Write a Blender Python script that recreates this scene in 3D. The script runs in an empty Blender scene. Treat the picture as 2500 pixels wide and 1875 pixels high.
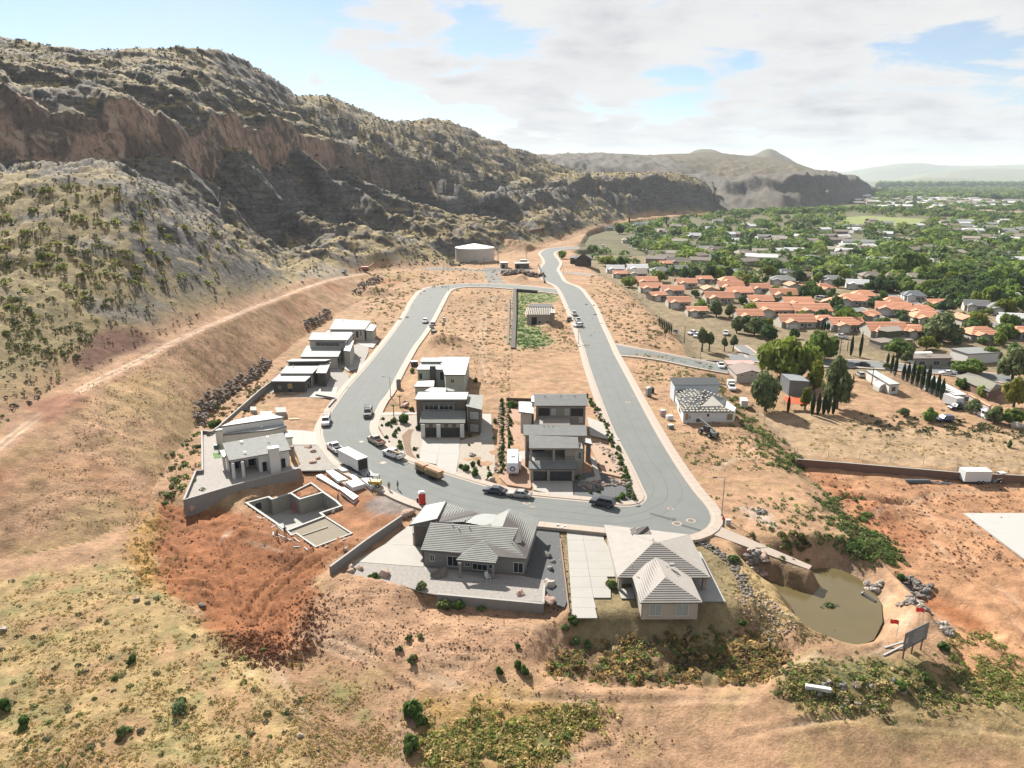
import bpy,math,random
import numpy as np
from mathutils import Vector,Matrix
random.seed(7)
rng=np.random.default_rng(7)
scene=bpy.context.scene
C=scene.collection
R=math.radians
# ------------------------------------------------------------------ camera, world, sun, exposure
CAM_H,PITCH,FPX=58.0,R(16.1),1736.0
cam_data=bpy.data.cameras.new('camera')
cam=bpy.data.objects.new('camera',cam_data)
C.objects.link(cam)
cam.location=(0,0,CAM_H)
cam.rotation_euler=(R(90)-PITCH,0,0)
cam_data.sensor_width=36.0
cam_data.lens=FPX/2500.0*36.0
cam_data.clip_start=1.0
cam_data.clip_end=60000.0
scene.camera=cam
SUN_AZ,SUN_EL=R(-26),R(36)          # azimuth measured from +Y towards +X
sun_vec=Vector((math.sin(SUN_AZ)*math.cos(SUN_EL),math.cos(SUN_AZ)*math.cos(SUN_EL),math.sin(SUN_EL)))
sd=bpy.data.lights.new('sun','SUN')
sd.energy=5.0
sd.angle=R(0.6)
sd.color=(1.0,0.95,0.87)
sun=bpy.data.objects.new('sun',sd)
C.objects.link(sun)
sun.rotation_euler=sun_vec.to_track_quat('Z','Y').to_euler()
sun.location=(0,0,300)
scene.view_settings.view_transform='Standard'
scene.view_settings.look='None'
scene.view_settings.exposure=1.32
scene.view_settings.gamma=1.0
scene.view_settings.use_curve_mapping=False
scene.cycles.max_bounces=5
scene.cycles.diffuse_bounces=3
scene.cycles.glossy_bounces=2
scene.cycles.transmission_bounces=3
scene.cycles.volume_bounces=1
scene.cycles.transparent_max_bounces=8
class NT:
 """small helper for writing node trees"""
 def __init__(self,tree):
  self.t=tree
  self.t.nodes.clear()
 def n(self,kind,_in=None,**kw):
  nd=self.t.nodes.new(kind)
  for k,v in kw.items():
   setattr(nd,k,v)
  if _in:
   for k,v in _in.items():
    s=nd.inputs[k]
    if isinstance(v,bpy.types.NodeSocket):
     self.t.links.new(v,s)
    else:
     s.default_value=v
  return nd
 def math(self,op,a,b=0.0,clamp=False):
  return self.n('ShaderNodeMath',{0:a,1:b},operation=op,use_clamp=clamp).outputs[0]
 def mix(self,f,a,b,mode='MIX'):
  nd=self.n('ShaderNodeMix',data_type='RGBA',blend_type=mode,clamp_factor=True)
  for i,v in((0,f),(6,a),(7,b)):
   if isinstance(v,bpy.types.NodeSocket):
    self.t.links.new(v,nd.inputs[i])
   else:
    nd.inputs[i].default_value=v if i==0 else(tuple(v)+(1,))[:4]
  return nd.outputs[2]
 def noise(self,vec,scale,detail=4,rough=0.55,dist=0.0,dims='3D'):
  nd=self.n('ShaderNodeTexNoise',{'Scale':scale,'Detail':detail,'Roughness':rough,'Distortion':dist},
  noise_dimensions=dims)
  if vec is not None:
   self.t.links.new(vec,nd.inputs['Vector'])
  return nd.outputs[0]
 def ramp(self,f,a,b,lo=0.0,hi=1.0):
  nd=self.n('ShaderNodeMapRange',{0:f,1:a,2:b,3:lo,4:hi},clamp=True)
  return nd.outputs[0]
world=bpy.data.worlds.new('World')
scene.world=world
world.use_nodes=True
w=NT(world.node_tree)
sky=w.n('ShaderNodeTexSky',sky_type='NISHITA',sun_disc=False,sun_elevation=SUN_EL,sun_rotation=SUN_AZ,
altitude=900.0,air_density=1.0,dust_density=0.4,ozone_density=2.2)
tc=w.n('ShaderNodeTexCoord')
sep=w.n('ShaderNodeSeparateXYZ',{0:tc.outputs['Generated']})
dz=w.math('ADD',w.math('MAXIMUM',sep.outputs[2],0.0),0.16)
cu=w.math('DIVIDE',sep.outputs[0],dz)
cv=w.math('DIVIDE',sep.outputs[1],dz)
cvec=w.n('ShaderNodeCombineXYZ',{0:cu,1:cv,2:0.0}).outputs[0]
big=w.noise(cvec,0.55,3,0.5,0.3)
det=w.noise(cvec,1.9,9,0.60,0.35)
bias=w.ramp(cu,-1.3,0.5,-0.10,0.065)            # the cloud bank thickens towards one side of the sky
dens=w.math('ADD',w.math('ADD',w.math('MULTIPLY',big,0.5),w.math('MULTIPLY',det,0.62)),bias)
mask=w.ramp(dens,0.51,0.575)
mask=w.math('MULTIPLY',mask,w.ramp(sep.outputs[2],0.0,0.05))
veil=w.ramp(w.noise(cvec,0.9,6,0.6,0.6),0.38,0.75,0.0,0.45)
mask2=w.math('MAXIMUM',mask,veil)
shade=w.ramp(w.noise(cvec,2.1,7,0.55,0.2),0.38,0.66)
thick=w.ramp(dens,0.56,0.72)
ccol=w.mix(w.math('MULTIPLY',shade,thick),(1.0,1.0,1.0),(0.60,0.62,0.68))
bg1=w.n('ShaderNodeBackground',{0:sky.outputs[0],1:0.05})
bg2=w.n('ShaderNodeBackground',{0:ccol,1:0.34})
mx=w.n('ShaderNodeMixShader',{0:mask2,1:bg1.outputs[0],2:bg2.outputs[0]})
w.n('ShaderNodeOutputWorld',{0:mx.outputs[0]})
# ------------------------------------------------------------------ picture -> place (rays on the terrain)
FR=dict(a=(400,700,500),b=(400,1000,500),c=(800,1150,600),d=(1300,1200,600),e=(950,850,300),
f=(1200,930,400),g=(740,980,500),h=(1050,550,400),i=(1550,850,400),j=(1800,750,700),
k=(1450,450,550),l=(1950,400,550),m=(0,50,800),n=(600,200,800),o=(0,650,700),
p=(1700,1200,800),q=(0,1200,900),r=(700,1500,800),s=(1300,330,1200),t=(1700,620,600),
w=(2100,850,400),D=(0,0,2500),S=(0,0,2212))
def F(fr,x,y):
 """coordinates read off an enlarged crop -> pixels of the 2500 px survey photograph"""
 X0,Y0,W_=FR[fr]
 return X0+x*W_/2212.0,Y0+y*W_/2212.0
CP,SP=math.cos(PITCH),math.sin(PITCH)
def ray(px,py):
 """returns (u, s): x = u*Y, z = CAM_H - s*Y"""
 dx=(px-1250.0)/FPX
 dy=(937.5-py)/FPX
 fy=CP+dy*SP
 return dx/fy,-(-SP+dy*CP)/fy
def atz(fr,x,y,z=0.0):
 u,s=ray(*F(fr,x,y))
 Y=(CAM_H-z)/s
 return Vector((u*Y,Y,z))
def aty(fr,x,y,Y):
 u,s=ray(*F(fr,x,y))
 return Vector((u*Y,Y,CAM_H-s*Y))
# ------------------------------------------------------------------ noise
_perm=np.random.RandomState(11).permutation(4096).astype(np.int32)
_ang=np.random.RandomState(12).rand(4096)*2*np.pi
_gx,_gy=np.cos(_ang).astype(np.float32),np.sin(_ang).astype(np.float32)
def perlin(x,y):
 xi=np.floor(x).astype(np.int64)
 yi=np.floor(y).astype(np.int64)
 xf=(x-xi).astype(np.float32)
 yf=(y-yi).astype(np.float32)
 uu=xf*xf*xf*(xf*(xf*6-15)+10)
 vv=yf*yf*yf*(yf*(yf*6-15)+10)
 def g(i,j,fx,fy):
  h=_perm[(_perm[i&4095]+j)&4095]
  return _gx[h]*fx+_gy[h]*fy
 a=g(xi,yi,xf,yf)
 b=g(xi+1,yi,xf-1,yf)
 c=g(xi,yi+1,xf,yf-1)
 d=g(xi+1,yi+1,xf-1,yf-1)
 return(a+uu*(b-a))*(1-vv)+(c+uu*(d-c))*vv
def fbm(x,y,octv=4,gain=0.5):
 o,amp,fr_=0,1.0,1.0
 for i in range(octv):
  o=o+amp*perlin(x*fr_+i*17.3,y*fr_-i*9.1)
  amp*=gain
  fr_*=2.03
 return o*1.4
def ridged(x,y,octv=4,gain=0.55):
 o,amp,fr_=0,1.0,1.0
 for i in range(octv):
  o=o+amp*(1-2.4*np.abs(perlin(x*fr_+i*31.7,y*fr_+i*5.3)))
  amp*=gain
  fr_*=2.07
 return o
def sstep(a,b,x):
 t=np.clip((x-a)/(b-a),0,1)
 return t*t*(3-2*t)
def sdf(poly,x,y):
 """signed distance (negative inside) from points to a polygon, numpy"""
 P=np.array(poly,dtype=np.float64)
 n=len(P)
 d2=np.full(x.shape,1e18)
 ins=np.zeros(x.shape,bool)
 for i in range(n):
  ax,ay=P[i][:2]
  bx,by=P[(i+1)%n][:2]
  ex,ey=bx-ax,by-ay
  wx,wy=x-ax,y-ay
  t=np.clip((wx*ex+wy*ey)/max(ex*ex+ey*ey,1e-9),0,1)
  d2=np.minimum(d2,(wx-ex*t)**2+(wy-ey*t)**2)
  if ay!=by:
   cond=((ay<=y)&(by>y))|((by<=y)&(ay>y))
   ins^=cond&(x<ax+(y-ay)/(by-ay)*ex)
 d=np.sqrt(d2)
 return np.where(ins,-d,d)
def dline(pts,x,y):
 d2=np.full(x.shape,1e18)
 for(a,b)in zip(pts[:-1],pts[1:]):
  ex,ey=b[0]-a[0],b[1]-a[1]
  wx,wy=x-a[0],y-a[1]
  t=np.clip((wx*ex+wy*ey)/max(ex*ex+ey*ey,1e-9),0,1)
  d2=np.minimum(d2,(wx-ex*t)**2+(wy-ey*t)**2)
 return np.sqrt(d2)
# ------------------------------------------------------------------ mesh helpers
def linkobj(name,data,parent=None,loc=None):
 o=bpy.data.objects.new(name,data)
 C.objects.link(o)
 if parent is not None:
  o.parent=parent
 if loc is not None:
  o.location=loc
 return o
def tag(o,label=None,cat=None,group=None,kind=None):
 if label:o['label']=label
 if cat:o['category']=cat
 if group:o['group']=group
 if kind:o['kind']=kind
 return o
def thing(name,label,cat,loc=(0,0,0),rz=0.0,group=None):
 o=linkobj(name,None,None,loc)
 o.empty_display_size=0.5
 o.rotation_euler=(0,0,rz)
 return tag(o,label,cat,group)
def copy_tree(o,parent=None):
 c=o.copy()
 C.objects.link(c)
 c.parent=parent
 for ch in list(o.children):
  copy_tree(ch,c)
 return c
class MB:
 """collects shapes and links them as ONE mesh object"""
 def __init__(self):
  self.v,self.f,self.m=[],[],[]
 def add(self,vs,fs,mi=0):
  k=len(self.v)
  self.v.extend([tuple(p)for p in vs])
  self.f.extend([tuple(i+k for i in q)for q in fs])
  self.m.extend([mi]*len(fs))
  return self
 def box(self,c,s,rz=0.0,mi=0,tilt=None):
  cx,cy,cz=c
  hx,hy,hz=s[0]/2,s[1]/2,s[2]/2
  M=Matrix.Rotation(rz,3,'Z')
  if tilt is not None:
   M=M@tilt
  vs=[]
  for dz_ in(-hz,hz):
   for dx_,dy_ in((-hx,-hy),(hx,-hy),(hx,hy),(-hx,hy)):
    p=M@Vector((dx_,dy_,dz_))
    vs.append((cx+p.x,cy+p.y,cz+p.z))
  return self.add(vs,[(0,3,2,1),(4,5,6,7),(0,1,5,4),(1,2,6,5),(2,3,7,6),(3,0,4,7)],mi)
 def prism(self,poly,z0,z1,mi=0):
  """poly: list of xy (or xyz) ; z0/z1 float or per-vertex list"""
  n=len(poly)
  area=sum(poly[i][0]*poly[(i+1)%n][1]-poly[(i+1)%n][0]*poly[i][1]for i in range(n))
  idx=list(range(n))
  if area<0:
   idx.reverse()
  zz0=[z0]*n if not isinstance(z0,(list,tuple))else z0
  zz1=[z1]*n if not isinstance(z1,(list,tuple))else z1
  vs=[(poly[i][0],poly[i][1],zz0[i])for i in idx]+[(poly[i][0],poly[i][1],zz1[i])for i in idx]
  fs=[tuple(reversed(range(n))),tuple(range(n,2*n))]
  for i in range(n):
   j=(i+1)%n
   fs.append((i,j,n+j,n+i))
  return self.add(vs,fs,mi)
 def slab(self,poly3,t,mi=0):
  """polygon in space given thickness t downward"""
  n=len(poly3)
  P=[Vector(p)for p in poly3]
  nz=Vector((0,0,0))
  for i in range(n):
   nz+=P[i].cross(P[(i+1)%n])
  if nz.z<0:
   P.reverse()
  vs=[(p.x,p.y,p.z-t)for p in P]+[tuple(p)for p in P]
  fs=[tuple(reversed(range(n))),tuple(range(n,2*n))]
  for i in range(n):
   j=(i+1)%n
   fs.append((i,j,n+j,n+i))
  return self.add(vs,fs,mi)
 def tube(self,p0,p1,r0,r1=None,n=8,mi=0,cap=True):
  p0,p1=Vector(p0),Vector(p1)
  r1=r0 if r1 is None else r1
  d=(p1-p0)
  if d.length<1e-6:
   return self
  q=d.normalized()
  a=q.orthogonal().normalized()
  b=q.cross(a)
  vs=[]
  for p,r in((p0,r0),(p1,r1)):
   for i in range(n):
    t=2*math.pi*i/n
    vs.append(p+a*(r*math.cos(t))+b*(r*math.sin(t)))
  fs=[(i,(i+1)%n,n+(i+1)%n,n+i)for i in range(n)]
  if cap:
   fs+=[tuple(reversed(range(n))),tuple(range(n,2*n))]
  return self.add(vs,fs,mi)
 def loft(self,rings,mi=0,cap=True):
  n=len(rings[0])
  vs=[p for r in rings for p in r]
  fs=[]
  for k in range(len(rings)-1):
   for i in range(n):
    j=(i+1)%n
    fs.append((k*n+i,k*n+j,(k+1)*n+j,(k+1)*n+i))
  if cap:
   fs+=[tuple(reversed(range(n))),tuple(range((len(rings)-1)*n,len(rings)*n))]
  return self.add(vs,fs,mi)
 def mesh(self,name,mats,off=(0,0,0),smooth=False):
  me=bpy.data.meshes.new(name)
  ox,oy,oz=off
  me.from_pydata([(x-ox,y-oy,z-oz)for x,y,z in self.v],[],self.f)
  if not isinstance(mats,(list,tuple)):
   mats=[mats]
  for m_ in mats:
   me.materials.append(m_)
  if len(mats)>1:
   me.polygons.foreach_set('material_index',self.m)
  if smooth:
   me.polygons.foreach_set('use_smooth',[True]*len(me.polygons))
  me.update()
  return me
 def build(self,name,mats,parent=None,world=True,smooth=False):
  """world=True: vertices are world coordinates, parent unrotated"""
  off=(0,0,0)
  if world and parent is not None:
   o=parent
   ox=Vector((0,0,0))
   while o is not None:
    ox+=Vector(o.location)
    o=o.parent
   off=tuple(ox)
  return linkobj(name,self.mesh(name,mats,off,smooth),parent)
# ------------------------------------------------------------------ materials
MATS={}
def mat(name,col,rough=0.8,metal=0.0,var=0.12,scale=0.6,bump=0.0,bscale=6.0,spec=0.5,stain=0.0,coat=0.0):
 if name in MATS:
  return MATS[name]
 col=tuple(c*(0.78 if max(col)<0.5 else 0.88)for c in col)
 m=bpy.data.materials.new(name)
 m.use_nodes=True
 t=NT(m.node_tree)
 geo=t.n('ShaderNodeNewGeometry')
 pos=geo.outputs['Position']
 n1=t.noise(pos,scale,5,0.6)
 n2=t.noise(pos,scale*9,3,0.6)
 f=t.math('ADD',t.math('MULTIPLY',n1,0.6),t.math('MULTIPLY',n2,0.4))
 k=t.ramp(f,0.3,0.7,1-var,1+var)
 base=t.mix(1.0,col,t.n('ShaderNodeCombineColor',{0:k,1:k,2:k}).outputs[0],'MULTIPLY')
 if stain>0:
  s_=t.ramp(t.noise(pos,scale*0.35,6,0.65,0.5),0.5,0.72,0,stain)
  base=t.mix(s_,base,tuple(c*0.55 for c in col))
 ins={'Base Color':base,'Roughness':rough,'Metallic':metal}
 if coat:
  ins['Coat Weight']=coat
 b=t.n('ShaderNodeBsdfPrincipled',ins)
 b.inputs['Specular IOR Level'].default_value=spec
 if bump>0:
  bp=t.n('ShaderNodeBump',{'Strength':bump,'Distance':0.05,'Height':t.noise(pos,bscale,4,0.6)})
  t.t.links.new(bp.outputs[0],b.inputs['Normal'])
 t.n('ShaderNodeOutputMaterial',{0:b.outputs[0]})
 MATS[name]=m
 return m
# ------------------------------------------------------------------ terrain height field
NC,NR=1000,900
U=np.linspace(-1.12,1.12,NC)
_yy=np.exp(np.linspace(math.log(34),math.log(14500),60000))
_den=1.0/_yy*0.85+42.0/_yy**2+np.where((_yy>80)&(_yy<700),0.0012,0)+np.where((_yy>340)&(_yy<760),0.0016,0)+0.9/_yy*((_yy>1200)&(_yy<3600))*0.5
_cdf=np.concatenate([[0],np.cumsum(_den[:-1]*np.diff(_yy))])
YR=np.interp(np.linspace(0,_cdf[-1],NR),_cdf,_yy)
GU,GY=np.meshgrid(U,YR)            # rows = distance, columns = direction
GX=GU*GY
def line_uyz(pts,mode='y'):
 """pts: (display px, py, Y) -> arrays u, Y, z sorted by u"""
 out=[]
 for p in pts:
  u,s=ray(*F('D',p[0],p[1]))
  Y=CAM_H/s if len(p)<3 else p[2]
  out.append((u,Y,CAM_H-s*Y))
 out.sort()
 a=np.array(out)
 return a
def resample(pts):
 a=line_uyz(pts)
 us=np.linspace(U[0],U[-1],1400)
 Y=np.interp(us,a[:,0],a[:,1])
 Z=np.interp(us,a[:,0],a[:,2])
 k=np.hanning(25);k/=k.sum()
 Yp=np.convolve(np.pad(Y,12,'edge'),k,'valid')
 Zp=np.convolve(np.pad(Z,12,'edge'),k,'valid')
 return np.interp(U,us,Yp),np.interp(U,us,Zp)
def profile(lines,tail):
 """stack feature lines (each (Y[u], z[u])) into a height field on the grid"""
 Ys=np.array([l[0]for l in lines])
 Zs=np.array([l[1]for l in lines])
 for k in range(1,len(Ys)):
  Ys[k]=np.maximum(Ys[k],Ys[k-1]+1.5)
 H=np.empty_like(GY)
 for c in range(NC):
  H[:,c]=np.interp(YR,Ys[:,c],Zs[:,c])
 return H,Ys,Zs
footp=[(-700,1400),(-400,1330),(0,1262),(200,1240),(290,1195),(345,1090),(430,940),(580,800),(700,700),
(800,645),(900,603),(1000,585),(1100,562),(1180,533),(1250,508),(1300,492),(1400,470),(1570,458)]
N0=resample(footp)
bench=[(-700,1330,96),(-400,1180,106),(0,985,124),(100,905,140),(200,840,157),(300,790,175),(400,735,198),
(500,690,230),(600,650,280),(720,605,362),(830,587,442),(1000,578,482),(1180,529,650),(1300,489,900),
(1400,467,1200),(1570,456.5,1380)]
N1=resample(bench)
N2=(N1[0]+7.5,N1[1]+0.1)
N3=(N2[0]+6,N2[1]+1.2)
N4=resample([(-500,395,240),(0,395,265),(120,392,268),(250,393,275),(330,430,285),(420,500,290),(520,560,300),
(620,588,345),(720,560,410),(830,545,470),(1000,530,560),(1100,515,640),(1180,500,720),
(1300,472,980),(1420,458,1250),(1570,456,1392)])
N5=resample([(-500,392,300),(0,387,318),(250,380,338),(330,400,368),(420,442,398),(520,502,440),(620,548,500),
(720,505,570),(830,490,640),(1000,486,760),(1100,478,790),(1180,470,880),(1300,452,1080),
(1420,448,1280),(1570,455.5,1396)])
N6=resample([(-500,375,345),(0,372,362),(200,366,385),(400,368,450),(560,375,560),(700,392,660),(800,405,730),
(900,432,800),(1000,450,870),(1100,460,960),(1180,452,1040),(1300,432,1180),(1420,428,1320),
(1516,440,1390),(1570,455,1400)])
N7p=[(-500,190),(0,205),(120,245),(250,262),(400,272),(450,285),(600,292),(700,318),(800,342),(900,372),(1000,402),
(1100,425),(1180,412),(1300,396),(1420,392),(1516,408),(1570,453)]
_n7u=np.array([ray(*F('D',a,b))[0]for a,b in N7p])
_n7s=np.array([ray(*F('D',a,b))[1]for a,b in N7p])
N7Y=N6[0]+13
N7=(N7Y,CAM_H-np.interp(U,_n7u,_n7s)*N7Y)
N9=resample([(-500,60,600),(0,92,600),(60,98,600),(100,106,600),(160,111,615),(200,113,625),(250,107,640),(290,103,645),(330,103,650),
(400,107,680),(470,110,710),(530,130,760),(580,160,800),(620,200,840),(650,211,880),(720,214,930),
(790,245,990),(850,261,1040),(900,261,1080),(960,262,1130),(990,268,1160),(1030,289,1190),
(1080,311,1230),(1130,328,1290),(1160,340,1320),(1200,358,1330),(1260,375,1345),(1300,377,1360),
(1420,374,1420),(1460,374,1440),(1516,392,1450),(1545,420,1460),(1570,450,1465)])
N8=((N7[0]*0.45+N9[0]*0.55),(N7[1]*0.5+N9[1]*0.5)-2)
N10=(N9[0]+260,N9[1]-25)
N11=(N9[0]+900,N9[1]-110)
N0z=-0.5-2.0*(1-sstep(-0.45,-0.3,U))
HN,NYs,NZs=profile([(N0[0],N0z),N1,N2,N3,N4,N5,N6,N7,N8,N9,N10,N11],0)
_uend=ray(*F('D',1575,457))[0]
fade_n=1-sstep(_uend-0.03,_uend,GU)
HN=HN*fade_n-80*(1-fade_n)
HN[GY<N0[0][None,:]]=-99
M0=resample([(900,460,1560),(1300,457,1560),(1500,455,1500),(1570,453),(1700,451),(1800,441),(1860,429),(1890,419),(1925,412)])
M1=resample([(900,400,2100),(1200,380,2000),(1300,381,2050),(1420,379,2100),(1480,388,2100),(1560,425,1660),(1700,425,1650),
(1800,415,2000),(1850,414,2350),(1890,415,2800),(1925,411.5,3600)])
M2=resample([(900,380,2200),(1200,354,2120),(1300,352,2160),(1420,360,2200),(1480,372,2200),(1560,399,1700),(1700,397,1690),
(1800,388,2040),(1850,393,2390),(1875,405,2700),(1890,412,2840),(1925,411.2,3650)])
M3=resample([(900,360,2700),(1200,342,2600),(1300,340,2700),(1420,344,2700),(1480,360,2600),(1560,384,2300),(1700,378,2400),
(1800,384,2700),(1850,391,2800),(1890,411,3000),(1925,411,3700)])
M4=resample([(900,345,3200),(1160,337,3200),(1230,334,3200),(1330,332,3200),(1400,336,3200),(1490,331,3200),(1545,329,3200),
(1600,336,3300),(1640,338,3300),(1700,346,3300),(1740,360,3300),(1770,371,3300),(1800,381,3300),
(1850,390,3300),(1890,410.5,3400),(1925,410.5,3800)])
M5=(M4[0]+700,M4[1]-60)
M6=resample([(900,350,5200),(1470,350,5200),(1484,335,5200),(1496,322,5200),(1550,322,5200),(1562,336,5200),(1600,338,5200),
(1630,336,5200),(1642,331,5200),(1656,316,5200),(1666,316,5200),(1680,331,5200),(1700,337,5200),(1720,352,5200),(1760,372,5200),(1800,395,5200),
(1900,402,5200)])
M7=(M6[0]+900,M6[1]*0-4)
HM,MYs,MZs=profile([(M0[0],M0[1]*0-4),M1,M2,M3,M4,M5,M6,M7],0)
_um0=ray(*F('D',1130,440))[0]
_um1=ray(*F('D',1925,412))[0]
fade_m=sstep(_um0-0.1,_um0,GU)*(1-sstep(_um1-0.01,_um1,GU))
HM=HM*fade_m-80*(1-fade_m)
HM[GY<M0[0][None,:]]=-99
def far_ridge(pts,Y,wf,wb):
 a=line_uyz([(p[0],p[1],Y)for p in pts])
 z=np.interp(U,a[:,0],a[:,2],left=a[0,2],right=a[-1,2])
 d=GY-Y
 k=np.where(d<0,1-sstep(0,wf,-d),1-sstep(0,wb,d))
 return(z[None,:]+6)*k-6
HF1=far_ridge([(1500,398),(1880,392),(1945,387.5),(2000,377),(2055,370),(2099,367),(2212,368),(2500,372)],8200,1900,1500)
HF2=far_ridge([(1300,385),(1800,377),(1831,373),(1879,363),(1923,356.5),(1956,354),(1990,355),(2022,358),(2099,360.5),
(2212,357),(2500,352)],12000,1800,1500)
HF3=far_ridge([(1300,398),(1900,394),(1990,384.5),(2060,384),(2150,391),(2300,393),(2500,388)],5600,900,700)
# ---- developed ground
edge_px=[(1600,512),(1500,530),(1440,560),(1405,612),(1450,656),(1524.6,698.6),(1604,768),(1661,823),(1685.6,877),(1752.5,935),
(1803,991),(1857,1045),(1939,1121),(2021.5,1209),(2170,1352),(2278,1446),(2369,1515),(2500,1627),(2560,1700)]
def wz(px,py,z=0.0):
 u,s=ray(px,py)
 Y=(CAM_H-z)/s
 return(u*Y,Y)
edge_w=[wz(px,py)for px,py in edge_px]
valley_poly=edge_w+[(edge_w[-1][0]+30,20),(17000,20),(17000,16000),(edge_w[0][0]/edge_w[0][1]*16000,16000)]
def PZ(fr,pts,z=0.0):
 return[tuple(atz(fr,x,y,z)[:2])for x,y in pts]
near=GY<700
H=np.zeros_like(GY)
X_,Y_=GX[near],GY[near]
h=-3.2*(1-sstep(58,96,Y_))
h+=0.5*fbm(X_/22,Y_/22,3)*(1-sstep(85,100,Y_))
dv=sdf(valley_poly,X_,Y_)
h=h+(-4.0-h)*sstep(6.0,-7.0,dv)*sstep(62,95,Y_)
def pad(poly,z,blend,inner=0.0):
 global h
 d=sdf(poly,X_,Y_)
 k=1-sstep(-inner,blend,d)
 h=h+(z-h)*k
 return d
mound=PZ('q',[(-400,560),(0,560),(300,490),(520,470),(750,440),(900,560),(1000,620),(1220,740),(1350,900),(1560,1010),
(1700,1250),(1850,1750),(-400,1750)],-1)
pad(mound,-0.4,7,1)
h+=np.where(sdf(mound,X_,Y_)<0,0.35*fbm(X_/9,Y_/9,4),0)
cutp=PZ('q',[(960,80),(1400,130),(1700,260),(1950,330),(2212,380),(1960,450),(1850,600),(1900,640),(1850,850),(1760,980),(1600,1010),
(1400,950),(1290,880),(1210,730),(1000,610),(920,420),(940,220)],-1.6)
pad(cutp,-1.7,5,2)
spoil=PZ('q',[(1330,880),(1550,880),(1600,980),(1760,960),(1830,760),(1860,640),(1920,640),(1900,780),(1820,960),(1650,1040),(1400,960)],-1.5)
pad(spoil,-0.7,2.5,0)
found_pad=PZ('b',[(850,1150),(1500,700),(1800,640),(2200,900),(2600,1180),(2212,1420),(1850,1620),(1300,1500),(900,1300)],-0.7)
pad(found_pad,-0.7,4,0)
yard_w=PZ('b',[(430,215),(560,140),(760,-20),(1300,160),(1330,260),(1400,420),(1480,640),(215,980),(345,660),(410,650)],1.2)
pad(yard_w,1.2,0.6,0.2)
lowf=PZ('c',[(930,1150),(1945,1215),(2010,1290),(1400,1320),(900,1230)],-1.6)
pad(lowf,-1.75,4.5,0)
yard_g=PZ('c',[(700,420),(1900,470),(2150,560),(2100,1200),(1940,1170),(1000,1110),(880,1090),(700,1040),(30,900)],-0.6)
pad(yard_g,-0.6,0.5,0.0)
yard_b=PZ('d',[(250,330),(1400,360),(1560,440),(1760,640),(1890,900),(1870,1060),(1700,1300),(400,1260),(330,1080)],-0.6)
pad(yard_b,-0.6,2.0,0)
ditch=PZ('d',[(300,1420),(900,1390),(1500,1350),(2000,1330),(2250,1500),(2100,1700),(1500,1720),(600,1700),(200,1600)],-3.4)
pad(ditch,-3.4,4.5,0)
basin=PZ('p',[(380,500),(640,540),(830,500),(960,510),(1120,590),(1220,720),(1225,870),(1150,985),(1000,1010),(850,965),(740,870),
(660,740),(530,650)],-3.6)
_bd=pad(basin,-4.3,4.5,0.0)
for _k in range(6):
 f0_,f1_=_k/6,(_k+1)/6
 pad(PZ('p',[(60+700*f0_,275+255*f0_),(150+630*f0_,235+270*f0_),(150+630*f1_,235+270*f1_),(60+700*f1_,275+255*f1_)],-.6),-0.13-1.3*f0_,2.2,.3)
WATER_Z=-3.75
redlot=PZ('j',[(455,1240),(520,1250),(1700,1310),(2212,1330),(3200,1380),(3200,3000),(1900,3000),(900,1700),(700,1450)],-4.8)
pad(redlot,-4.8,2.2,0.0)
gully2=PZ('p',[(1380,640),(1560,700),(1860,820),(2000,980),(1900,1000),(1700,860),(1500,760)],-5.6)
pad(gully2,-5.8,2.0,0)
berm=PZ('p',[(640,1200),(1000,1210),(1250,1180),(1480,1080),(1520,1160),(1420,1260),(900,1290),(600,1260)],-1.2)
pad(berm,-1.1,3,0)
for fr,x,y,r,hh in(('c',640,320,3.4,1.0),('c',480,260,4.0,0.7),('g',850,1020,4,0.5),('h',1450,720,13,5.0),('h',1250,620,10,2.5),
('h',1100,330,22,8.0),('j',1060,1410,4.5,1.9),('j',830,1370,2.5,0.7),('i',300,770,2.2,1.0),('h',200,1600,8,2.2),('n',850,1430,12,4.0),
('h',1560,1400,6,1.4),('h',1700,1380,5,1.1),('D',945,745,8,1.6),('c',480,410,1.8,0.5),('D',1450,712,6,1.0)):
 p=atz(fr,x,y,0)
 d=np.hypot((X_-p.x)*0.8,(Y_-p.y))/r
 h+=hh*np.exp(-d*d*1.6)*(1+0.3*fbm(X_/2.5,Y_/2.5,3))
for fr,pts,wd,dp in(('j',[(840,1460),(1000,1495),(1300,1500)],1.1,-1.5),('j',[(770,1375),(880,1380)],1.4,-1.0),
('j',[(1480,1470),(1530,1540)],1.2,-0.6),('p',[(1900,560),(2080,640)],1.5,-0.8)):
 L=PZ(fr,pts,-4.8)
 h+=dp*np.exp(-(dline(L,X_,Y_)/wd)**2)
H[near]=h
H[~near]=np.where(sdf(valley_poly,GX[~near],GY[~near])<0,-4.0,-0.5)
_far=GY>1200
H[_far]=np.where(GU[_far]>0.1,-4.0,H[_far])
hill_n=HN>H+0.02
hill_m=(HM>H+0.02)&~((HN>HM)&hill_n)
Hb=np.maximum(np.maximum(H,HN),HM)
hill_f=(np.maximum(np.maximum(HF1,HF2),HF3)>Hb+0.5)
Hb=np.maximum(Hb,np.maximum(np.maximum(HF1,HF2),HF3))
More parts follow.
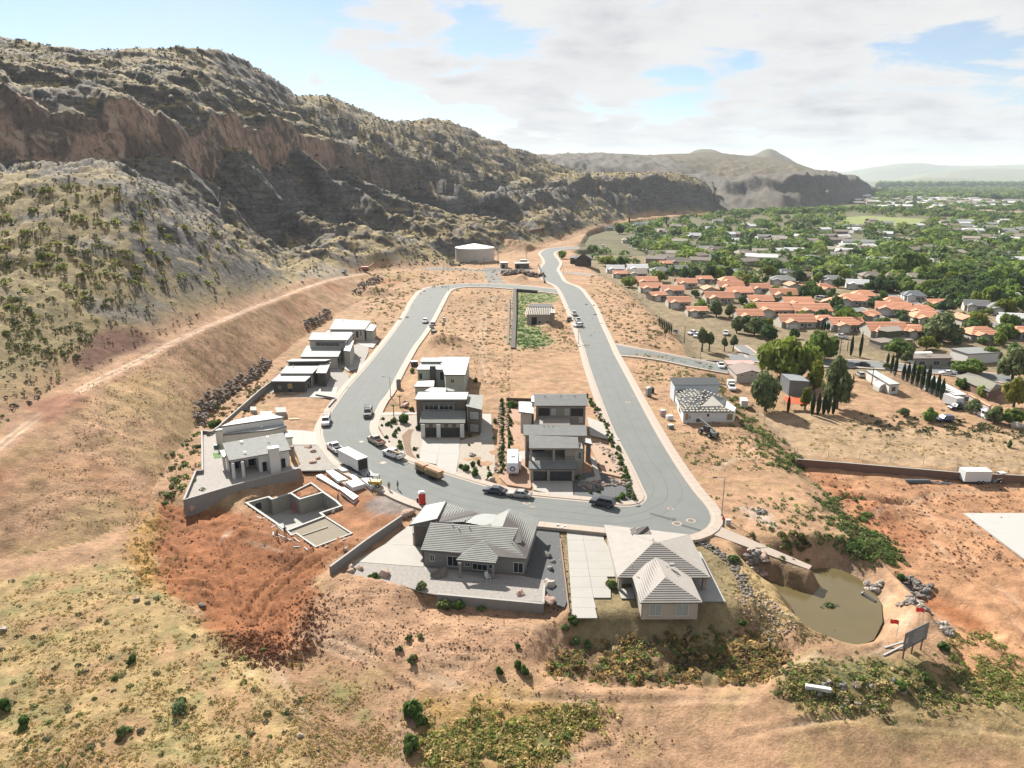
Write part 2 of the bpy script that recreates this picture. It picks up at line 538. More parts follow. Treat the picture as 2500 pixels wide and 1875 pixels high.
# ---- relief on the slopes
toe=NYs[3][None,:]
wn=sstep(0,60,GY-toe)*hill_n
cut_w=(sstep(0,4,GY-N0[0][None,:])*(1-sstep(-4,0,GY-NYs[1][None,:])))*hill_n
dist=GY
jx,jy=GX+14*fbm(GX/60,GY/60,3),GY+14*fbm(GX/60+9,GY/60-4,3)
gul=ridged(jy/95+jx/260,jx/420,3)                 # spurs and gullies running down the face
amp=8.5+8*sstep(330,600,GY)
midb=1+.9*sstep(0,30,GY-NYs[4][None,:])*(1-sstep(-20,20,GY-NYs[6][None,:]))*(GU>-.4)
low=midb*(1-0.55*sstep(0,60,NYs[5][None,:]-GY)*(GY>toe))
sky_q=1-0.75*np.exp(-((GY-NYs[9][None,:])/90.0)**2)
spur_q=1-0.55*(1-sstep(0,40,GY-NYs[4][None,:]))*(GU<-0.28)
wn=wn*spur_q
gul=gul-0.75
H2=Hb+wn*gul*amp*low*sky_q
H2+=wn*(ridged(jx/40,jy/40,5,0.62)-0.8)*3.4*sky_q
H2+=wn*(ridged(GX/11,GY/11,3)-.6)*1.0
H2+=wn*fbm(GX/5,GY/5,3)*0.7
nf=hill_n&(GY>toe)
zt=H2+3*fbm(GX/70,GY/70,3)
step=13.0
fr_=zt/step-np.floor(zt/step)
ledge=(sstep(0.55,0.95,fr_)-fr_)*step
lw=wn*sstep(26,60,H2)*(0.3+0.5*sstep(-0.1,0.5,fbm(GX/120,GY/120,2)))
H2=H2+ledge*lw*0.42
cb=(GY>NYs[6][None,:]-3)&(GY<NYs[7][None,:]+4)&hill_n
H2+=cb*1.5*fbm(GX/5,GY/14,3)
wm=sstep(0,120,GY-MYs[0][None,:])*hill_m
gm=ridged(GX/210,GY/900,4)
wm=wm*(1-.85*np.exp(-((GY-MYs[4][None,:])/420.0)**2))*(1-.9*np.exp(-((GY-MYs[6][None,:])/700.0)**2))
H2+=wm*(gm-.8)*17+wm*(ridged(GX/80,GY/160,4)-.8)*8
ztm=H2+5*fbm(GX/200,GY/200,2)
H2+=hill_f*(14*ridged(GX/900,GY/900,4)*sstep(6500,9000,GY))
H2+=cut_w*(0.45*fbm(GX/12,GY/12,3)+0.18*fbm(GX/2.6,GY/2.6,3))
rough=np.zeros_like(GY)
flat=~(hill_n|hill_m|hill_f)
rough[flat]=1
calm=np.ones_like(GY)
ROADFLAT=[]
H3=H2
def strip(edgeL,edgeR,n):
 def rs(E):
  E=[Vector((p[0],p[1],0))for p in E]
  P=[E[0]*2-E[1]]+E+[E[-1]*2-E[-2]]
  out=[]
  for i in range(1,len(P)-2):
   for k in range(10):
    t=k/10
    a,b,c,d=P[i-1],P[i],P[i+1],P[i+2]
    out.append(0.5*((2*b)+(c-a)*t+(2*a-5*b+4*c-d)*t*t+(3*b-a-3*c+d)*t**3))
  out.append(E[-1])
  L=[0]
  for a,b in zip(out[:-1],out[1:]):
   L.append(L[-1]+(b-a).length)
  xs=np.interp(np.linspace(0,L[-1],n),L,[p.x for p in out])
  ys=np.interp(np.linspace(0,L[-1],n),L,[p.y for p in out])
  return[(float(a),float(b))for a,b in zip(xs,ys)]
 return rs(edgeL),rs(edgeR)
S=lambda pts:[wz(x,y)for x,y in pts]
outA=S([(1357,706.5),(1303,700.5),(1249,696),(1195,693.5),(1140,693.5),(1086,697.5),(1050,702.5),(1028,712),(1010,735),(992,768),(957,819),
(903,887),(853,944),(826,982),(801,1020),(789,1048),(791,1070),(808,1107),(850,1145),(932,1184),(989,1213),
(1056,1236),(1150,1254),(1240,1265),(1330,1274),(1473,1288),(1590,1303),(1670,1307),(1710,1297),(1731,1280),(1735,1260),(1722,1234),
(1693,1200),(1658,1150),(1622,1093),(1586,1030),(1550,962),(1520,905),(1497,862)])
innA=S([(1372,718),(1340,713.5),(1303,709.5),(1249,704.5),(1204,701),(1158,699.5),(1122,701.5),(1101,706),(1089,716),(1068,754),(1050,787),
(1026,822),(1005,850),(970,911),(948,955),(928,981),(912,1012),(902,1040),(909,1064),(937,1093),(977,1120),(1018,1136),(1181,1187),(1240,1203),
(1300,1213),(1444,1227),(1490,1234.5),(1530,1237.5),(1560,1234),(1577,1224),(1580,1212),(1571,1192),(1543.5,1134),(1516,1082),(1493,1035),
(1460,950),(1440,893),(1426,845),(1420,832)])
outB=S([(1497,862),(1480,822),(1466,792),(1449.6,751),(1430,724),(1418,708),(1402,698),(1384.5,692),(1373,684),(1364,668),(1359,658),(1366,644),(1361,634),(1354,625),(1352,618),(1362,612),(1385,609),(1415,607.5)])
innB=S([(1420,832),(1410,800),(1388,749),(1376,722),(1364,703),(1352,694),(1332,684),(1325,668),(1322,655),(1331,642),(1327,630),(1320,621),(1325,613.5),(1340,607.5),(1380,603.5),(1415,603)])
outC=S([(1499,841),(1550,850),(1600,856),(1658,863),(1713,868),(1780,875)])
innC=S([(1507,866),(1550,868.5),(1613,874),(1691,884),(1750,889),(1780,891)])
stA=strip(outA,innA,260)
stB=strip(outB,innB,110)
stC=strip(outC,innC,30)
mid=lambda st:[((a[0]+b[0])/2,(a[1]+b[1])/2)for a,b in zip(*st)]
road_d=np.full(X_.shape,1e9)
for st in(stA,stB,stC):
 half=np.array([math.hypot(a[0]-b[0],a[1]-b[1])/2 for a,b in zip(*st)])
 m_=mid(st)
 for k in range(0,len(m_)-4,4):
  road_d=np.minimum(road_d,dline([m_[k],m_[min(k+4,len(m_)-1)]],X_,Y_)-half[k])
hn=H3[near]
tgt=np.where((Y_>330)&(X_>15),np.clip((Y_-400)*0.0,0,3),0.0)-0.22
kc=1-sstep(2.4,7.0,road_d)
_c2=[p for p in mid(stC)]
kv=sstep(0,55,dline([_c2[0]],X_,Y_)if False else(X_-_c2[0][0]))*(dline(_c2,X_,Y_)<12)
tgt=tgt-3.95*np.clip(kv,0,1)
hn=hn+(tgt-hn)*kc
quiet=np.ones_like(hn)
for pl in(yard_w,yard_g,yard_b):
 quiet*=sstep(-1,3,sdf(pl,X_,Y_))
qroad=sstep(2,12,road_d)
inside_dev=flat[near]*quiet*qroad*(1-(sdf(basin,X_,Y_)<-1))
hn+=inside_dev*(0.14*fbm(X_/3.0,Y_/3.0,4)+0.28*fbm(X_/14,Y_/14,2))
rr=inside_dev*(1-sstep(0,4,np.minimum(sdf(cutp,X_,Y_),sdf(spoil,X_,Y_))))
hn+=rr*(0.30*ridged((X_+Y_*0.4)/3.4,Y_/1.5+X_/5,4)-0.1)
hn+=inside_dev*(1-sstep(0,3,sdf(redlot,X_,Y_)))*0.12*ridged(X_/9,Y_/2.5,3)
hn+=(1-sstep(0,4,sdf(ditch,X_,Y_)))*0.5*fbm(X_/2.0,Y_/2.0,4)
for pts,dp in(([(1300,250),(1340,400),(1430,680),(1450,700)],.22),([(1310,300),(1340,240),(1400,215),(1560,260),(1800,330),(2200,330)],.16),([(1480,720),(1560,600),(1700,480),(2000,330)],.2),([(1560,760),(1640,620),(1780,500),(2060,370)],.2),
([(960,130),(1100,190),(1250,200)],.2),([(990,110),(1120,160),(1300,180)],.2),([(940,300),(1060,380),(1180,400)],.2),([(950,420),(1100,470),(1290,460)],.2),([(1010,560),(1150,560),(1290,600)],.2),([(1500,700),(1560,850),(1600,980)],.18),([(1640,640),(1700,760),(1690,900)],.18)):
 L=PZ('q',pts,-1.5)
 dd_=dline(L,X_,Y_)
 hn+=inside_dev*dp*(-1.6*np.exp(-(dd_/.35)**2)+1.2*np.exp(-((dd_-.8)/.35)**2))
PIT_Z,PITW=-3.6,-0.5
pit_px=[(890,1005),(1130,940),(1170,965),(1370,900),(1470,965),(1720,890),(1860,985),(1915,1040),(1690,1115),(1735,1150),(1330,1305)]
pit_poly=PZ('b',pit_px,PITW)
hn=np.where(sdf(pit_poly,X_,Y_)<0.22,PIT_Z-0.12,hn)
fill_poly=PZ('b',[(1330,1305),(1735,1150),(2030,1335),(1640,1480),(1430,1335),(1380,1355)],-.45)
hn=np.where(sdf(fill_poly,X_,Y_)<0.1,np.minimum(hn,-1.0),hn)
for pl in(yard_g,yard_b):
 hn=np.where(sdf(pl,X_,Y_)<0.3,np.minimum(hn,-0.62),hn)
H3[near]=hn
Z=H3
_ta,_tb=atz('h',340,480,0),atz('h',866,480,0)
_td=np.hypot(GX-(_ta.x+_tb.x)/2,GY-_ta.y-3)
_tk=1-sstep(19,34,_td)
Z=Z+(-0.15-Z)*_tk
for _pf in(lambda:sdf([wz(*F('h',x,y))for x,y in((400,480),(1500,470),(1500,620),(300,620))],GX,GY),):
 _k=1-sstep(0,8,_pf())
 Z=Z+(-0.12-Z)*_k*(GY<620)
far_flat=(~near)&flat
Z[far_flat]+=1.2*fbm(GX[far_flat]/240,GY[far_flat]/240,2)
def ground_z(x,y):
 u=x/y
 c=np.clip((u-U[0])/(U[1]-U[0]),0,NC-1.001)
 r=np.clip(np.interp(y,YR,np.arange(NR)),0,NR-1.001)
 c0,r0=int(c),int(r)
 fc,fr2=c-c0,r-r0
 return float((Z[r0,c0]*(1-fc)+Z[r0,c0+1]*fc)*(1-fr2)+(Z[r0+1,c0]*(1-fc)+Z[r0+1,c0+1]*fc)*fr2)
def hit(fr,x,y):
 """where the ray through a survey pixel meets the terrain"""
 u,s=ray(*F(fr,x,y))
 c=np.clip((u-U[0])/(U[1]-U[0]),0,NC-1.001)
 c0=int(c)
 col=Z[:,c0]*(1-(c-c0))+Z[:,c0+1]*(c-c0)
 d=col-(CAM_H-s*YR)
 k=np.argmax(d>0)
 if d[k]<=0:
  k=NR-1
 if k==0:
  return Vector((u*YR[0],YR[0],col[0]))
 t=-d[k-1]/(d[k]-d[k-1])
 Y=YR[k-1]+t*(YR[k]-YR[k-1])
 return Vector((u*Y,Y,CAM_H-s*Y))
# ------------------------------------------------------------------ ground colour (what the surfaces are made of, plus shade painted below the cliff)
SAND=np.array((.375,.232,.138));REDD=np.array((.27,.108,.046));DRY=np.array((.345,.255,.118));OCH=np.array((.36,.21,.065))
BROWN=np.array((.27,.168,.092));GREEN=np.array((.085,.12,.036));MSOIL=np.array((.285,.222,.112));ROCK_AND_SHADE=np.array((.085,.08,.078))
PALE=np.array((.46,.36,.26));GRAVEL=np.array((.17,.165,.16));PINK=np.array((.395,.238,.145))
col=np.empty(GX.shape+(3,),np.float32)
veg=np.full(GX.shape,0.12,np.float32)
rock=np.zeros(GX.shape,np.float32)
col[:]=SAND
n_l=fbm(GX/45,GY/45,4)
n_s=fbm(GX/7,GY/7,4)
def blend(mask,c):
 m_=mask[...,None].astype(np.float32)
 col[:]=col*(1-m_)+np.asarray(c,np.float32)*m_
blend(sstep(0.0,0.5,n_l)*0.55,BROWN)
blend(sstep(0.1,0.6,n_s)*0.35,DRY)
slope_reg=cut_w
blend(np.clip(slope_reg*1.2,0,1),BROWN*1.25)
blend(np.clip(slope_reg,0,1)*sstep(-0.3,0.3,n_s)*0.7,PINK*1.1)
blend(np.clip(slope_reg,0,1)*sstep(0.05,0.5,n_l)*0.5,REDD*1.1)
blend(np.clip(slope_reg,0,1)*sstep(0.1,0.5,fbm(GX/30+40,GY/30,4))*0.5,DRY)
bm=(GY>NYs[1][None,:]-1)&(GY<NYs[2][None,:]+3)&hill_n&(GU<-0.2)
blend(bm*0.9,PINK)
tr=np.minimum(np.abs(GY-NYs[1][None,:]-2.6),np.abs(GY-NYs[1][None,:]-5.6))
blend(bm*(1-sstep(0.3,1.1,tr))*0.9,PALE*1.08)
wn2=sstep(0,14,GY-toe)*hill_n
blend(wn2,MSOIL)
blend(wn2*sstep(0.0,0.5,fbm(GX/50+7,GY/50,4))*0.5,DRY*0.85)
gy_,gx_=np.gradient(Z)
sx=gx_/np.maximum(np.gradient(GX,axis=1),1e-3)
sy=(gy_-sx*np.gradient(GX,axis=0))/np.maximum(np.gradient(GY,axis=0),1e-3)
slope=np.hypot(sx,sy)
rk=sstep(0.50,0.95,slope+0.30*n_s)
hillw=(hill_n*sstep(0,30,GY-toe))+hill_m
blend(rk*np.clip(hillw,0,1)*0.93,ROCK_AND_SHADE*1.5)
rock[:]=rk*np.clip(hillw,0,1)
cband=((GY>NYs[6][None,:]-2)&(GY<NYs[7][None,:]+1.5)&hill_n&(GU<-0.12))
cq,cz=GX/1.5+GY,Z
cn=fbm(cq/42,cz/18,5)
_cliff_shade=(GY>NYs[5][None,:]-14)&(GY<NYs[6][None,:]+2)&hill_n
blend(_cliff_shade*sstep(-.5,.1,fbm(GX/30,GY/30,4))*0.8,ROCK_AND_SHADE*1.7)  # cliff's cast shade put into the slope colour, using the dark rock tone
blend(wn2*(GY>NYs[4][None,:]+6)*sstep(-0.05,0.35,fbm(jx/38+3,jy/60,4))*0.62,ROCK_AND_SHADE*1.9)
blend(wn2*(GY<=NYs[4][None,:]+6)*sstep(0.15,0.5,fbm(jx/20+3,jy/20,4))*0.6,ROCK_AND_SHADE*2.2)
cliff_w=cband*(1-sstep(-.30,-.16,GU)*.8)
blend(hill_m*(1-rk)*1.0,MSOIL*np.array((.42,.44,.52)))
blend(hill_m*(GY<MYs[3][None,:]-40)*0.55,ROCK_AND_SHADE*1.5)
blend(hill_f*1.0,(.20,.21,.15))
valley=(sdf(valley_poly,GX,GY)<0)if False else((GU>np.interp(GY,[p[1]for p in edge_w[::-1]],[p[0]/p[1]for p in edge_w[::-1]]))&flat)
town=valley&(GY>230)
blend(town*0.75,(.19,.165,.10))
blend((valley&(GY>600))*0.7,(.09,.10,.05))
blend((flat&(GY>3800))*0.7,(.22,.20,.13))
veg+=0.55*wn2+0.5*hill_m
veg+=0.25*np.clip(slope_reg,0,1)
cn_,vn_=col[near],veg[near]
def paint(poly,c,soft=2.0,amt=1.0,wob=1.5,ws=5.0,v=None):
 d=sdf(poly,X_,Y_)+wob*fbm(X_/ws,Y_/ws,3)
 k=(1-sstep(-soft,soft,d))*amt
 k=np.where(hill_n[near]&(Y_>130)&(X_<40),k*0.0,k)
 cn_[:]=cn_*(1-k[:,None])+np.asarray(c)*k[:,None]
 if v is not None:
  vn_[:]=vn_*(1-k)+v*k
 return d
paint(mound,DRY*1.08,2,0.85,2,6,0.3)
paint(mound,SAND,2,0.0)
_k=(sdf(mound,X_,Y_)<0)*sstep(0.0,0.5,fbm(X_/8+5,Y_/8,4))*0.6
cn_[:]=cn_*(1-_k[:,None])+(SAND*np.array((1.0,.95,.9)))*_k[:,None]
_k=(sdf(mound,X_,Y_)<0)*sstep(0.22,0.6,fbm(X_/5+50,Y_/5,4))*0.7
cn_[:]=cn_*(1-_k[:,None])+np.array((.19,.18,.075))*_k[:,None]
paint(PZ('q',[(770,430),(830,200),(960,60),(1010,100),(960,420),(1000,600),(850,560)],-0.6),OCH,1.5,0.85,2,4,0.5)
paint(cutp,REDD,1.0,0.95,1.2,4,0.02)
paint(spoil,REDD*0.72,0.8,0.9,0.6,2,0.0)
paint(found_pad,np.array((.30,.14,.07)),1.5,0.9,1.5,4,0.02)
for q_ in([(1440,1290),(1560,1330),(1700,1370),(1600,1330)],[(1310,1300),(1340,1240),(1400,1230),(1330,1290)]):
 paint(PZ('q',[(x,y-1000)for x,y in q_],-0.9),PALE,0.5,0.7,0.3,1)
paint(PZ('c',[(340,300),(480,200),(640,240),(780,330),(620,380),(420,370)],0),GRAVEL*1.25,1.2,0.75,1.0,2,0)
bare=PZ('c',[(60,980),(600,1020),(900,1120),(1400,1260),(2000,1330),(1900,1640),(1000,1720),(700,1700),(-330,1700),(-100,1300)],-1.4)
paint(bare,PINK*1.06,2,0.8,2.5,8,0.12)
paint(PZ('r',[(950,600),(1500,560),(2100,640),(2050,760),(1700,880),(1800,1000),(1650,1037),(1000,1000),(960,900)],-3),OCH*np.array((.95,1.05,1.2)),2,0.8,2.5,3,0.9)
paint(PZ('r',[(990,780),(1200,900),(1600,840),(2050,700),(1900,860),(1700,1037),(1300,980),(1000,1000)],-3),GREEN*1.25,1.5,0.75,2.5,2.5,0.9)
paint(PZ('r',[(300,470),(420,560),(520,700),(400,680),(320,580)],-3),GREEN*1.3,1.5,0.6,2,2,0.8)
paint(ditch,BROWN*0.62,3,0.8,3,4,1.0)
paint(PZ('d',[(950,1400),(1120,1390),(1000,1660),(850,1660)],-3),GREEN*1.2,2,0.5,2,3,1.0)
paint(PZ('d',[(1560,1400),(1700,1400),(1650,1660),(1500,1660)],-3),GREEN*1.2,2,0.5,2,3,1.0)
paint(PZ('p',[(600,1220),(1200,1200),(1500,1260),(1900,1330),(2212,1300),(2400,1750),(900,1650),(500,1400)],-3),DRY*0.9,3,0.75,3,5,0.9)
paint(PZ('p',[(700,1230),(1500,1230),(1550,1400),(1000,1420),(640,1340)],-3),GREEN*1.1,2,0.6,3,3,1.0)
paint(PZ('p',[(1750,850),(1950,1000),(2212,1220),(2212,1560),(1850,1380),(1750,1100)],-4),GREEN*1.5+OCH*0.25,2,0.65,3,4,0.9)
paint(PZ('p',[(250,440),(600,620),(720,820),(800,950),(500,960),(330,800),(280,620)],-2),DRY*1.1,2,0.8,2,3,0.7)
paint(yard_b,np.array((.24,.19,.10)),0.6,0.95,0.5,3,0.3)
paint(redlot,np.array((.40,.215,.115)),1.5,0.9,2,8,0.03)
paint(PZ('j',[(540,1260),(700,1450),(1000,1750),(1300,1900),(1500,1800),(1000,1500),(700,1280)],-4.8),np.array((.35,.145,.07)),3,0.7,2,4)
paint(PZ('d',[(1850,150),(1980,125),(2100,190),(2212,300),(2180,345),(2060,290),(1950,230)],0),np.array((.52,.50,.47)),.6,.85,1.2,1.5,0.0)
paint(gully2,REDD,1.5,0.9,1.5,3)
paint(basin,np.array((.17,.12,.07)),1.6,.8,1.0,2,0.0)
paint(PZ('j',[(150,830),(500,800),(1100,900),(2212,960),(2600,1000),(2600,1290),(1700,1240),(470,1150)],-4),np.array((.36,.255,.155)),3,0.85,3,12,0.2)
paint(PZ('h',[(1150,930),(1560,920),(1740,960),(1700,1050),(1300,1060),(1290,1350),(1500,1450),(1640,1560),(1600,1640),(1130,1680)],-0.5),np.array((.15,.21,.07)),2,0.8,3,5,1.0)
paint(PZ('d',[(1500,0),(2212,0),(2212,400),(1700,240)],0),PINK,3,0.6,2,5)
_g=valley[near]&(Y_<230)&(Y_>105)
zn_=Z[near]
for ti_,(fr,pts,z_)in enumerate((('r',[(150,120),(450,260),(900,470),(1250,560),(1700,560),(2100,600)],-2.5),('r',[(900,270),(1150,285),(1350,300)],-2),('r',[(900,300),(1100,330),(1300,345)],-2),('r',[(930,340),(1050,375),(1200,390)],-2),('c',[(1380,1400),(1700,1420),(2050,1480)],-2),('c',[(1400,1450),(1750,1480),(2000,1520)],-2),('c',[(150,1200),(700,1150),(880,1260)],-1.5),('d',[(150,1600),(300,1900),(1000,1960),(2000,1900)],-3),('r',[(1300,620),(1700,600),(2212,650)],-3),('r',[(1300,960),(1800,960),(2212,880)],-3),('p',[(300,1659),(900,1560),(1500,1600),(2212,1659)],-3),('p',[(700,1600),(1400,1500),(1900,1600)],-3),('j',[(700,1300),(1300,1350),(2212,1380)],-4.8),('j',[(900,1560),(1300,1480),(1700,1440),(2212,1450)],-4.8),('p',[(1560,60),(1900,330),(2212,560)],-4.8),('p',[(1620,60),(1960,330),(2212,500)],-4.8),('q',[(1560,1020),(1700,1250),(1840,1400),(1920,1659)],-1),('q',[(1620,1020),(1780,1250),(1900,1450),(1870,1659)],-1),('q',[(1500,1080),(1530,1250),(1700,1350)],-1),
('r',[(200,200),(700,350),(1100,490),(1300,540)],-2.5),('r',[(100,240),(600,400),(860,560),(820,760),(830,1037)],-3),
('r',[(740,620),(760,800),(790,1037)],-3),('i',[(1100,1659),(1300,1500),(1700,1480)],0),('i',[(1000,1640),(1500,1420),(1650,1300)],0),
('p',[(500,1050),(1000,1120),(1250,1050),(1400,850),(1300,650),(1000,420),(700,300)],-1),('p',[(520,1090),(1000,1160),(1300,1090),(1450,850),(1340,640),(1040,400)],-1),
('p',[(1500,100),(1800,400),(2212,800)],-4.8),('p',[(1450,200),(1700,450),(2212,950)],-4.8),('j',[(1000,1659),(1500,1430),(2212,1400)],-4.8),
('e',[(1620,0),(1680,300),(1760,640)],0),('h',[(880,920),(740,1200),(700,1650)],0),('h',[(800,950),(680,1250),(640,1650)],0))):
 L=PZ(fr,pts,z_)
 k=np.exp(-(dline(L,X_,Y_)/(0.35+Y_/500))**2)*(0.22 if ti_<17 else .45)*np.clip(.5+1.6*fbm(X_/6,Y_/6,3),0,1)
 cn_[:]=cn_*(1-k[:,None])+(PALE*1.02)*k[:,None]
 vn_[:]=vn_*(1-k)
 dd_=dline(L,X_,Y_)
 zn_=zn_+inside_dev*.10*(np.exp(-((dd_-.9)/.35)**2)-1.3*np.exp(-(dd_/.45)**2))
Z[near]=zn_
for pts in([(800,580),(850,700),(900,790)],[(880,580),(900,620),(300,590),(0,620)],[(900,600),(1100,610),(1300,600)]):
 L=PZ('h',pts,0)
 k=(1-sstep(3,6,dline(L,X_,Y_)))*0.9
 cn_[:]=cn_*(1-k[:,None])+np.array((.20,.20,.19))*k[:,None]
col[near]=cn_
veg[near]=vn_
for q_,c_ in(([(165,775),(200,740),(235,708),(290,712),(340,738),(300,752),(240,772),(200,800)],(.17,.085,.06)),([(60,880),(150,850),(180,862),(100,920)],(.26,.12,.07)),([(640,590),(700,570),(760,590),(700,605)],(.30,.25,.18))):
 pq=[tuple(hit('D',x,y)[:2])for x,y in q_]
 blend((1-sstep(-1.5,2.5,sdf(pq,GX,GY)+1.5*n_s))*0.9,c_)
pk=[tuple(hit('l',x,y)[:2])for x,y in((430,530),(650,510),(1230,540),(1200,610),(900,610),(520,620),(400,570))]
blend((1-sstep(-5,5,sdf(pk,GX,GY)))*0.95,(.24,.27,.10))
for q_ in([(1130,430),(1400,440),(2212,440),(2212,520),(1700,500),(1300,470)],[(1130,400),(2000,400),(2212,380),(2212,420),(1200,430)]):
 pq=[tuple(hit('l',x,y)[:2])for x,y in q_]
 blend((1-sstep(-12,12,sdf(pq,GX,GY)))*0.9,(.31,.25,.17))
def terrain_mat():
 m=bpy.data.materials.new('ground earth')
 m.use_nodes=True
 t=NT(m.node_tree)
 geo=t.n('ShaderNodeNewGeometry')
 pos=geo.outputs['Position']
 c=t.n('ShaderNodeAttribute',attribute_name='Col').outputs['Color']
 v=t.n('ShaderNodeAttribute',attribute_name='Veg').outputs['Fac']
 r=t.n('ShaderNodeAttribute',attribute_name='Rock').outputs['Fac']
 n1=t.noise(pos,0.35,8,0.62)
 n2=t.noise(pos,2.6,8,0.74)
 n4=t.noise(pos,11.0,5,0.7)
 n3=t.noise(pos,0.05,6,0.6)
 k=t.math('ADD',t.math('ADD',t.math('MULTIPLY',n1,0.45),t.math('MULTIPLY',n2,0.35)),t.math('MULTIPLY',n3,0.25))
 k=t.math('ADD',k,t.math('MULTIPLY',t.math('SUBTRACT',n4,0.5),0.22))
 kk=t.ramp(k,0.40,0.66,0.50,1.40)
 base=t.mix(1.0,c,t.n('ShaderNodeCombineColor',{0:kk,1:kk,2:kk}).outputs[0],'MULTIPLY')
 sc=t.noise(pos,0.9,7,0.72,0.4)
 s2=t.noise(pos,0.16,5,0.6)
 th=t.math('SUBTRACT',0.72,t.math('MULTIPLY',v,0.17))
 tuft=t.ramp(t.math('ADD',t.math('MULTIPLY',sc,0.75),t.math('MULTIPLY',s2,0.35)),th,t.math('ADD',th,0.06))
 tuft=t.math('MULTIPLY',tuft,t.math('MINIMUM',t.math('MULTIPLY',v,2.0),0.8))
 tcol=t.mix(t.ramp(t.noise(pos,0.3,3,0.6),0.4,0.6),(.055,.058,.03),(.13,.115,.055))
 base=t.mix(tuft,base,tcol)
 sepz=t.n('ShaderNodeSeparateXYZ',{0:pos})
 zz=t.n('ShaderNodeCombineXYZ',{0:t.math('MULTIPLY',sepz.outputs[0],0.05),1:t.math('MULTIPLY',sepz.outputs[1],0.05),2:t.math('MULTIPLY',sepz.outputs[2],0.42)}).outputs[0]
 st=t.ramp(t.noise(zz,1.0,7,0.68,0.6),0.34,0.66,0.62,1.35)
 rb=t.mix(1.0,base,t.n('ShaderNodeCombineColor',{0:st,1:st,2:st}).outputs[0],'MULTIPLY')
 base=t.mix(r,base,rb)
 vo=t.n('ShaderNodeTexVoronoi',{'Scale':0.11},feature='DISTANCE_TO_EDGE')
 wp=t.n('ShaderNodeVectorMath',{0:pos,1:t.n('ShaderNodeCombineXYZ',{0:t.math('MULTIPLY',t.noise(pos,.25,5,.7),26.0),1:t.math('MULTIPLY',n3,14.0),2:t.math('MULTIPLY',n1,20.0)}).outputs[0]},operation='ADD')
 t.t.links.new(wp.outputs[0],vo.inputs['Vector'])
 ck=t.ramp(vo.outputs[0],0.0,0.16,0.45,1.0)
 ckc=t.mix(1.0,base,t.n('ShaderNodeCombineColor',{0:ck,1:ck,2:ck}).outputs[0],'MULTIPLY')
 base=t.mix(t.math('MULTIPLY',r,.55),base,ckc)
 cl=t.n('ShaderNodeAttribute',attribute_name='Cliff').outputs['Fac']
 zs=t.n('ShaderNodeCombineXYZ',{0:sepz.outputs[0],1:sepz.outputs[1],2:t.math('MULTIPLY',sepz.outputs[2],0.55)}).outputs[0]
 q1=t.ramp(t.noise(zs,0.055,6,0.62,0.5),0.44,0.56)
 q2=t.ramp(t.noise(zs,0.11,7,0.66,0.8),0.52,0.60)
 q3=t.ramp(t.noise(zs,0.30,6,0.7,0.5),0.50,0.62)
 cc_=t.mix(q1,(.125,.100,.085),(.30,.205,.16))
 cc_=t.mix(t.math('MULTIPLY',q2,.7),cc_,(.38,.30,.235))
 cc_=t.mix(t.math('MULTIPLY',q3,.65),cc_,(.05,.045,.042))
 base=t.mix(cl,base,cc_)
 hgt=t.math('ADD',t.math('MULTIPLY',n1,0.6),t.math('MULTIPLY',n2,0.30))
 hgt=t.math('ADD',hgt,t.math('MULTIPLY',tuft,0.25))
 hgt=t.math('ADD',hgt,t.math('MULTIPLY',t.math('MULTIPLY',r,ck),0.5))
 bp=t.n('ShaderNodeBump',{'Strength':0.75,'Distance':1.0,'Height':hgt})
 b=t.n('ShaderNodeBsdfPrincipled',{'Base Color':base,'Roughness':0.95,'Normal':bp.outputs[0]})
 b.inputs['Specular IOR Level'].default_value=0.15
 t.n('ShaderNodeOutputMaterial',{0:b.outputs[0]})
 return m
earth=terrain_mat()
def sub_mesh(name,face_mask,kind='structure'):
 """faces of the grid selected by mask, as a mesh object"""
 ii=np.arange(NR*NC).reshape(NR,NC)
 a,b,c,d=ii[:-1,:-1],ii[:-1,1:],ii[1:,1:],ii[1:,:-1]
 q=np.stack([a[face_mask],b[face_mask],c[face_mask],d[face_mask]],1)
 used,inv=np.unique(q.ravel(),return_inverse=True)
 q=inv.reshape(-1,4).astype(np.int32)
 co=np.stack([GX.ravel()[used],GY.ravel()[used],Z.ravel()[used]],1).astype(np.float32)
 me=bpy.data.meshes.new(name)
 me.vertices.add(len(co));me.vertices.foreach_set('co',co.ravel())
 me.loops.add(q.size);me.loops.foreach_set('vertex_index',q.ravel())
 me.polygons.add(len(q));me.polygons.foreach_set('loop_start',np.arange(0,q.size,4,dtype=np.int32))
 me.polygons.foreach_set('use_smooth',np.ones(len(q),bool))
 me.update(calc_edges=True)
 at=me.attributes.new('Col','FLOAT_COLOR','POINT')
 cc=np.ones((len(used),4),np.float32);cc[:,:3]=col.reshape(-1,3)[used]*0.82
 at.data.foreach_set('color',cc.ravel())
 for nm,arr in(('Veg',veg),('Rock',rock),('Cliff',cliff_w)):
  at=me.attributes.new(nm,'FLOAT','POINT')
  at.data.foreach_set('value',arr.ravel()[used].astype(np.float32))
 me.materials.append(earth)
 o=linkobj(name,me)
 tag(o,kind=kind)
 return o
fm=lambda M_:M_[:-1,:-1]
mN=fm(hill_n&(GY>N0[0][None,:]))
mM=fm(hill_m)&~mN
mF=fm(hill_f)&~mN&~mM
g_ground=sub_mesh('ground',~(mN|mM|mF))
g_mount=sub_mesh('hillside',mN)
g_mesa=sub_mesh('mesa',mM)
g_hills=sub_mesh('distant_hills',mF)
tag(g_mount,'dry scrubby mountain slope with dark cliff band')
tag(g_mesa,'flat topped mesa with shaded cliff beyond the town')
tag(g_hills,'hazy blue hills on the horizon')
sk=MB()
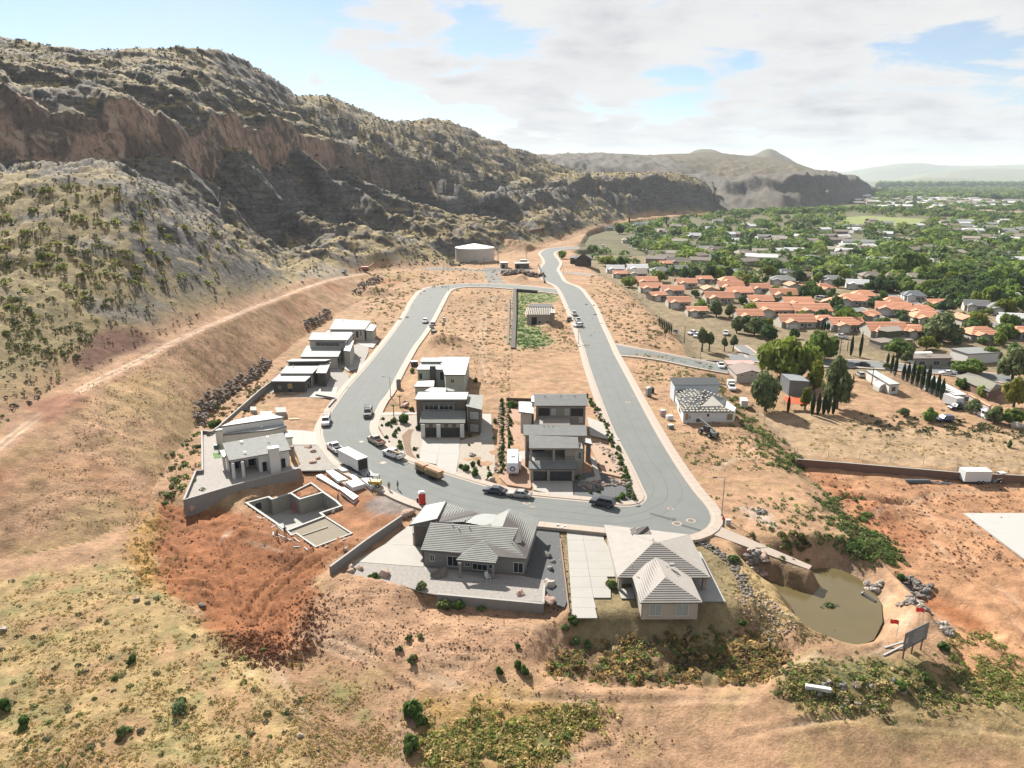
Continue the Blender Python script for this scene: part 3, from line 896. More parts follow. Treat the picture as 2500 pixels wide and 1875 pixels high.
sk.add([(-30000,-3000,-90),(30000,-3000,-90),(30000,30000,-90),(-30000,30000,-90)],[(0,1,2,3)])
import bmesh
from mathutils.geometry import tessellate_polygon
# ------------------------------------------------------------------ haze, streets, kerbs, paving
def haze():
 v=MB()
 v.box((2500,6950,185),(26000,14300,400))
 m=bpy.data.materials.new('haze')
 m.use_nodes=True
 t=NT(m.node_tree)
 pv=t.n('ShaderNodeVolumePrincipled',{'Color':(0.80,0.90,1.0,1),'Density':0.000045})
 pv.inputs['Anisotropy'].default_value=0.0
 t.n('ShaderNodeOutputMaterial',{1:pv.outputs[0]})
 tag(v.build('haze',m),kind='stuff')
haze()
ASPH=mat('asphalt',(.155,.165,.155),0.92,var=0.10,scale=0.25,bump=0.2,bscale=14,stain=0.22)
ASPH2=mat('town asphalt',(.17,.175,.175),0.9,var=0.1,scale=0.2)
CONC=mat('concrete',(.37,.345,.305),0.85,var=0.07,scale=0.5,bump=0.15,stain=0.10)
WALKM=mat('pinkish concrete walk',(.39,.32,.26),0.85,var=0.07,scale=0.5,bump=0.15)
BLOCK=mat('grey block',(.235,.225,.21),0.9,var=0.10,scale=1.2,bump=0.3)
BLOCKCAP=mat('pale block cap',(.36,.345,.32),0.88,var=0.08,scale=1.0)
GRAV=mat('grey gravel',(.30,.275,.245),0.95,var=0.30,scale=2.2,bump=0.9,bscale=9)
BLACKG=mat('black rock mulch',(.085,.088,.09),0.9,var=0.5,scale=2.6,bump=1.0,bscale=5)
TAN_GR=mat('tan gravel',(.36,.31,.25),0.95,var=0.22,scale=2.0,bump=0.8,bscale=9)
METAL=mat('galvanised metal',(.45,.46,.47),0.45,0.8,var=0.06)
DARKM=mat('dark metal',(.05,.05,.055),0.5,0.4,var=0.05)
def ribbon(E1,E2,z1,z2):
 n=len(E1)
 vs=[(a[0],a[1],z1 if not callable(z1)else z1(a))for a in E1]+[(b[0],b[1],z2 if not callable(z2)else z2(b))for b in E2]
 return vs,[(i,i+1,n+i+1,n+i)for i in range(n-1)]
def offset(E,d,closed=False):
 out=[]
 for i in range(len(E)):
  a=Vector(E[max(i-1,0)]);b=Vector(E[min(i+1,len(E)-1)])
  t=(b-a)
  if t.length<1e-6:
   t=Vector((1,0))
  t.normalize()
  out.append((E[i][0]-t.y*d,E[i][1]+t.x*d))
 return out
def zC(p):
 return-3.95*float(sstep(0,55,np.array(p[0]-stC[0][0][0])))+0.0
def street(name,st,zf,sideL=1,sideR=-1,walk=(True,True),wk=1.5,openings=()):
 """asphalt sheet + kerb and footway rings along both edges"""
 m=MB()
 loop=list(st[0])+list(reversed(st[1]))
 zl=zf if callable(zf)else(lambda p:zf)
 pts3=[Vector((p[0],p[1],zl(p)))for p in loop]
 tris=tessellate_polygon([[Vector((p[0],p[1],0))for p in loop]])
 m.add([tuple(p)for p in pts3],[tuple(t_)for t_ in tris])
 o=m.build(name,ASPH)
 bmx=bmesh.new();bmx.from_mesh(o.data)
 for f_ in bmx.faces:
  if f_.normal.z<0:f_.normal_flip()
 bmx.to_mesh(o.data);bmx.free()
 tag(o,kind='structure')
 zz=(lambda p:zf(p))if callable(zf)else(lambda p:zf)
 for e,(E,sg)in enumerate(((st[0],sideL),(st[1],sideR))):
  if not walk[e]:
   continue
  g=MB();k=MB()
  A=offset(E,0.0);B=offset(E,sg*0.45);Cc=offset(E,sg*0.6)
  W1=offset(E,sg*0.64);W2=offset(E,sg*(0.64+wk))
  up=lambda d:(lambda p:zz(p)+d)
  keep=[True]*len(E)
  if e in[q[0]for q in openings]:
   for q in openings:
    if q[0]==e:
     for i in range(len(E)):
      if q[1]<=i<=q[2]:
       keep[i]=False
  def emit(mb,P,Q,zp,zq):
   run=[]
   for i in range(len(P)):
    if keep[i]:
     run.append(i)
    if(not keep[i]or i==len(P)-1)and len(run)>1:
     v_,f_=ribbon([P[j]for j in run],[Q[j]for j in run],zp,zq)
     mb.add(v_,f_);run=[]
    elif not keep[i]:
     run=[]
  emit(k,A,B,up(0.006),up(0.01));emit(k,B,Cc,up(0.01),up(0.13));emit(k,Cc,W1,up(0.13),up(0.125))
  emit(g,W1,W2,up(0.125),up(0.14));emit(g,W2,offset(E,sg*(0.7+wk)),up(0.14),up(-0.35))
  tag(k.build('kerb',WALKM),kind='structure')
  w_=g.build('sidewalk',WALKM)
  tag(w_,kind='structure')
  J=MB();acc=0
  for i in range(1,len(E)-1):
   a,b=Vector(W1[i]),Vector(W2[i])
   seg=(Vector(E[i])-Vector(E[i-1])).length
   acc+=seg
   if acc>1.8 and keep[i]and a.y<190:
    acc=0
    t=(Vector(E[i+1])-Vector(E[i-1])).normalized()*0.02
    z=zz(a)+0.15
    J.add([(a.x-t.x,a.y-t.y,z),(a.x+t.x,a.y+t.y,z),(b.x+t.x,b.y+t.y,z),(b.x-t.x,b.y-t.y,z)],[(0,1,2,3)])
  if J.v:
   o2=J.build('joint',GRAV,None);o2.parent=w_;o2['kind']='stuff'
def side_sign(st,e):
 """which way is outwards from edge e"""
 i=len(st[0])//3
 a,b=Vector(st[0][i]),Vector(st[1][i])
 E=st[e]
 t=(Vector(E[i+1])-Vector(E[i-1])).normalized()
 nrm=Vector((-t.y,t.x))
 out=(a-b)if e==0 else(b-a)
 return 1 if nrm.dot(out)>0 else-1
def near_idx(E,p,r):
 ii=[i for i,q in enumerate(E)if math.hypot(q[0]-p[0],q[1]-p[1])<r]
 return(min(ii),max(ii))if ii else(0,-1)
pj=wz(1503,850)
op=[(0,)+near_idx(stA[0],wz(1497,862),2)]
street('street',stA,0.0,side_sign(stA,0),side_sign(stA,1))
street('upper_street',stB,0.004,side_sign(stB,0),side_sign(stB,1))
street('side_street',stC,zC,side_sign(stC,0),side_sign(stC,1),wk=1.2)
pl=MB()
def sheet(name,fr,pts,z,m,kind='structure',t=0.0,parent=None):
 b=MB()
 P=[tuple(atz(fr,x,y,z))for x,y in pts]
 if t:
  b.prism([p[:2]for p in P],z-t,z)
 else:
  b.add(P,[tuple(range(len(P)))])
 o=b.build(name,m,parent)
 if parent is None:
  tag(o,kind=kind)
 return o
sheet('street_junction','h',[(1700,862),(1790,935),(1905,930),(1800,800),(1740,800)],0.008,ASPH)
ap_m=mat('fresh asphalt',(.075,.078,.075),0.9)
ap_b=MB()
for q in([(1060,190),(1250,240),(1248,262),(1055,203)],[(1250,236),(1290,240),(1310,300),(1265,292)],[(1300,280),(1520,345),(1505,358),(1305,300)]):
 ap_b.add([tuple(atz('d',x,y,0.010))for x,y in q],[(0,1,2,3)])
tag(ap_b.build('asphalt_patch',ap_m),kind='structure')
def manhole(fr,x,y,lab,r=0.55,z=0.0):
 p=atz(fr,x,y,z)
 o=thing('manhole_cover',lab,'manhole cover',p,group='manhole covers in the street')
 a=MB();a.tube((0,0,0.002),(0,0,0.016),r*1.25,n=20);a.build('concrete_ring',TAN_GR,o,world=False)
 a=MB();a.tube((0,0,0.016),(0,0,0.024),r*0.8,n=16);a.build('lid',mat('cast iron',(.16,.13,.11),0.6,0.5),o,world=False)
manhole('d',1300,288,'iron cover in the middle of the dark trench patch',0.7)
manhole('d',1425,262,'iron cover with wide tan ring beside the trench patch',0.7)
manhole('d',1243,156,'small cover below the kerb nose at the bend',0.45)
manhole('c',1790,288,'cover in front of the silver sedan',0.6)
manhole('c',1843,323,'small cover just beyond the one near the silver sedan',0.35)
manhole('g',865,662,'cover between the lumber trailer and the long white trailer',0.6)
manhole('g',630,436,'cover left of the red bedded pickup',0.5)
manhole('f',1840,288,'cover in the right hand street beside the hillside lots',0.6)
manhole('f',1920,205,'upper cover of the pair in the right hand street',0.5)
def paving(name,lab,fr,rows,z,m=None,th=0.12,group=None):
 """rows: list of (left px, right px) lines, front to back; split lines give the slabs"""
 m=m or CONC
 first=atz(fr,*rows[0][0],z)
 o=thing(name,lab,'driveway',(first.x,first.y,z),group=group)
 for a,b in zip(rows[:-1],rows[1:]):
  na=len(a)-1
  for i in range(na):
   q=[atz(fr,*a[i],z),atz(fr,*a[i+1],z),atz(fr,*b[i+1],z),atz(fr,*b[i],z)]
   c=sum(q,Vector())/4
   q=[c+(p-c)*(1-0.03/max((p-c).length,0.1))for p in q]
   s=MB();s.prism([(p.x,p.y)for p in q],z-th,z+random.uniform(-.002,.002))
   s.build('slab',m,o)
 return o
ORNG=None
DRV=mat('drive concrete',(.36,.345,.31),0.85,var=0.06,scale=0.4,bump=0.12,stain=0.08)
rows=[]
for k in range(10):
 f_=k/9
 rows.append(None)
ys=[325,435,535,625,690,765,860,955,1045,1138]
rows=[]
for y in ys:
 l=305+(360-305)*(y-325)/813
 mdl=440+(550-440)*(y-325)/630 if y<960 else 565
 rr_=625 if y<340 else(645 if y<440 else 690+(745-690)*(y-440)/330)if y<=765 else(705 if y<=955 else None)
 rows.append((l,mdl,rr_,y))
drive_r=thing('driveway','long pale concrete driveway beside the tan hip roofed house','driveway',atz('d',330,1138,-0.45))
def slab_px(fr,pts,z,m,parent,name='slab',th=0.14):
 P=[atz(fr,x,y,z)for x,y in pts]
 c=sum(P,Vector())/len(P)
 P=[c+(p-c)*(1-0.025/max((p-c).length,0.1))for p in P]
 s=MB();s.prism([(p.x,p.y)for p in P],z-th,z)
 return s.build(name,m,parent)
for a,b in zip(rows[:-1],rows[1:]):
 slab_px('d',[(a[0],a[3]),(a[1],a[3]),(b[1]if b[3]<960 else 565+(b[3]-955)*.11,b[3]),(b[0],b[3])],-0.42,DRV,drive_r)
 if b[2]is not None and a[2]is not None:
  ra,rb=a[2],b[2]
  if a[3]==765:ra=670
  slab_px('d',[(a[1],a[3]),(ra,a[3]),(rb,b[3]),(b[1],b[3])],-0.42,DRV,drive_r)
sheet('gravel_yard','c',[(870,870),(1960,960),(1945,1150),(1940,1180),(1000,1115),(880,1095),(700,1040),(130,945),(240,815),(870,860)],-0.42,GRAV,t=0.2)
sheet('rock_mulch_yard','c',[(1890,520),(1960,500),(2080,505),(2105,760),(2140,960),(2165,1150),(2130,1225),(2060,1200),(2000,1120),(1955,1060),(1950,980),(1780,950)],-0.41,BLACKG,t=0.2)
dl=thing('driveway','wide grey concrete driveway under the grey tiled house','driveway',atz('c',240,815,-0.38))
for q in([(700,505),(760,480),(770,670),(520,655)],[(520,655),(770,670),(850,690),(865,862),(240,815)],[(760,420),(900,380),(900,560),(765,560)]):
 slab_px('c',q,-0.38,CONC,dl)
slab_px('c',[(870,860),(1500,985),(1190,985),(870,885)],-0.40,CONC,dl)
sheet('patio','d',[(1490,540),(1510,540),(1740,990),(1520,985),(1420,770)],-0.38,mat('patio concrete',(.33,.32,.30),0.8),t=0.15)
sheet('porch_slab','d',[(770,880),(800,960),(920,960),(915,860)],-0.38,CONC,t=0.15)
sheet('gravel_yard','g',[(840,150),(1240,150),(1300,390),(1250,640),(1130,600),(900,420),(800,240)],0.10,TAN_GR,t=0.3)
sheet('gravel_yard','g',[(1700,420),(2060,330),(2080,760),(1960,850),(1660,790)],0.10,TAN_GR,t=0.3)
d5=thing('driveway','concrete driveway in front of the brown house with two garage doors','driveway',atz('g',1300,640,0.14))
for q in([(1295,395),(1490,395),(1460,560),(1268,540)],[(1490,395),(1695,395),(1685,570),(1460,560)],[(1268,540),(1460,560),(1440,680),(1250,640)],[(1460,560),(1685,570),(1650,795),(1440,690)]):
 slab_px('g',q,0.14,DRV,d5)
sheet('front_walk','g',[(835,120),(1235,110),(1240,138),(825,150)],0.13,CONC,t=0.2)
sheet('garden_mulch','g',[(1200,300),(1140,300),(1065,370),(1110,560),(1140,600),(1240,640),(1180,560),(1160,440),(1170,350)],0.12,mat('bark',(.20,.125,.07),0.95,var=0.4,scale=2),t=0.2)
sheet('side_drive','e',[(1650,1180),(1840,1180),(1860,1659),(1640,1659)],0.13,CONC,t=0.2)
d7=thing('driveway','concrete driveway in front of the tan two storey house with black garage doors','driveway',atz('f',600,1500,0.14))
for q in([(545,1350),(820,1350),(830,1530),(570,1470)],[(820,1350),(1090,1350),(1105,1560),(830,1535)]):
 slab_px('f',q,0.14,CONC,d7)
sheet('gravel_yard','f',[(1110,1240),(1500,1240),(1900,1500),(1950,1620),(1640,1640),(1110,1560)],0.11,BLACKG,t=0.3)
sheet('sand_yard','f',[(1330,820),(1420,830),(1700,900),(1900,1330),(1500,1240),(1340,900)],0.11,mat('pinkish sand',(.38,.26,.18),0.95,var=0.2,scale=2),t=0.3)
sheet('front_walk','f',[(1330,1035),(1395,1035),(1480,1330),(1330,1360),(1200,1420),(1160,1400),(1300,1310),(1400,1290)],0.15,CONC,t=0.2)
sheet('side_yard','f',[(250,360),(400,400),(450,900),(540,1420),(520,1450),(210,1400),(110,1300),(160,900)],0.10,mat('pink gravel',(.37,.23,.155),0.95,var=0.2,scale=2.4,bump=0.7),t=0.3)
sheet('rv_pad','f',[(360,940),(450,950),(450,1060),(270,1060)],0.12,CONC,t=0.2)
sheet('side_drive','f',[(1290,480),(1500,560),(1740,800),(1600,790),(1330,730)],0.13,CONC,t=0.2)
lot1=[(1090,1180),(1200,1190),(1620,1190),(1860,1200),(1990,1080),(2000,950),(1900,880),(2140,870),(2212,700),(2212,600),(1700,700),(1200,1000)]
sheet('gravel_yard','a',lot1,0.10,GRAV,t=0.4)
for lab,q in(('driveway of the dark walled house beside the block wall',[(1220,1150),(1560,1100),(1880,1080),(1850,1200),(1600,1195),(1225,1190)]),
('driveway of the middle pale house in the left row',[(1880,840),(1960,760),(2110,800),(2140,870),(2000,915)]),
('driveway of the far white house in the left row',[(2060,600),(2180,540),(2320,580),(2260,660),(2150,640)])):
 p=atz('a',*q[0],0.16)
 o=thing('driveway',lab,'driveway',p)
 slab_px('a',q,0.16,CONC,o)
dw=thing('driveway','bright concrete driveway behind the white flat roofed house','driveway',atz('b',1320,380,0.14))
slab_px('b',[(1310,215),(1500,225),(1500,380),(1330,380)],0.16,DRV,dw)
slab_px('b',[(1500,225),(1640,240),(1665,380),(1500,380)],0.16,DRV,dw)
sheet('gravel_yard','b',[(1330,385),(1665,385),(1800,560),(1900,640),(1700,655),(1480,660),(1380,560)],0.14,GRAV,t=0.25)
sheet('gravel_yard','b',[(430,240),(620,240),(700,640),(1480,600),(1480,640),(230,975),(355,680),(420,660)],1.26,mat('pale gravel',(.33,.30,.27),0.95,var=0.25,scale=2.2,bump=0.8),t=0.25)
sheet('lawn_patch','b',[(525,470),(600,462),(625,520),(545,528)],1.29,mat('lawn',(.06,.16,.025),0.9,var=0.3,scale=3))
sheet('concrete_pad','p',[(1800,145),(2212,145),(3300,150),(3300,1000),(2212,450)],-4.35,mat('new slab',(.42,.41,.38),0.8,var=0.05),t=0.3)
sp=thing('spillway','tan concrete access ramp running from the street bend down to the pond','ramp',atz('p',90,240,-0.1))
for k in range(6):
 f0,f1=k/6,(k+1)/6
 A=lambda f:(75+595*f,260+230*f)if False else(60+700*f,275+255*f)
 B=lambda f:(150+630*f,235+270*f)
 z0=-0.02-1.3*f0;z1=-0.02-1.3*f1
 P=[atz('p',*A(f0),z0),atz('p',*B(f0),z0),atz('p',*B(f1),z1),atz('p',*A(f1),z1)]
 s=MB();s.slab([tuple(p+Vector((0,0,0.12)))for p in P],0.22);s.build('slab',WALKM,sp)
wm_=bpy.data.materials.new('muddy water');wm_.use_nodes=True
t_=NT(wm_.node_tree)
g_=t_.n('ShaderNodeNewGeometry')
bp_=t_.n('ShaderNodeBump',{'Strength':0.08,'Distance':0.05,'Height':t_.noise(g_.outputs['Position'],3.0,4,0.6)})
k_=t_.mix(t_.noise(g_.outputs['Position'],0.25,3),(.085,.066,.030),(.115,.090,.042))
b_=t_.n('ShaderNodeBsdfPrincipled',{'Base Color':k_,'Roughness':0.12,'Normal':bp_.outputs[0]})
t_.n('ShaderNodeOutputMaterial',{0:b_.outputs[0]})
sheet('pond_water','p',[(400,505),(560,535),(700,540),(830,515),(960,520),(1090,580),(1190,660),(1250,760),(1258,880),(1200,1000),(1090,1050),(960,1050),(830,1000),(710,900),(640,780),(550,690),(450,610)],WATER_Z,wm_)
SEAM=mat('crack seal',(.085,.09,.085),.8)
for st_n,(st,i0,i1)in enumerate(((stA,20,250),(stB,3,100))):
 m_=mid(st)[i0:i1]
 for off_ in(-.1,2.6,-2.7):
  jit=[(p[0]+.12*math.sin(k*.9+off_),p[1]+.12*math.sin(k*1.3))for k,p in enumerate(m_)]
  mb=MB();v_,f_=ribbon(offset(jit,off_+(.05 if off_==-.1 else .035)),offset(jit,off_-(.05 if off_==-.1 else .035)),.012,.012);mb.add(v_,f_)
  tag(mb.build('asphalt_seam',SEAM),kind='structure')
# ------------------------------------------------------------------ houses
GLASS=mat('window glass',(.02,.025,.03),0.08,var=0.02,spec=0.6)
BLIND=mat('window with blind',(.33,.36,.36),0.35,var=0.05)
FRAMEM=mat('white frame',(.55,.54,.51),0.6,var=0.03)
DARKIN=mat('dark interior',(.03,.028,.026),0.95,var=0.2)
GDOOR=mat('dark garage door',(.040,.038,.037),0.7,var=0.1)
TILE_G=mat('grey roof tile',(.27,.275,.25),0.85,var=0.17,scale=0.8,bump=0.3,bscale=10)
TILE_B=mat('beige roof tile',(.345,.315,.28),0.85,var=0.12,scale=0.8,bump=0.3,bscale=10)
TILE_D=mat('weathered grey tile',(.24,.245,.235),0.85,var=0.20,scale=0.9,bump=0.3,bscale=10)
ROOFW=mat('white membrane roof',(.56,.555,.53),0.8,var=0.05,scale=0.3,stain=0.12)
ROOFG=mat('pale flat roof',(.37,.38,.36),0.85,var=0.08,scale=0.3,stain=0.15)
W_WHITE=mat('white stucco',(.56,.55,.52),0.9,var=0.05,bump=0.15)
W_CREAM=mat('cream stucco',(.47,.44,.38),0.9,var=0.06,bump=0.15)
W_GREY=mat('grey stucco',(.20,.19,.175),0.9,var=0.08,bump=0.2)
W_BROWN=mat('brown stucco',(.15,.125,.10),0.9,var=0.1,bump=0.2)
W_TAN=mat('tan stucco',(.30,.265,.22),0.9,var=0.07,bump=0.2)
W_DARK=mat('dark stone veneer',(.085,.08,.072),0.9,var=0.35,scale=3,bump=0.4)
FASC=mat('dark fascia',(.09,.075,.07),0.7,var=0.05)
WOOD=mat('raw lumber',(.44,.31,.17),0.8,var=0.2,scale=2)
OSB=mat('sheathing board',(.36,.25,.14),0.85,var=0.2,scale=2)
STONEP=mat('stone column',(.33,.26,.22),0.9,var=0.3,scale=3)
def aslope(fr,x,y,z0,Y0,ky=0.0,kx=0.0,x0=0.0):
 u,s=ray(*F(fr,x,y))
 Y=(CAM_H-z0+ky*Y0+kx*x0)/(s+ky+kx*u)
 return Vector((u*Y,Y,CAM_H-s*Y))
def inset_poly(P,d):
 n=len(P)
 P=[Vector((p[0],p[1]))for p in P]
 area=sum(P[i].x*P[(i+1)%n].y-P[(i+1)%n].x*P[i].y for i in range(n))
 sg=1 if area>0 else-1
 out=[]
 for i in range(n):
  a,b,c=P[i-1],P[i],P[(i+1)%n]
  t1=(b-a).normalized();t2=(c-b).normalized()
  n1=Vector((-t1.y,t1.x))*sg;n2=Vector((-t2.y,t2.x))*sg
  k=1+n1.dot(n2)
  if k<0.2:
   k=0.2
  out.append(b+(n1+n2)*(d/k))
 return[(p.x,p.y)for p in out]
def clip_t(P,t0,keep_ge):
 out=[]
 for i in range(len(P)):
  a,b=P[i],P[(i+1)%len(P)]
  ina=(a[1]>=t0-1e-7)if keep_ge else(a[1]<=t0+1e-7)
  inb=(b[1]>=t0-1e-7)if keep_ge else(b[1]<=t0+1e-7)
  if ina:
   out.append(a)
  if ina!=inb:
   f=(t0-a[1])/(b[1]-a[1])
   out.append((a[0]+f*(b[0]-a[0]),t0))
 return out
def tile_plane(mb,poly3,course=0.36,th=0.14,lift=0.055,mi=0,side=1):
 """pitched roof plane made of overlapping courses, each with its own butt edge"""
 P=[Vector(p)for p in poly3]
 nz=Vector((0,0,0))
 for i in range(len(P)):
  nz+=P[i].cross(P[(i+1)%len(P)])
 nz.normalize()
 if nz.z<0:
  nz=-nz
  P.reverse()
 mb.slab([tuple(p)for p in P],th,side)
 down=Vector((nz.x,nz.y,0))
 if down.length<0.01:
  down=Vector((0,-1,0))
 down=(down-nz*down.dot(nz)).normalized()
 ax=nz.cross(down)
 o=sum(P,Vector())/len(P)
 Q=[((p-o).dot(ax),(p-o).dot(down))for p in P]
 t0=min(q[1]for q in Q);t1=max(q[1]for q in Q)
 n=max(1,int(round((t1-t0)/course)))
 wdt=(t1-t0)/n
 for k in range(n):
  a,b=t0+k*wdt,t0+(k+1)*wdt
  c=clip_t(clip_t(Q,a,True),b,False)
  if len(c)<3:
   continue
  vs=[o+ax*q[0]+down*q[1]+nz*(0.006+lift*(q[1]-a)/wdt)for q in c]
  mb.add(vs,[tuple(range(len(vs)))],mi)
  e=[q[0]for q in c if abs(q[1]-b)<1e-5]
  if len(e)>=2:
   e0,e1=min(e),max(e)
   v2=[o+ax*e0+down*b+nz*0.004,o+ax*e1+down*b+nz*0.004,
   o+ax*e1+down*b+nz*(lift+0.006),o+ax*e0+down*b+nz*(lift+0.006)]
   mb.add(v2,[(0,1,2,3)],side)
class House:
 def __init__(self,name,label,cat,origin,z0,group=None,wall=None,roof=None):
  self.o=thing(name,label,cat,(origin[0],origin[1],z0),group=group)
  self.z0,self.wall,self.roof=z0,wall,roof
 def tiled(self,polys,m=None,course=0.36,th=0.14,fascia=None):
  for poly in polys:
   mb=MB()
   tile_plane(mb,poly,course,th)
   mb.build('roof',[m or self.roof,fascia or FASC],self.o)
 def flat(self,poly,z,m=None,t=0.28,parapet=None,name='roof'):
  mb=MB()
  if len(poly[0])==2:
   mb.prism(poly,z-t,z)
  else:
   mb.slab([tuple(p)for p in poly],t)
  r_=mb.build(name,m or self.roof,self.o)
  mb=MB()       # thin edge trim standing proud of the slab
  P=poly if len(poly[0])==2 else[(p[0],p[1])for p in poly]
  Z_=[z]*len(P)if len(poly[0])==2 else[p[2]for p in poly]
  c=(sum(p[0]for p in P)/len(P),sum(p[1]for p in P)/len(P))
  for i in range(len(P)):
   a,b=Vector((*P[i],Z_[i])),Vector((*P[(i+1)%len(P)],Z_[(i+1)%len(P)]))
   d_=(b-a);L=d_.length
   if L<0.3:continue
   out=Vector((d_.y,-d_.x,0)).normalized()
   if out.dot(Vector(((a.x+b.x)/2-c[0],(a.y+b.y)/2-c[1],0)))<0:out=-out
   q=[a+out*.03,b+out*.03,b-out*.06,a-out*.06]
   mb.slab([tuple(v+Vector((0,0,.035)))for v in q],t*.8+.04)
  tr_=mb.build('edge_trim',FASC,r_)
  return r_
 def walls(self,poly,zt,z0=None,m=None,name='wall'):
  mb=MB()
  mb.prism(poly,self.z0-0.3 if z0 is None else z0,zt)
  return mb.build(name,m or self.wall,self.o)
 def block(self,fr,pts,z,wall=None,roof=None,inset=0.35,z0=None,t=0.28,ky=0,kx=0):
  if ky or kx:
   r0=atz(fr,*pts[0],z)
   P3=[aslope(fr,x,y,z,r0.y,ky,kx,r0.x)for x,y in pts]
   self.flat(P3,z,roof,t)
   ins=inset_poly([(p.x,p.y)for p in P3],inset)
   zt=[z+ky*(q[1]-r0.y)+kx*(q[0]-r0.x)-t-0.004 for q in ins]
   mb=MB();mb.prism(ins,self.z0-0.3 if z0 is None else z0,zt)
   mb.build('wall',wall or self.wall,self.o)
   return P3,ins
  P=[tuple(atz(fr,x,y,z)[:2])for x,y in pts]
  self.flat(P,z,roof,t)
  ins=inset_poly(P,inset)
  self.walls(ins,z-t-0.004,z0,wall)
  return P,ins
 def box_px(self,fr,base,z0,w,d,h,m,name='column'):
  p=atz(fr,*base,z0)
  mb=MB();mb.box((p.x,p.y+d/2,z0+h/2),(w,d,h))
  return mb.build(name,m,self.o)
 def _onwall(self,A,B,fr,x,y):
  u,s=ray(*F(fr,x,y))
  dx,dy=B[0]-A[0],B[1]-A[1]
  det=dx-u*dy
  t=(u*A[1]-A[0])/det
  Y=A[1]+t*dy
  return t*math.hypot(dx,dy),CAM_H-s*Y
 def opening(self,A,B,fr,p0,p1,kind='window',pane=None,panels=4,mull=1,proud=0.04,frame=None):
  """p0,p1: opposite corners in the picture, on the vertical wall through A-B"""
  a0,zt=self._onwall(A,B,fr,*p0)
  a1,zb=self._onwall(A,B,fr,*p1)
  if a0>a1:a0,a1=a1,a0
  if zb>zt:zb,zt=zt,zb
  zb=max(zb,self.z0+0.03)
  self.opening_m(A,B,a0,a1,zb,zt,kind,pane,panels,mull,proud,frame)
 def opening_m(self,A,B,a0,a1,zb,zt,kind='window',pane=None,panels=4,mull=1,proud=0.04,frame=None):
  A,B=Vector(A[:2]),Vector(B[:2])
  t=(B-A).normalized()
  nrm=Vector((t.y,-t.x))
  mid_=(A+B)/2
  if nrm.dot(-mid_)<0:            # faces the viewer's side
   nrm=-nrm
  rz=math.atan2(t.y,t.x)
  def bx(mb,s0,s1,z0_,z1_,dep,thick):
   c=A+t*((s0+s1)/2)+nrm*dep
   mb.box((c.x,c.y,(z0_+z1_)/2),(s1-s0,thick,z1_-z0_),rz)
  if kind=='window':
   f=MB();w_=0.07
   bx(f,a0-w_,a1+w_,zt,zt+w_,proud,.10);bx(f,a0-w_,a1+w_,zb-w_,zb,proud,.12)
   bx(f,a0-w_,a0,zb,zt,proud,.10);bx(f,a1,a1+w_,zb,zt,proud,.10)
   for k in range(1,mull+1):
    c=a0+(a1-a0)*k/(mull+1)
    bx(f,c-.025,c+.025,zb,zt,proud,.08)
   fo=f.build('window',frame or FRAMEM,self.o)
   g=MB();bx(g,a0,a1,zb,zt,proud-.03,.06)
   g.build('pane',pane or GLASS,fo)
  elif kind=='garage_door':
   f=MB();bx(f,a0,a1,zb,zt,-0.02,.08)
   fo=f.build('garage_door',pane or GDOOR,self.o)
   n=panels
   for k in range(n):
    g=MB();hh=(zt-zb)/n
    bx(g,a0+.03,a1-.03,zb+k*hh+.02,zb+(k+1)*hh-.02,0.03,.05)
    g.build('panel',pane or GDOOR,fo)
  else:
   f=MB();bx(f,a0,a1,zb,zt,0.01,.06)
   f.build(kind,pane or DARKIN,self.o)
 def vent(self,fr,x,y,z,h=0.55,r=0.09):
  p=atz(fr,x,y,z)
  mb=MB();mb.tube((p.x,p.y,z-0.3),(p.x,p.y,z+h),r,n=8)
  mb.build('vent_pipe',METAL,self.o)
V3=lambda p:tuple(p)
# ---- tan hip roofed house, front right
h1=House('house','single storey tan house with beige tiled hip roof, nearest house beside the pond','house',atz('d',1200,800,0),-0.42,wall=mat('tan stucco light',(.43,.385,.32),0.9,var=0.05,bump=0.2),roof=TILE_B)
E,RZ=2.15,5.0
A,B,Cn,D_=[atz('d',*p,E)for p in((645,300),(765,775),(1600,775),(1412,390))]
pk1,pk2=atz('d',1095,455,RZ),atz('d',1130,455,RZ)
h1.tiled([[A,B,pk1],[B,Cn,pk2,pk1],[Cn,D_,pk2],[D_,A,pk1,pk2]],fascia=FASC)
FL,FRr=atz('d',970,1003,E+.02),atz('d',1528,1000,E+.02)
rp=atz('d',1200,775,4.0)
rb=Vector((rp.x*0.985,rp.y+5.6,4.0))
LB=Vector((FL.x,B.y+1.2,E+.02));RB=Vector((FRr.x,B.y+1.2,E+.02))
h1.tiled([[FL,FRr,rp],[FL,rp,rb,LB],[FRr,RB,rb,rp]])
h1.tiled([[atz('d',880,335,4.1),atz('d',1040,310,4.1),atz('d',1070,385,3.2),atz('d',905,420,3.8)]])
main=inset_poly([A[:2],B[:2],Cn[:2],D_[:2]],0.45)
main2=[main[0],(main[1][0],main[1][1]+2.2),(main[2][0],main[2][1]+3.0),main[3]]
h1.walls(main2,E-.16)
wing=inset_poly([(FL.x,FL.y),(FRr.x,FRr.y),(RB.x,RB.y+3),(LB.x,LB.y+3)],0.4)
h1.walls(wing,E-.16)
fa,fb=wing[0],wing[1]
h1.opening(fa,fb,'d',(1055,1012),(1158,1112),pane=BLIND,mull=1)
h1.opening(fa,fb,'d',(1293,1012),(1396,1115),pane=BLIND,mull=1)
for fr_b in((785,893),):
 h1.box_px('d',fr_b,-0.42,.45,.45,E+.35,h1.wall)
h1.box_px('d',(1545,890),-0.42,.55,.55,E+.35,STONEP)
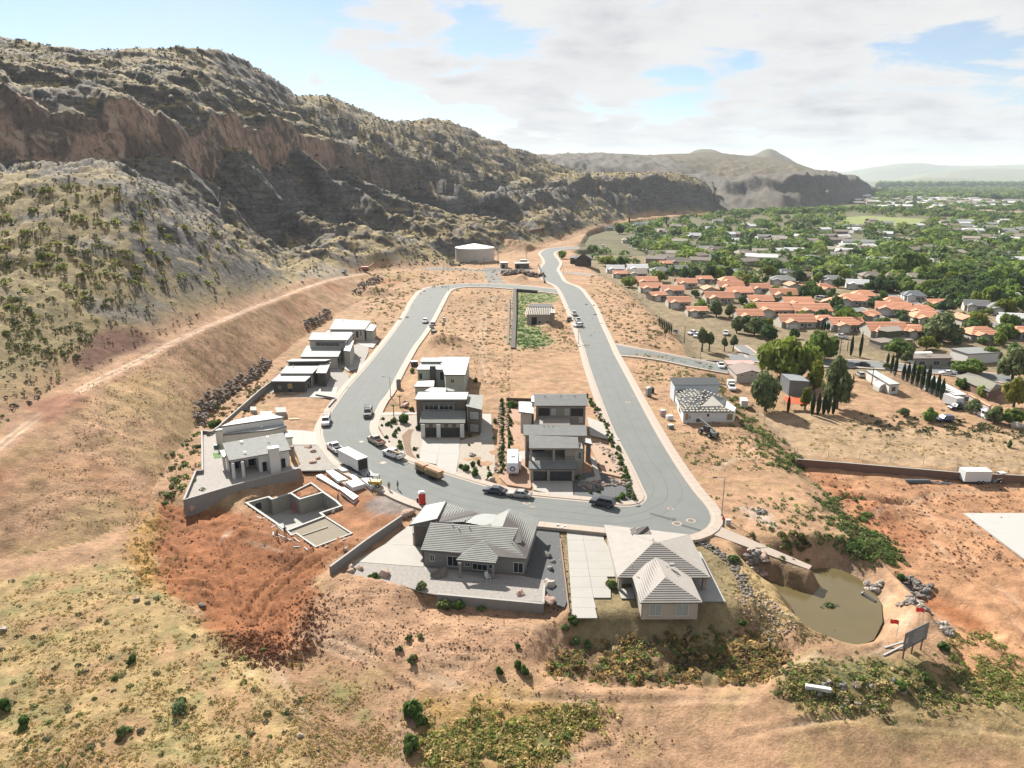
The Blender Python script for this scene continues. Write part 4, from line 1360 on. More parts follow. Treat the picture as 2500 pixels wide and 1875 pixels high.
for x,y,z in((1085,440,5.0),(1210,690,3.4),(1195,720,3.3),(905,675,3.6),(1300,760,3.0)):
 h1.vent('d',x,y,z,.35,.07)
mb=MB();p=atz('d',1255,655,3.9);mb.box((p.x,p.y,3.85),(.7,.5,.35));mb.build('skylight',METAL,h1.o)
for(x,y)in((fa[0]-.06,fa[1]-.03),(fb[0]+.06,fb[1]-.03)):
 mb=MB();mb.tube((x,y,-0.42),(x,y,E-.2),.05,n=6);mb.build('downpipe',FASC,h1.o)
# ---- grey gabled house, front middle
h2=House('house','grey single storey house with striped grey tile roof and covered back porch','house',atz('c',1300,800,0),-0.4,wall=W_GREY,roof=TILE_G)
E=2.5
a_,b_=atz('c',838,712,E),atz('c',1790,790,E)
kx2=0.0
ridL,ridR=atz('c',925,462,4.5),atz('c',1720,512,4.5)
val=atz('c',1655,652,3.35)
h2.tiled([[a_,b_,val,ridR,ridL]])
rw_t,rw_b=atz('c',1635,340,4.45),atz('c',1575,503,4.45)
eb=atz('c',1905,432,2.5)
h2.tiled([[eb,b_+Vector((.02,0,0)),val+Vector((0,0,.02)),rw_b,rw_t]])
h2.tiled([[rw_t,rw_b,atz('c',1465,500,3.3),atz('c',1520,400,3.3)]])
h2.tiled([[atz('c',1060,290,4.3),atz('c',1350,375,3.3),atz('c',1235,462,3.3),atz('c',970,462,4.3)]])
h2.tiled([[atz('c',1350,375,3.28),atz('c',1520,397,3.0),atz('c',1468,502,3.4),atz('c',1240,468,3.28)]],ROOFG)
gb=MB();gb.add([tuple(ridR+Vector((.12,0,0))),tuple(atz('c',1745,645,3.35)),tuple(atz('c',1665,650,3.35))],[(0,1,2)]);gb.build('gable',W_GREY,h2.o)
foot=inset_poly([a_[:2],b_[:2],eb[:2],rw_t[:2],atz('c',1060,290,E)[:2],atz('c',1010,430,E)[:2],ridL[:2]],0.4)
h2.walls(foot,E-.17)
big_=[(735,485,3.6),(985,430,4.6),(1068,268,4.6),(880,305,3.6)]
RP=[atz('c',x,y,z)for x,y,z in big_]
h2.flat(RP,0,ROOFG,.3)
ins=inset_poly([(p.x,p.y)for p in RP],.45)
mb=MB();mb.prism(ins,-0.7,[3.22,4.12,4.12,3.22]);mb.build('wall',W_GREY,h2.o)
h2.opening(ins[0],ins[1],'c',(785,505),(893,668),'garage_door',panels=4,pane=mat('brown garage door',(.12,.10,.085),.7))
wa,wb=foot[0],foot[1]
h2.opening(wa,wb,'c',(922,752),(962,808));h2.opening(wa,wb,'c',(1080,765),(1172,856))
h2.opening(wa,wb,'c',(1305,832),(1435,893),mull=2);h2.opening(wa,wb,'c',(1676,822),(1757,915),mull=1)
h2.opening(wa,wb,'c',(1237,825),(1280,855));h2.opening(wa,wb,'c',(1455,840),(1478,875),mull=0)
pl_,pr_=atz('c',1155,800,2.3),atz('c',1512,830,2.3)
pp=atz('c',1395,622,3.75)
ml,mr=atz('c',1215,738,2.75),atz('c',1535,775,2.75)
h2.tiled([[pl_,pr_,pp],[pl_,pp,ml],[pr_,mr,pp]])
h2.box_px('c',(1192,962),-0.4,.4,.4,2.5,W_GREY);h2.box_px('c',(1490,972),-0.4,.4,.4,2.5,W_GREY)
for x,y,z in((1125,500,4.2),(1180,530,4.0),(1275,515,4.2),(1240,455,4.3)):
 h2.vent('c',x,y,z,.5,.08)
for x,y in((995,495),(1225,513),(1405,528),(1610,545),(935,668),(1168,688),(1615,728)):
 p=aslope('c',x,y,E,a_.y,.35)
 mb=MB();mb.box((p.x,p.y,p.z+.08),(.45,.22,.12));mb.build('roof_vent',METAL,h2.o)
ch=thing('adirondack_chair','white slatted lounge chair beside the back porch post of the grey house','chair',atz('c',1440,975,-0.4),R(30))
mb=MB();[mb.box((0,-.25+i*.14,.38-i*.02),(.6,.1,.04))for i in range(5)];mb.build('seat',FRAMEM,ch,world=False)
mb=MB();[mb.box((-.25+i*.125,.38,.7),(.1,.04,.8),tilt=Matrix.Rotation(R(-20),3,'X'))for i in range(5)];mb.build('backrest',FRAMEM,ch,world=False)
for sx_ in(-.33,.33):
 mb=MB();mb.box((sx_,0,.58),(.12,.8,.03));mb.build('armrest',FRAMEM,ch,world=False)
 mb=MB();mb.box((sx_,-.33,.29),(.06,.08,.58));mb.build('leg',FRAMEM,ch,world=False)
# ---- white flat and tile roofed house, left
h3=House('house','white stucco house on a walled terrace above the open basement, covered porch and chimney','house',atz('b',1000,450,1.26),1.28,wall=W_WHITE,roof=mat('whitish tile',(.38,.385,.36),.85,var=.15,scale=.9,bump=.3))
f0,f1=atz('b',705,552,5.0),atz('b',1372,432,5.0)
b0,b1=atz('b',632,365,6.15),atz('b',1290,250,6.15)
h3.tiled([[f0,f1,b1,b0]])
ft=inset_poly([f0[:2],f1[:2],b1[:2],b0[:2]],.35)
lerp=lambda a,b,t:(a[0]+(b[0]-a[0])*t,a[1]+(b[1]-a[1])*t)
pf=lerp(ft[0],ft[1],.46);pb=lerp(ft[3],ft[2],.46)
mb=MB();mb.prism([pf,ft[1],ft[2],pb],.9,[4.8,4.8,5.9,5.9]);mb.build('wall',W_WHITE,h3.o)
q0=lerp(ft[0],ft[3],.62);q1=lerp(pf,pb,.62)
mb=MB();mb.prism([q0,q1,pb,ft[3]],.9,[5.45,5.45,5.9,5.9]);mb.build('wall',W_WHITE,h3.o)
h3.opening_m(q0,q1,.8,3.2,1.3,3.9,pane=GLASS,mull=1);h3.opening_m(q0,q1,3.8,7.6,1.3,4.2,pane=GLASS,mull=2)
mb=MB();c0,c1=ft[0],pf
mb.prism([c0,c1,lerp(c1,pb,.06),lerp(c0,ft[3],.06)],4.45,4.82);mb.build('porch_beam',W_WHITE,h3.o)
for x,y in((758,752),(862,735),(700,668)):
 h3.box_px('b',(x,y),1.28,.5,.5,3.3,W_WHITE)
h3.opening(pf,ft[1],'b',(1064,572),(1114,658),mull=0,frame=FASC);h3.opening(pf,ft[1],'b',(1269,533),(1314,617),mull=0,frame=FASC)
cp=atz('b',1197,683,1.28)
mb=MB();mb.box((cp.x,cp.y+.55,3.85),(1.95,1.3,5.3),math.atan2(f1.y-f0.y,f1.x-f0.x));mb.build('chimney',W_WHITE,h3.o)
mb=MB();mb.box((cp.x,cp.y+.55,6.54),(2.1,1.45,.08),math.atan2(f1.y-f0.y,f1.x-f0.x));mb.build('chimney_cap',FRAMEM,h3.o)
h3.block('b',[(640,272),(965,237),(1130,222),(1325,180),(1290,138),(650,262)],5.2,W_CREAM,ROOFG,.1)
h3.block('b',[(610,182),(1302,82),(1210,60),(1150,30),(760,112)],6.7,W_WHITE,ROOFW,.12)
h3.block('b',[(545,230),(640,218),(635,200),(580,205)],5.0,W_CREAM,ROOFW,.1)
h3.block('b',[(1315,300),(1395,298),(1375,245),(1300,235)],4.1,W_WHITE,ROOFW,.2)
h3.block('b',[(600,442),(652,430),(682,512),(638,515)],4.3,W_CREAM,ROOFW,.3)
h3.box_px('b',(1392,545),1.28,.7,.7,3.0,STONEP,'stone_column')
for x,y in((885,95),(975,75),(1065,190)):
 h3.vent('b',x,y+20,6.7 if y<150 else 5.2,.6,.08)
for x,y in((838,345),(875,460),(1120,297),(1165,405)):
 p=aslope('b',x,y,5.0,f0.y,.17)
 mb=MB();mb.box((p.x,p.y,p.z+.08),(.5,.22,.12));mb.build('roof_vent',METAL,h3.o)
ac=thing('air_conditioner','small green utility unit by the back corner of the white terrace house','air conditioner',atz('b',575,415,1.28),0)
mb=MB();mb.box((0,0,.4),(1.1,.8,.7));mb.build('case',mat('green case',(.05,.12,.11),.6),ac,world=False)
mb=MB();mb.tube((0,0,.76),(0,0,.80),.3,n=12);mb.build('fan_grille',DARKM,ac,world=False)
# ---- left row
h4=House('house','dark walled house with stepped flat roofs at the end of the block wall','house',atz('a',1400,1000,0),.1,wall=W_DARK,roof=ROOFG)
P_,I_=h4.block('a',[(1158,1020),(1525,1022),(1612,942),(1250,940)],3.5,W_DARK,ROOFW)
h4.opening(I_[0],I_[1],'a',(1340,1050),(1385,1095),pane=mat('amber window',(.45,.28,.06),.4));h4.opening(I_[0],I_[1],'a',(1345,1100),(1385,1140),'door')
h4.opening(I_[0],I_[1],'a',(1240,1075),(1265,1100))
h4.opening(I_[1],I_[2],'a',(1545,1050),(1570,1095),mull=0)
h4.block('a',[(1250,937),(1605,937),(1685,852),(1325,847)],4.1,W_CREAM)
h4.block('a',[(1320,807),(1735,802),(1815,784),(1390,781)],5.2,W_DARK,ROOFW)
h4.block('a',[(1642,932),(1754,934),(1805,817),(1690,814)],4.2,W_DARK)
for x,y in((1355,850),(1400,870)):h4.vent('a',x,y,4.1,.6)
h4b=House('house','pale two storey flat roofed house, middle of the left row','house',atz('a',1700,700,0),.1,wall=W_CREAM,roof=ROOFG)
P_,I_=h4b.block('a',[(1470,757),(1882,757),(1940,640),(1545,634)],3.9)
h4b.opening(I_[1],I_[2],'a',(1872,770),(1898,830),mull=0)
P_,I_=h4b.block('a',[(1560,574),(1985,577),(2048,497),(1600,492)],6.8)
h4b.opening(I_[0],I_[1],'a',(1640,605),(1900,640),pane=GLASS,mull=4)
h4b.opening(I_[1],I_[2],'a',(1965,600),(1990,640))
h4b.flat([tuple(atz('a',x,y,6.0)[:2])for x,y in((1640,602),(1938,602),(1968,568),(1680,566))],6.0,ROOFW,.2)
h4b.block('a',[(1940,690),(2012,700),(2055,580),(1995,575)],5.4,W_CREAM,ROOFW,.15)
for x,y in((1785,510),(1810,520),(1600,500)):h4b.vent('a',x,y,6.8,.6)
h4c=House('house','white flat roofed house, farthest of the left row','house',atz('a',2000,450,0),.1,wall=W_CREAM,roof=ROOFG)
P_,I_=h4c.block('a',[(1785,460),(2172,462),(2240,368),(1850,345)],4.3)
h4c.opening(I_[0],I_[1],'a',(2075,480),(2102,548),'door');h4c.opening(I_[0],I_[1],'a',(2120,480),(2138,530),mull=0)
h4c.block('a',[(1745,492),(2030,497),(2052,464),(1790,463)],3.5,W_CREAM,ROOFW)
h4c.block('a',[(2172,470),(2262,478),(2300,415),(2232,402)],4.0,W_CREAM,ROOFW)
for x,y in((1940,370),(1955,390)):h4c.vent('a',x,y,4.3,.6)
# ---- brown two storey house in the middle block
h5=House('house','brown two storey house with white pillars framing two garage doors','house',atz('e',960,1200,0),.12,wall=W_BROWN,roof=TILE_G)
g0=atz('e',548,1345,3.6)
GP=[aslope('e',x,y,3.6,g0.y,.25)for x,y in((548,1345),(1368,1350),(1386,1122),(585,1122))]
h5.tiled([GP])
gi=inset_poly([p[:2]for p in GP],.4)
mb=MB();mb.prism(gi,-.2,[3.4,3.4,4.8,4.8]);mb.build('wall',W_BROWN,h5.o)
h5.opening(gi[0],gi[1],'e',(645,1440),(860,1608),'garage_door');h5.opening(gi[0],gi[1],'e',(920,1440),(1285,1608),'garage_door')
for x0 in(660,795,935,1075,1215):
 h5.opening(gi[0],gi[1],'e',(x0,1372),(x0+45,1412),mull=0,pane=mat('yellowish pane',(.30,.28,.16),.4))
for x0 in(612,892,1315):
 h5.box_px('e',(x0,1612),.12,.95 if x0!=892 else .9,.5,3.25,W_WHITE,'pillar')
UP=[(455,922),(1395,922),(1430,790),(525,786)]
zU=7.5
P_=[tuple(atz('e',x,y,zU)[:2])for x,y in UP]
h5.flat(P_,zU,ROOFW)
h5.walls(inset_poly(P_,.35),zU-.29)
ui=inset_poly(P_,.35)
h5.opening(ui[0],ui[1],'e',(640,1025),(880,1100),pane=GLASS,mull=2);h5.opening(ui[0],ui[1],'e',(910,1025),(1150,1100),pane=GLASS,mull=2)
aw0=atz('e',580,1005,6.5)
h5.tiled([[aslope('e',x,y,6.5,aw0.y,.2)for x,y in((580,1005),(1200,1005),(1222,822),(615,822))]])
for x0 in(628,895,1165):
 p=atz('e',x0,1112,4.9);mb=MB();mb.box((p.x,p.y-.1,5.65),(.22,.22,1.6));mb.build('porch_post',W_TAN,h5.o)
r0=atz('e',1385,1040,6.7)
RW=[atz('e',1385,1045,6.6),atz('e',1668,1110,6.0),atz('e',1695,850,6.0),atz('e',1430,832,6.6)]
h5.tiled([RW],course=.45)
ri=inset_poly([p[:2]for p in RW],.3)
mb=MB();mb.prism(ri,-.2,[6.4,5.8,5.8,6.4]);mb.build('wall',W_BROWN,h5.o)
h5.opening(ri[0],ri[1],'e',(1468,1152),(1602,1272),pane=BLIND);h5.opening(ri[0],ri[1],'e',(1472,1376),(1598,1498),pane=BLIND)
h5.block('e',[(630,772),(1010,812),(1035,712),(745,706)],7.3,W_BROWN,ROOFW)
h5.block('e',[(1020,772),(1180,778),(1160,745),(1045,714)],6.8,W_BROWN,TILE_G)
for x,y in((1185,770),(1235,765),(705,800),(1265,900)):h5.vent('e',x,y,7.4,.4)
# ---- white roofed house under construction behind it
h6=House('house','unfinished house with bright white flat roofs and a dark stone chimney','house',atz('e',900,500,0),.05,wall=mat('sheathed wall',(.40,.44,.38),.9,var=.08),roof=ROOFW)
P_,I_=h6.block('e',[(995,477),(1370,480),(1455,157),(890,157)],6.0)
h6.opening(I_[0],I_[1],'e',(1110,560),(1170,620),mull=1)
P_,I_=h6.block('e',[(485,384),(1015,386),(1010,250),(575,250)],5.6)
h6.opening(I_[0],I_[1],'e',(540,455),(595,555),'door');h6.opening(I_[0],I_[1],'e',(915,430),(1005,570),'door')
h6.block('e',[(555,242),(950,242),(900,171),(590,171)],6.3)
h6.block('e',[(440,692),(805,692),(820,577),(510,592)],3.2)
cp=atz('e',780,330,6.6);mb=MB();mb.box((cp.x,cp.y+.6,3.3),(1.6,1.3,6.6));mb.build('chimney',W_DARK,h6.o)
mb=MB()
sa,sb=atz('e',1100,745,.05),atz('e',1355,745,.05)
for f_ in(0,.5,1):
 x_=sa.x+(sb.x-sa.x)*f_
 for dy in(0,-1.1):mb.tube((x_,sa.y+dy,0),(x_,sa.y+dy,5.2),.045,n=6)
for z_ in(1.8,3.6,4.6):
 mb.tube((sa.x,sa.y,z_),(sb.x,sa.y,z_),.04,n=6);mb.tube((sa.x,sa.y-1.1,z_),(sb.x,sa.y-1.1,z_),.04,n=6)
so=thing('scaffold','metal scaffold frame standing against the sheathed wall of the unfinished white house','scaffold',(sa.x,sa.y,.05))
mb.build('pole',DARKM,so)
mb=MB();mb.box(((sa.x+sb.x)/2,sa.y-.55,3.7),(abs(sb.x-sa.x),.9,.06));mb.build('plank',WOOD,so)
# ---- tan two storey house at the bend
h7=House('house','tan two storey house with deep covered deck over two black garage doors','house',atz('f',800,900,0),.12,wall=W_TAN,roof=TILE_G)
g0=atz('f',500,1190,2.75)
GP=[aslope('f',x,y,2.75,g0.y,.25)for x,y in((500,1190),(1147,1195),(1142,1087),(505,1082))]
h7.tiled([GP],TILE_D)
gi=inset_poly([p[:2]for p in GP],.35)
gi2=[gi[0],gi[1],(gi[1][0],gi[1][1]+9),(gi[0][0],gi[0][1]+9)]
h7.walls(gi2,2.55)
h7.opening(gi[0],gi[1],'f',(568,1220),(748,1352),'garage_door');h7.opening(gi[0],gi[1],'f',(790,1220),(1083,1354),'garage_door')
for x0 in(547,768,1100):
 h7.box_px('f',(x0,1356),.12,.5,.3,2.4,W_TAN,'pillar')
t0_=atz('f',507,908,6.2)
S7=lambda x,y:aslope('f',x,y,6.2,t0_.y,.19)
h7.tiled([[S7(507,908),S7(1182,910),S7(1165,758),S7(505,735)],[S7(430,733),S7(1288,741),S7(1281,598),S7(430,592)]],TILE_D,fascia=W_TAN)
dk=GP[3];dy0=dk.y+.1
bk=[S7(430,733),S7(1288,741),S7(1281,598),S7(430,592)]
bi=inset_poly([p[:2]for p in bk],.4)
zz7=lambda q:6.2+.19*(q[1]-t0_.y)-.17
mb=MB();mb.prism(bi,-.2,[zz7(q)for q in bi]);mb.build('wall',W_TAN,h7.o)
dx0,dx1=S7(520,908).x,S7(1168,908).x
mb=MB();mb.box(((dx0+dx1)/2,(dy0+bi[0][1])/2,3.3),(dx1-dx0,bi[0][1]-dy0,.2));mb.build('deck',CONC,h7.o)
mb=MB();mb.box(((dx0+dx1)/2,dy0+.1,6.0),(dx1-dx0,.3,.35));mb.build('deck_beam',W_TAN,h7.o)
for x0 in(dx0+.2,(dx0+dx1)/2,dx1-.2):
 mb=MB();mb.box((x0,dy0+.25,4.6),(.45,.4,2.6));mb.build('column',FRAMEM if False else W_TAN,h7.o)
mb=MB();mb.box(((dx0+dx1)/2,dy0+.1,4.35),(dx1-dx0-.6,.03,.04));[mb.box((dx0+.3+i*(dx1-dx0-.6)/40,dy0+.1,3.9),(.02,.02,.9))for i in range(41)]
mb.build('railing',DARKM,h7.o)
mb=MB();mb.box((bi[0][0]+2.2,bi[0][1]-.05,4.5),(3.6,.1,2.1));g7=mb.build('sliding_door',GLASS,h7.o)
mb=MB();mb.box((bi[0][0]+9.0,bi[0][1]-.05,4.5),(3.2,.1,2.1));mb.build('sliding_door',GLASS,h7.o)
mb=MB();mb.box((bi[1][0]-2.6,bi[1][1]-2.4,3.0),(3.6,4.8,6.0));mb.build('wall',W_TAN,h7.o)
h7.opening_m((bi[1][0]-4.4,bi[1][1]-4.8),(bi[1][0]-.8,bi[1][1]-4.8),2.2,3.2,3.8,5.2)
h7.block('f',[(1262,832),(1362,858),(1340,782),(1265,768)],4.2,W_TAN,ROOFG,.25)
for x,y in((705,625),(760,625),(825,625)):h7.vent('f',x,y,7.6,.5)
mb=MB();q7=atz('f',1145,1240,.12)
h8=House('house','two storey grey tiled house directly behind the tan house with the deck','house',atz('f',900,400,0),.1,wall=mat('taupe stucco',(.24,.215,.19),.9,var=.06),roof=TILE_D)
t8=atz('f',582,335,6.5)
S8=lambda x,y:aslope('f',x,y,6.5,t8.y,.16)
bk=[S8(582,335),S8(1302,335),S8(1281,175),S8(575,175)]
h8.tiled([bk])
bi=inset_poly([p[:2]for p in bk],.5)
mb=MB();mb.prism(bi,-.2,[6.5+.16*(q[1]-t8.y)-.17 for q in bi]);mb.build('wall',h8.wall,h8.o)
h8.opening(bi[0],bi[1],'f',(636,368),(785,470),'door');h8.opening(bi[0],bi[1],'f',(1070,370),(1236,474),'door')
h8.opening(bi[0],bi[1],'f',(815,380),(860,455),pane=BLIND,mull=0);h8.opening(bi[0],bi[1],'f',(993,380),(1040,455),pane=BLIND,mull=0)
h8.opening(bi[0],bi[1],'f',(1185,500),(1225,556),pane=BLIND,mull=0)
mb=MB();P8=[tuple(atz('f',x,y,3.4)[:2])for x,y in((560,585),(1060,588),(1060,480),(612,475))]
mb.prism(P8,0,3.4);mb.build('terrace',W_TAN,h8.o)
h8.block('f',[(365,416),(570,442),(576,282),(365,276)],5.4,W_CREAM,ROOFW,.5)
h8.block('f',[(535,282),(582,286),(576,196),(535,196)],6.6,W_CREAM,ROOFW,.15)
for x,y in((720,205),(935,205),(1120,205)):h8.vent('f',x,y,7.4,.3,.12)
# ---- timber framed shell farther up
h9=House('house','small block house shell with bare white roof trusses on the green overgrown lot','house',atz('h',1470,1250,0),-.05,wall=mat('bare block wall',(.36,.31,.24),.9,var=.1),roof=WOOD)
t9=atz('h',1280,1215,4.3)
S9=lambda x,y,dz_=0:aslope('h',x,y,4.3+dz_,t9.y,.22)
bk=[S9(1285,1213),S9(1640,1213),S9(1640,1118),S9(1310,1118)]
bi=inset_poly([p[:2]for p in bk],.6)
mb=MB();mb.prism(bi,-.3,[4.1+.22*(q[1]-t9.y)-.05 for q in bi]);mb.build('wall',h9.wall,h9.o)
n=15
for k in range(n):
 f_=k/(n-1)
 a=bk[0].lerp(bk[1],f_);b=bk[3].lerp(bk[2],f_)
 mb=MB();mb.tube(tuple(a+Vector((0,0,.12))),tuple(b+Vector((0,0,.12))),.24,n=4);mb.build('truss',mat('pale truss',(.52,.47,.40),.8),h9.o)
h9.block('h',[(1330,1100),(1662,1102),(1645,1062),(1345,1062)],6.0,W_CREAM,mat('dark felt',(.09,.09,.1),.9),.3)
h9.opening(bi[0],bi[1],'h',(1370,1240),(1440,1345),'door');h9.opening(bi[0],bi[1],'h',(1465,1295),(1490,1320),'door');h9.opening(bi[0],bi[1],'h',(1575,1295),(1600,1318),'door')
h9.block('h',[(1620,1180),(1690,1185),(1680,1110),(1630,1105)],5.2,h9.wall,W_CREAM,.2)
# ---- white house with open roof, right of the street
h10=House('house','white walled house under construction with battens and stacked tiles on its roof','house',atz('i',950,800,0),0.0,wall=mat('house wrap white',(.62,.61,.60),.8,var=.03),roof=mat('roof felt',(.045,.05,.055),.9))
E=2.75
P10=[atz('i',640,863,E),atz('i',1356,862,E),atz('i',1385,797,E),atz('i',1240,690,E),atz('i',1160,640,E),atz('i',520,560,E)]
fi=inset_poly([p[:2]for p in P10],.35)
h10.walls(fi,E-.1)
top=atz('i',905,565,4.6);top2=atz('i',1045,665,4.0);vl=atz('i',1100,780,E+.3)
planes=[[P10[0],P10[1],atz('i',1190,790,3.2),atz('i',880,790,3.35),top],[P10[5],P10[0],top],[top,atz('i',880,790,3.35),atz('i',1190,790,3.2),P10[3],P10[4]]]
for pl_ in planes:
 mb=MB();mb.slab([tuple(p)for p in pl_],.08);mb.build('roof',h10.roof,h10.o)
mb=MB();mb.add([tuple(p)for p in(atz('i',900,785,3.3),atz('i',1190,775,3.2),top2+Vector((0,0,.5)))],[(0,1,2)]);mb.build('gable',W_CREAM,h10.o)
stacks=MB();rs=random.Random(3)
cream=mat('stacked tile',(.50,.46,.38),.85,var=.2)
def on_plane(p3,x,y):
 n_=(p3[1]-p3[0]).cross(p3[2]-p3[0])
 return p3[0].z-(n_.x*(x-p3[0].x)+n_.y*(y-p3[0].y))/n_.z
def inside(poly,x,y):
 c=False
 for i in range(len(poly)):
  a,b=poly[i],poly[i-1]
  if(a[1]>y)!=(b[1]>y)and x<(b[0]-a[0])*(y-a[1])/(b[1]-a[1])+a[0]:
   c=not c
 return c
for pi_,pl_ in enumerate(planes):
 xs=[p.x for p in pl_];ys_=[p.y for p in pl_]
 ref=[pl_[0],pl_[1],pl_[-1]]
 x=min(xs)+.5
 while x<max(xs):
  y=min(ys_)+.4
  while y<max(ys_):
   if inside([(p.x,p.y)for p in pl_],x,y)and rs.random()<.85:
    z=on_plane(ref,x,y)
    stacks.box((x+rs.uniform(-.1,.1),y+rs.uniform(-.1,.1),z+.14),(.36,.62,.22),rs.uniform(-.25,.25))
   y+=1.25
  x+=.85
so=stacks.build('tile_stack',cream,h10.o);so['kind']='stuff'
for k in range(11):
 f_=k/10
 a=P10[0].lerp(P10[1],f_)
 mb=MB();b=a+Vector((0,5.2-abs(f_-.45)*3,0));b.z=on_plane([planes[0][0],planes[0][1],planes[0][-1]],b.x,b.y)
 mb.tube(tuple(a+Vector((0,0,.05))),tuple(b+Vector((0,0,.05))),.06,n=4);mb.build('batten',WOOD,h10.o)
bw=[tuple(atz('i',x,y,4.7)[:2])for x,y in((540,492),(1140,488))]
mb=MB();mb.prism([bw[0],bw[1],(bw[1][0],bw[1][1]+5),(bw[0][0],bw[0][1]+5)],-.2,4.6);mb.build('wall',mat('blue white wrap',(.52,.56,.60),.8,var=.03),h10.o)
mb=MB();mb.slab([(bw[0][0]-.4,bw[0][1]-.4,4.72),(bw[1][0]+.4,bw[1][1]-.4,4.72),(bw[1][0]+.4,bw[1][1]+5,5.3),(bw[0][0]-.4,bw[0][1]+5,5.3)],.1);mb.build('roof',h10.roof,h10.o)
h10.opening(fi[0],fi[1],'i',(1248,890),(1314,968),pane=mat('board and void',(.30,.20,.09),.8),mull=0)
h10.opening(fi[0],fi[1],'i',(683,882),(718,968),pane=OSB,mull=0)
h10.opening(fi[0],fi[1],'i',(975,888),(1002,922),mull=0);h10.opening(fi[0],fi[1],'i',(728,910),(750,955),mull=0,pane=BLIND)
for k in range(3):
 h10.opening(fi[5],fi[0],'i',(505+k*45,640+k*75),(525+k*45,740+k*75),'door')
# ---- tan gable house and carport across the slope
Zt=-4.0
h11=House('house','beige gabled bungalow with brown roof and parked pickups beside it','house',atz('i',1480,400,Zt),Zt,wall=W_CREAM,roof=mat('brown shingle',(.30,.235,.205),.9,var=.1))
rA,rB=atz('i',1440,187,-.2),atz('i',1582,302,-.2)
eL0,eL1=atz('i',1250,242,-1.2),atz('i',1370,357,-1.2)
eR0,eR1=atz('i',1625,226,-1.2),atz('i',1752,348,-1.2)
h11.tiled([[eL0,eL1,rB,rA],[rA,rB,eR1,eR0]],course=.5)
fi=inset_poly([eL1[:2],eR1[:2],eR0[:2],eL0[:2]],.3)
h11.walls(fi,-1.35)
mb=MB();ga,gb_=Vector((*fi[0],-1.36)),Vector((*fi[1],-1.36));gm=(ga+gb_)/2;gm.z=-.35
mb.add([tuple(ga),tuple(gb_),tuple(gm)],[(0,1,2)]);mb.build('gable',W_CREAM,h11.o)
h11.opening(fi[0],fi[1],'i',(1440,355),(1455,378),mull=0);h11.opening(fi[0],fi[1],'i',(1572,355),(1586,378),mull=0)
pk_=House('carport','long low carport with pink roof behind the beige bungalow','carport',atz('i',1400,215,Zt),Zt,wall=FASC,roof=mat('pink roof',(.50,.26,.23),.8))
Pc=[tuple(atz('i',x,y,-1.4)[:2])for x,y in((1190,162),(1585,162),(1628,216),(1250,219))]
pk_.flat(Pc,-1.4,None,.15)
for q in Pc:
 mb=MB();mb.box((q[0]*.998,q[1],-2.8),(.15,.15,2.6));mb.build('post',FASC,pk_.o)
h12=House('shed','tall grey box shaped metal shed among the trees','shed',atz('j',450,620,Zt),Zt,wall=mat('grey metal siding',(.20,.215,.225),.6,.3,var=.05),roof=mat('blue grey sheet roof',(.27,.29,.31),.6,.3))
h12.block('j',[(335,512),(405,564),(562,574),(485,520)],.7,inset=.06,t=.12)
# ------------------------------------------------------------------ block walls, fences, basement, tank, poles
def wall_line(name,label,cat,pts,z0,z1,th=0.25,m=None,cap=True,rows=0):
 """free standing or retaining wall along pts (xy); z0/z1 may be lists"""
 n=len(pts)
 z0=[z0]*n if not isinstance(z0,(list,tuple))else z0
 z1=[z1]*n if not isinstance(z1,(list,tuple))else z1
 o=thing(name,label,cat,(pts[0][0],pts[0][1],z0[0]))
 for i in range(n-1):
  a,b=Vector(pts[i]),Vector(pts[i+1])
  t=(b-a).normalized();nn=Vector((-t.y,t.x))*th/2
  hh=0.2;H_=min(z1[i]-z0[i],z1[i+1]-z0[i+1]);k=max(1,int(round(H_/0.6)))
  for r_ in range(k):
   w_=0.008*(r_%2)
   f0,f1=r_/k,(r_+1)/k
   q=[a-nn*(1+w_),b-nn*(1+w_),b+nn*(1+w_),a+nn*(1+w_)]
   zb=[z0[i]+f0*(z1[i]-z0[i]),z0[i+1]+f0*(z1[i+1]-z0[i+1])]
   zt=[z0[i]+f1*(z1[i]-z0[i]),z0[i+1]+f1*(z1[i+1]-z0[i+1])]
   mb=MB();mb.prism([(p.x,p.y)for p in q],[zb[0],zb[1],zb[1],zb[0]],[zt[0],zt[1],zt[1],zt[0]])
   mb.build('block_course',m or BLOCK,o)
  if cap:
   q=[a-nn*1.3-t*.02,b-nn*1.3+t*.02,b+nn*1.3+t*.02,a+nn*1.3-t*.02]
   mb=MB();mb.prism([(p.x,p.y)for p in q],[z1[i]+.002,z1[i+1]+.002,z1[i+1]+.002,z1[i]+.002],[z1[i]+.08,z1[i+1]+.08,z1[i+1]+.08,z1[i]+.08])
   mb.build('cap',BLOCKCAP,o)
 return o
Q=lambda fr,pts,z:[tuple(atz(fr,x,y,z)[:2])for x,y in pts]
wall_line('retaining_wall','tall dark block wall holding the terrace of the white house above the dig','retaining wall',Q('b',[(215,975),(750,815),(1465,632)],1.75),[-2.2,-2.0,-0.9],[1.75,1.75,1.75])
wall_line('boundary_wall','block boundary wall along the hill side of the white house terrace','wall',Q('b',[(215,975),(345,660),(418,655),(410,225)],1.9),0.2,1.9)
wall_line('boundary_wall','long block wall running uphill behind the left row of houses','wall',Q('b',[(410,225),(510,238),(600,175)],1.9)+Q('a',[(620,1480),(1030,1120),(1190,1000),(1330,900)],1.9),-0.3,1.9)
wall_line('boundary_wall','sloping grey block wall beside the driveway of the striped roof house','wall',Q('c',[(665,402),(345,620),(20,862)],1.0),-0.8,1.0)
wall_line('retaining_wall','low block wall along the back gravel yard of the striped roof house','retaining wall',Q('c',[(985,1108),(1940,1195),(1952,985)],-0.25),[-2.6,-2.6,-1.2],-0.25)
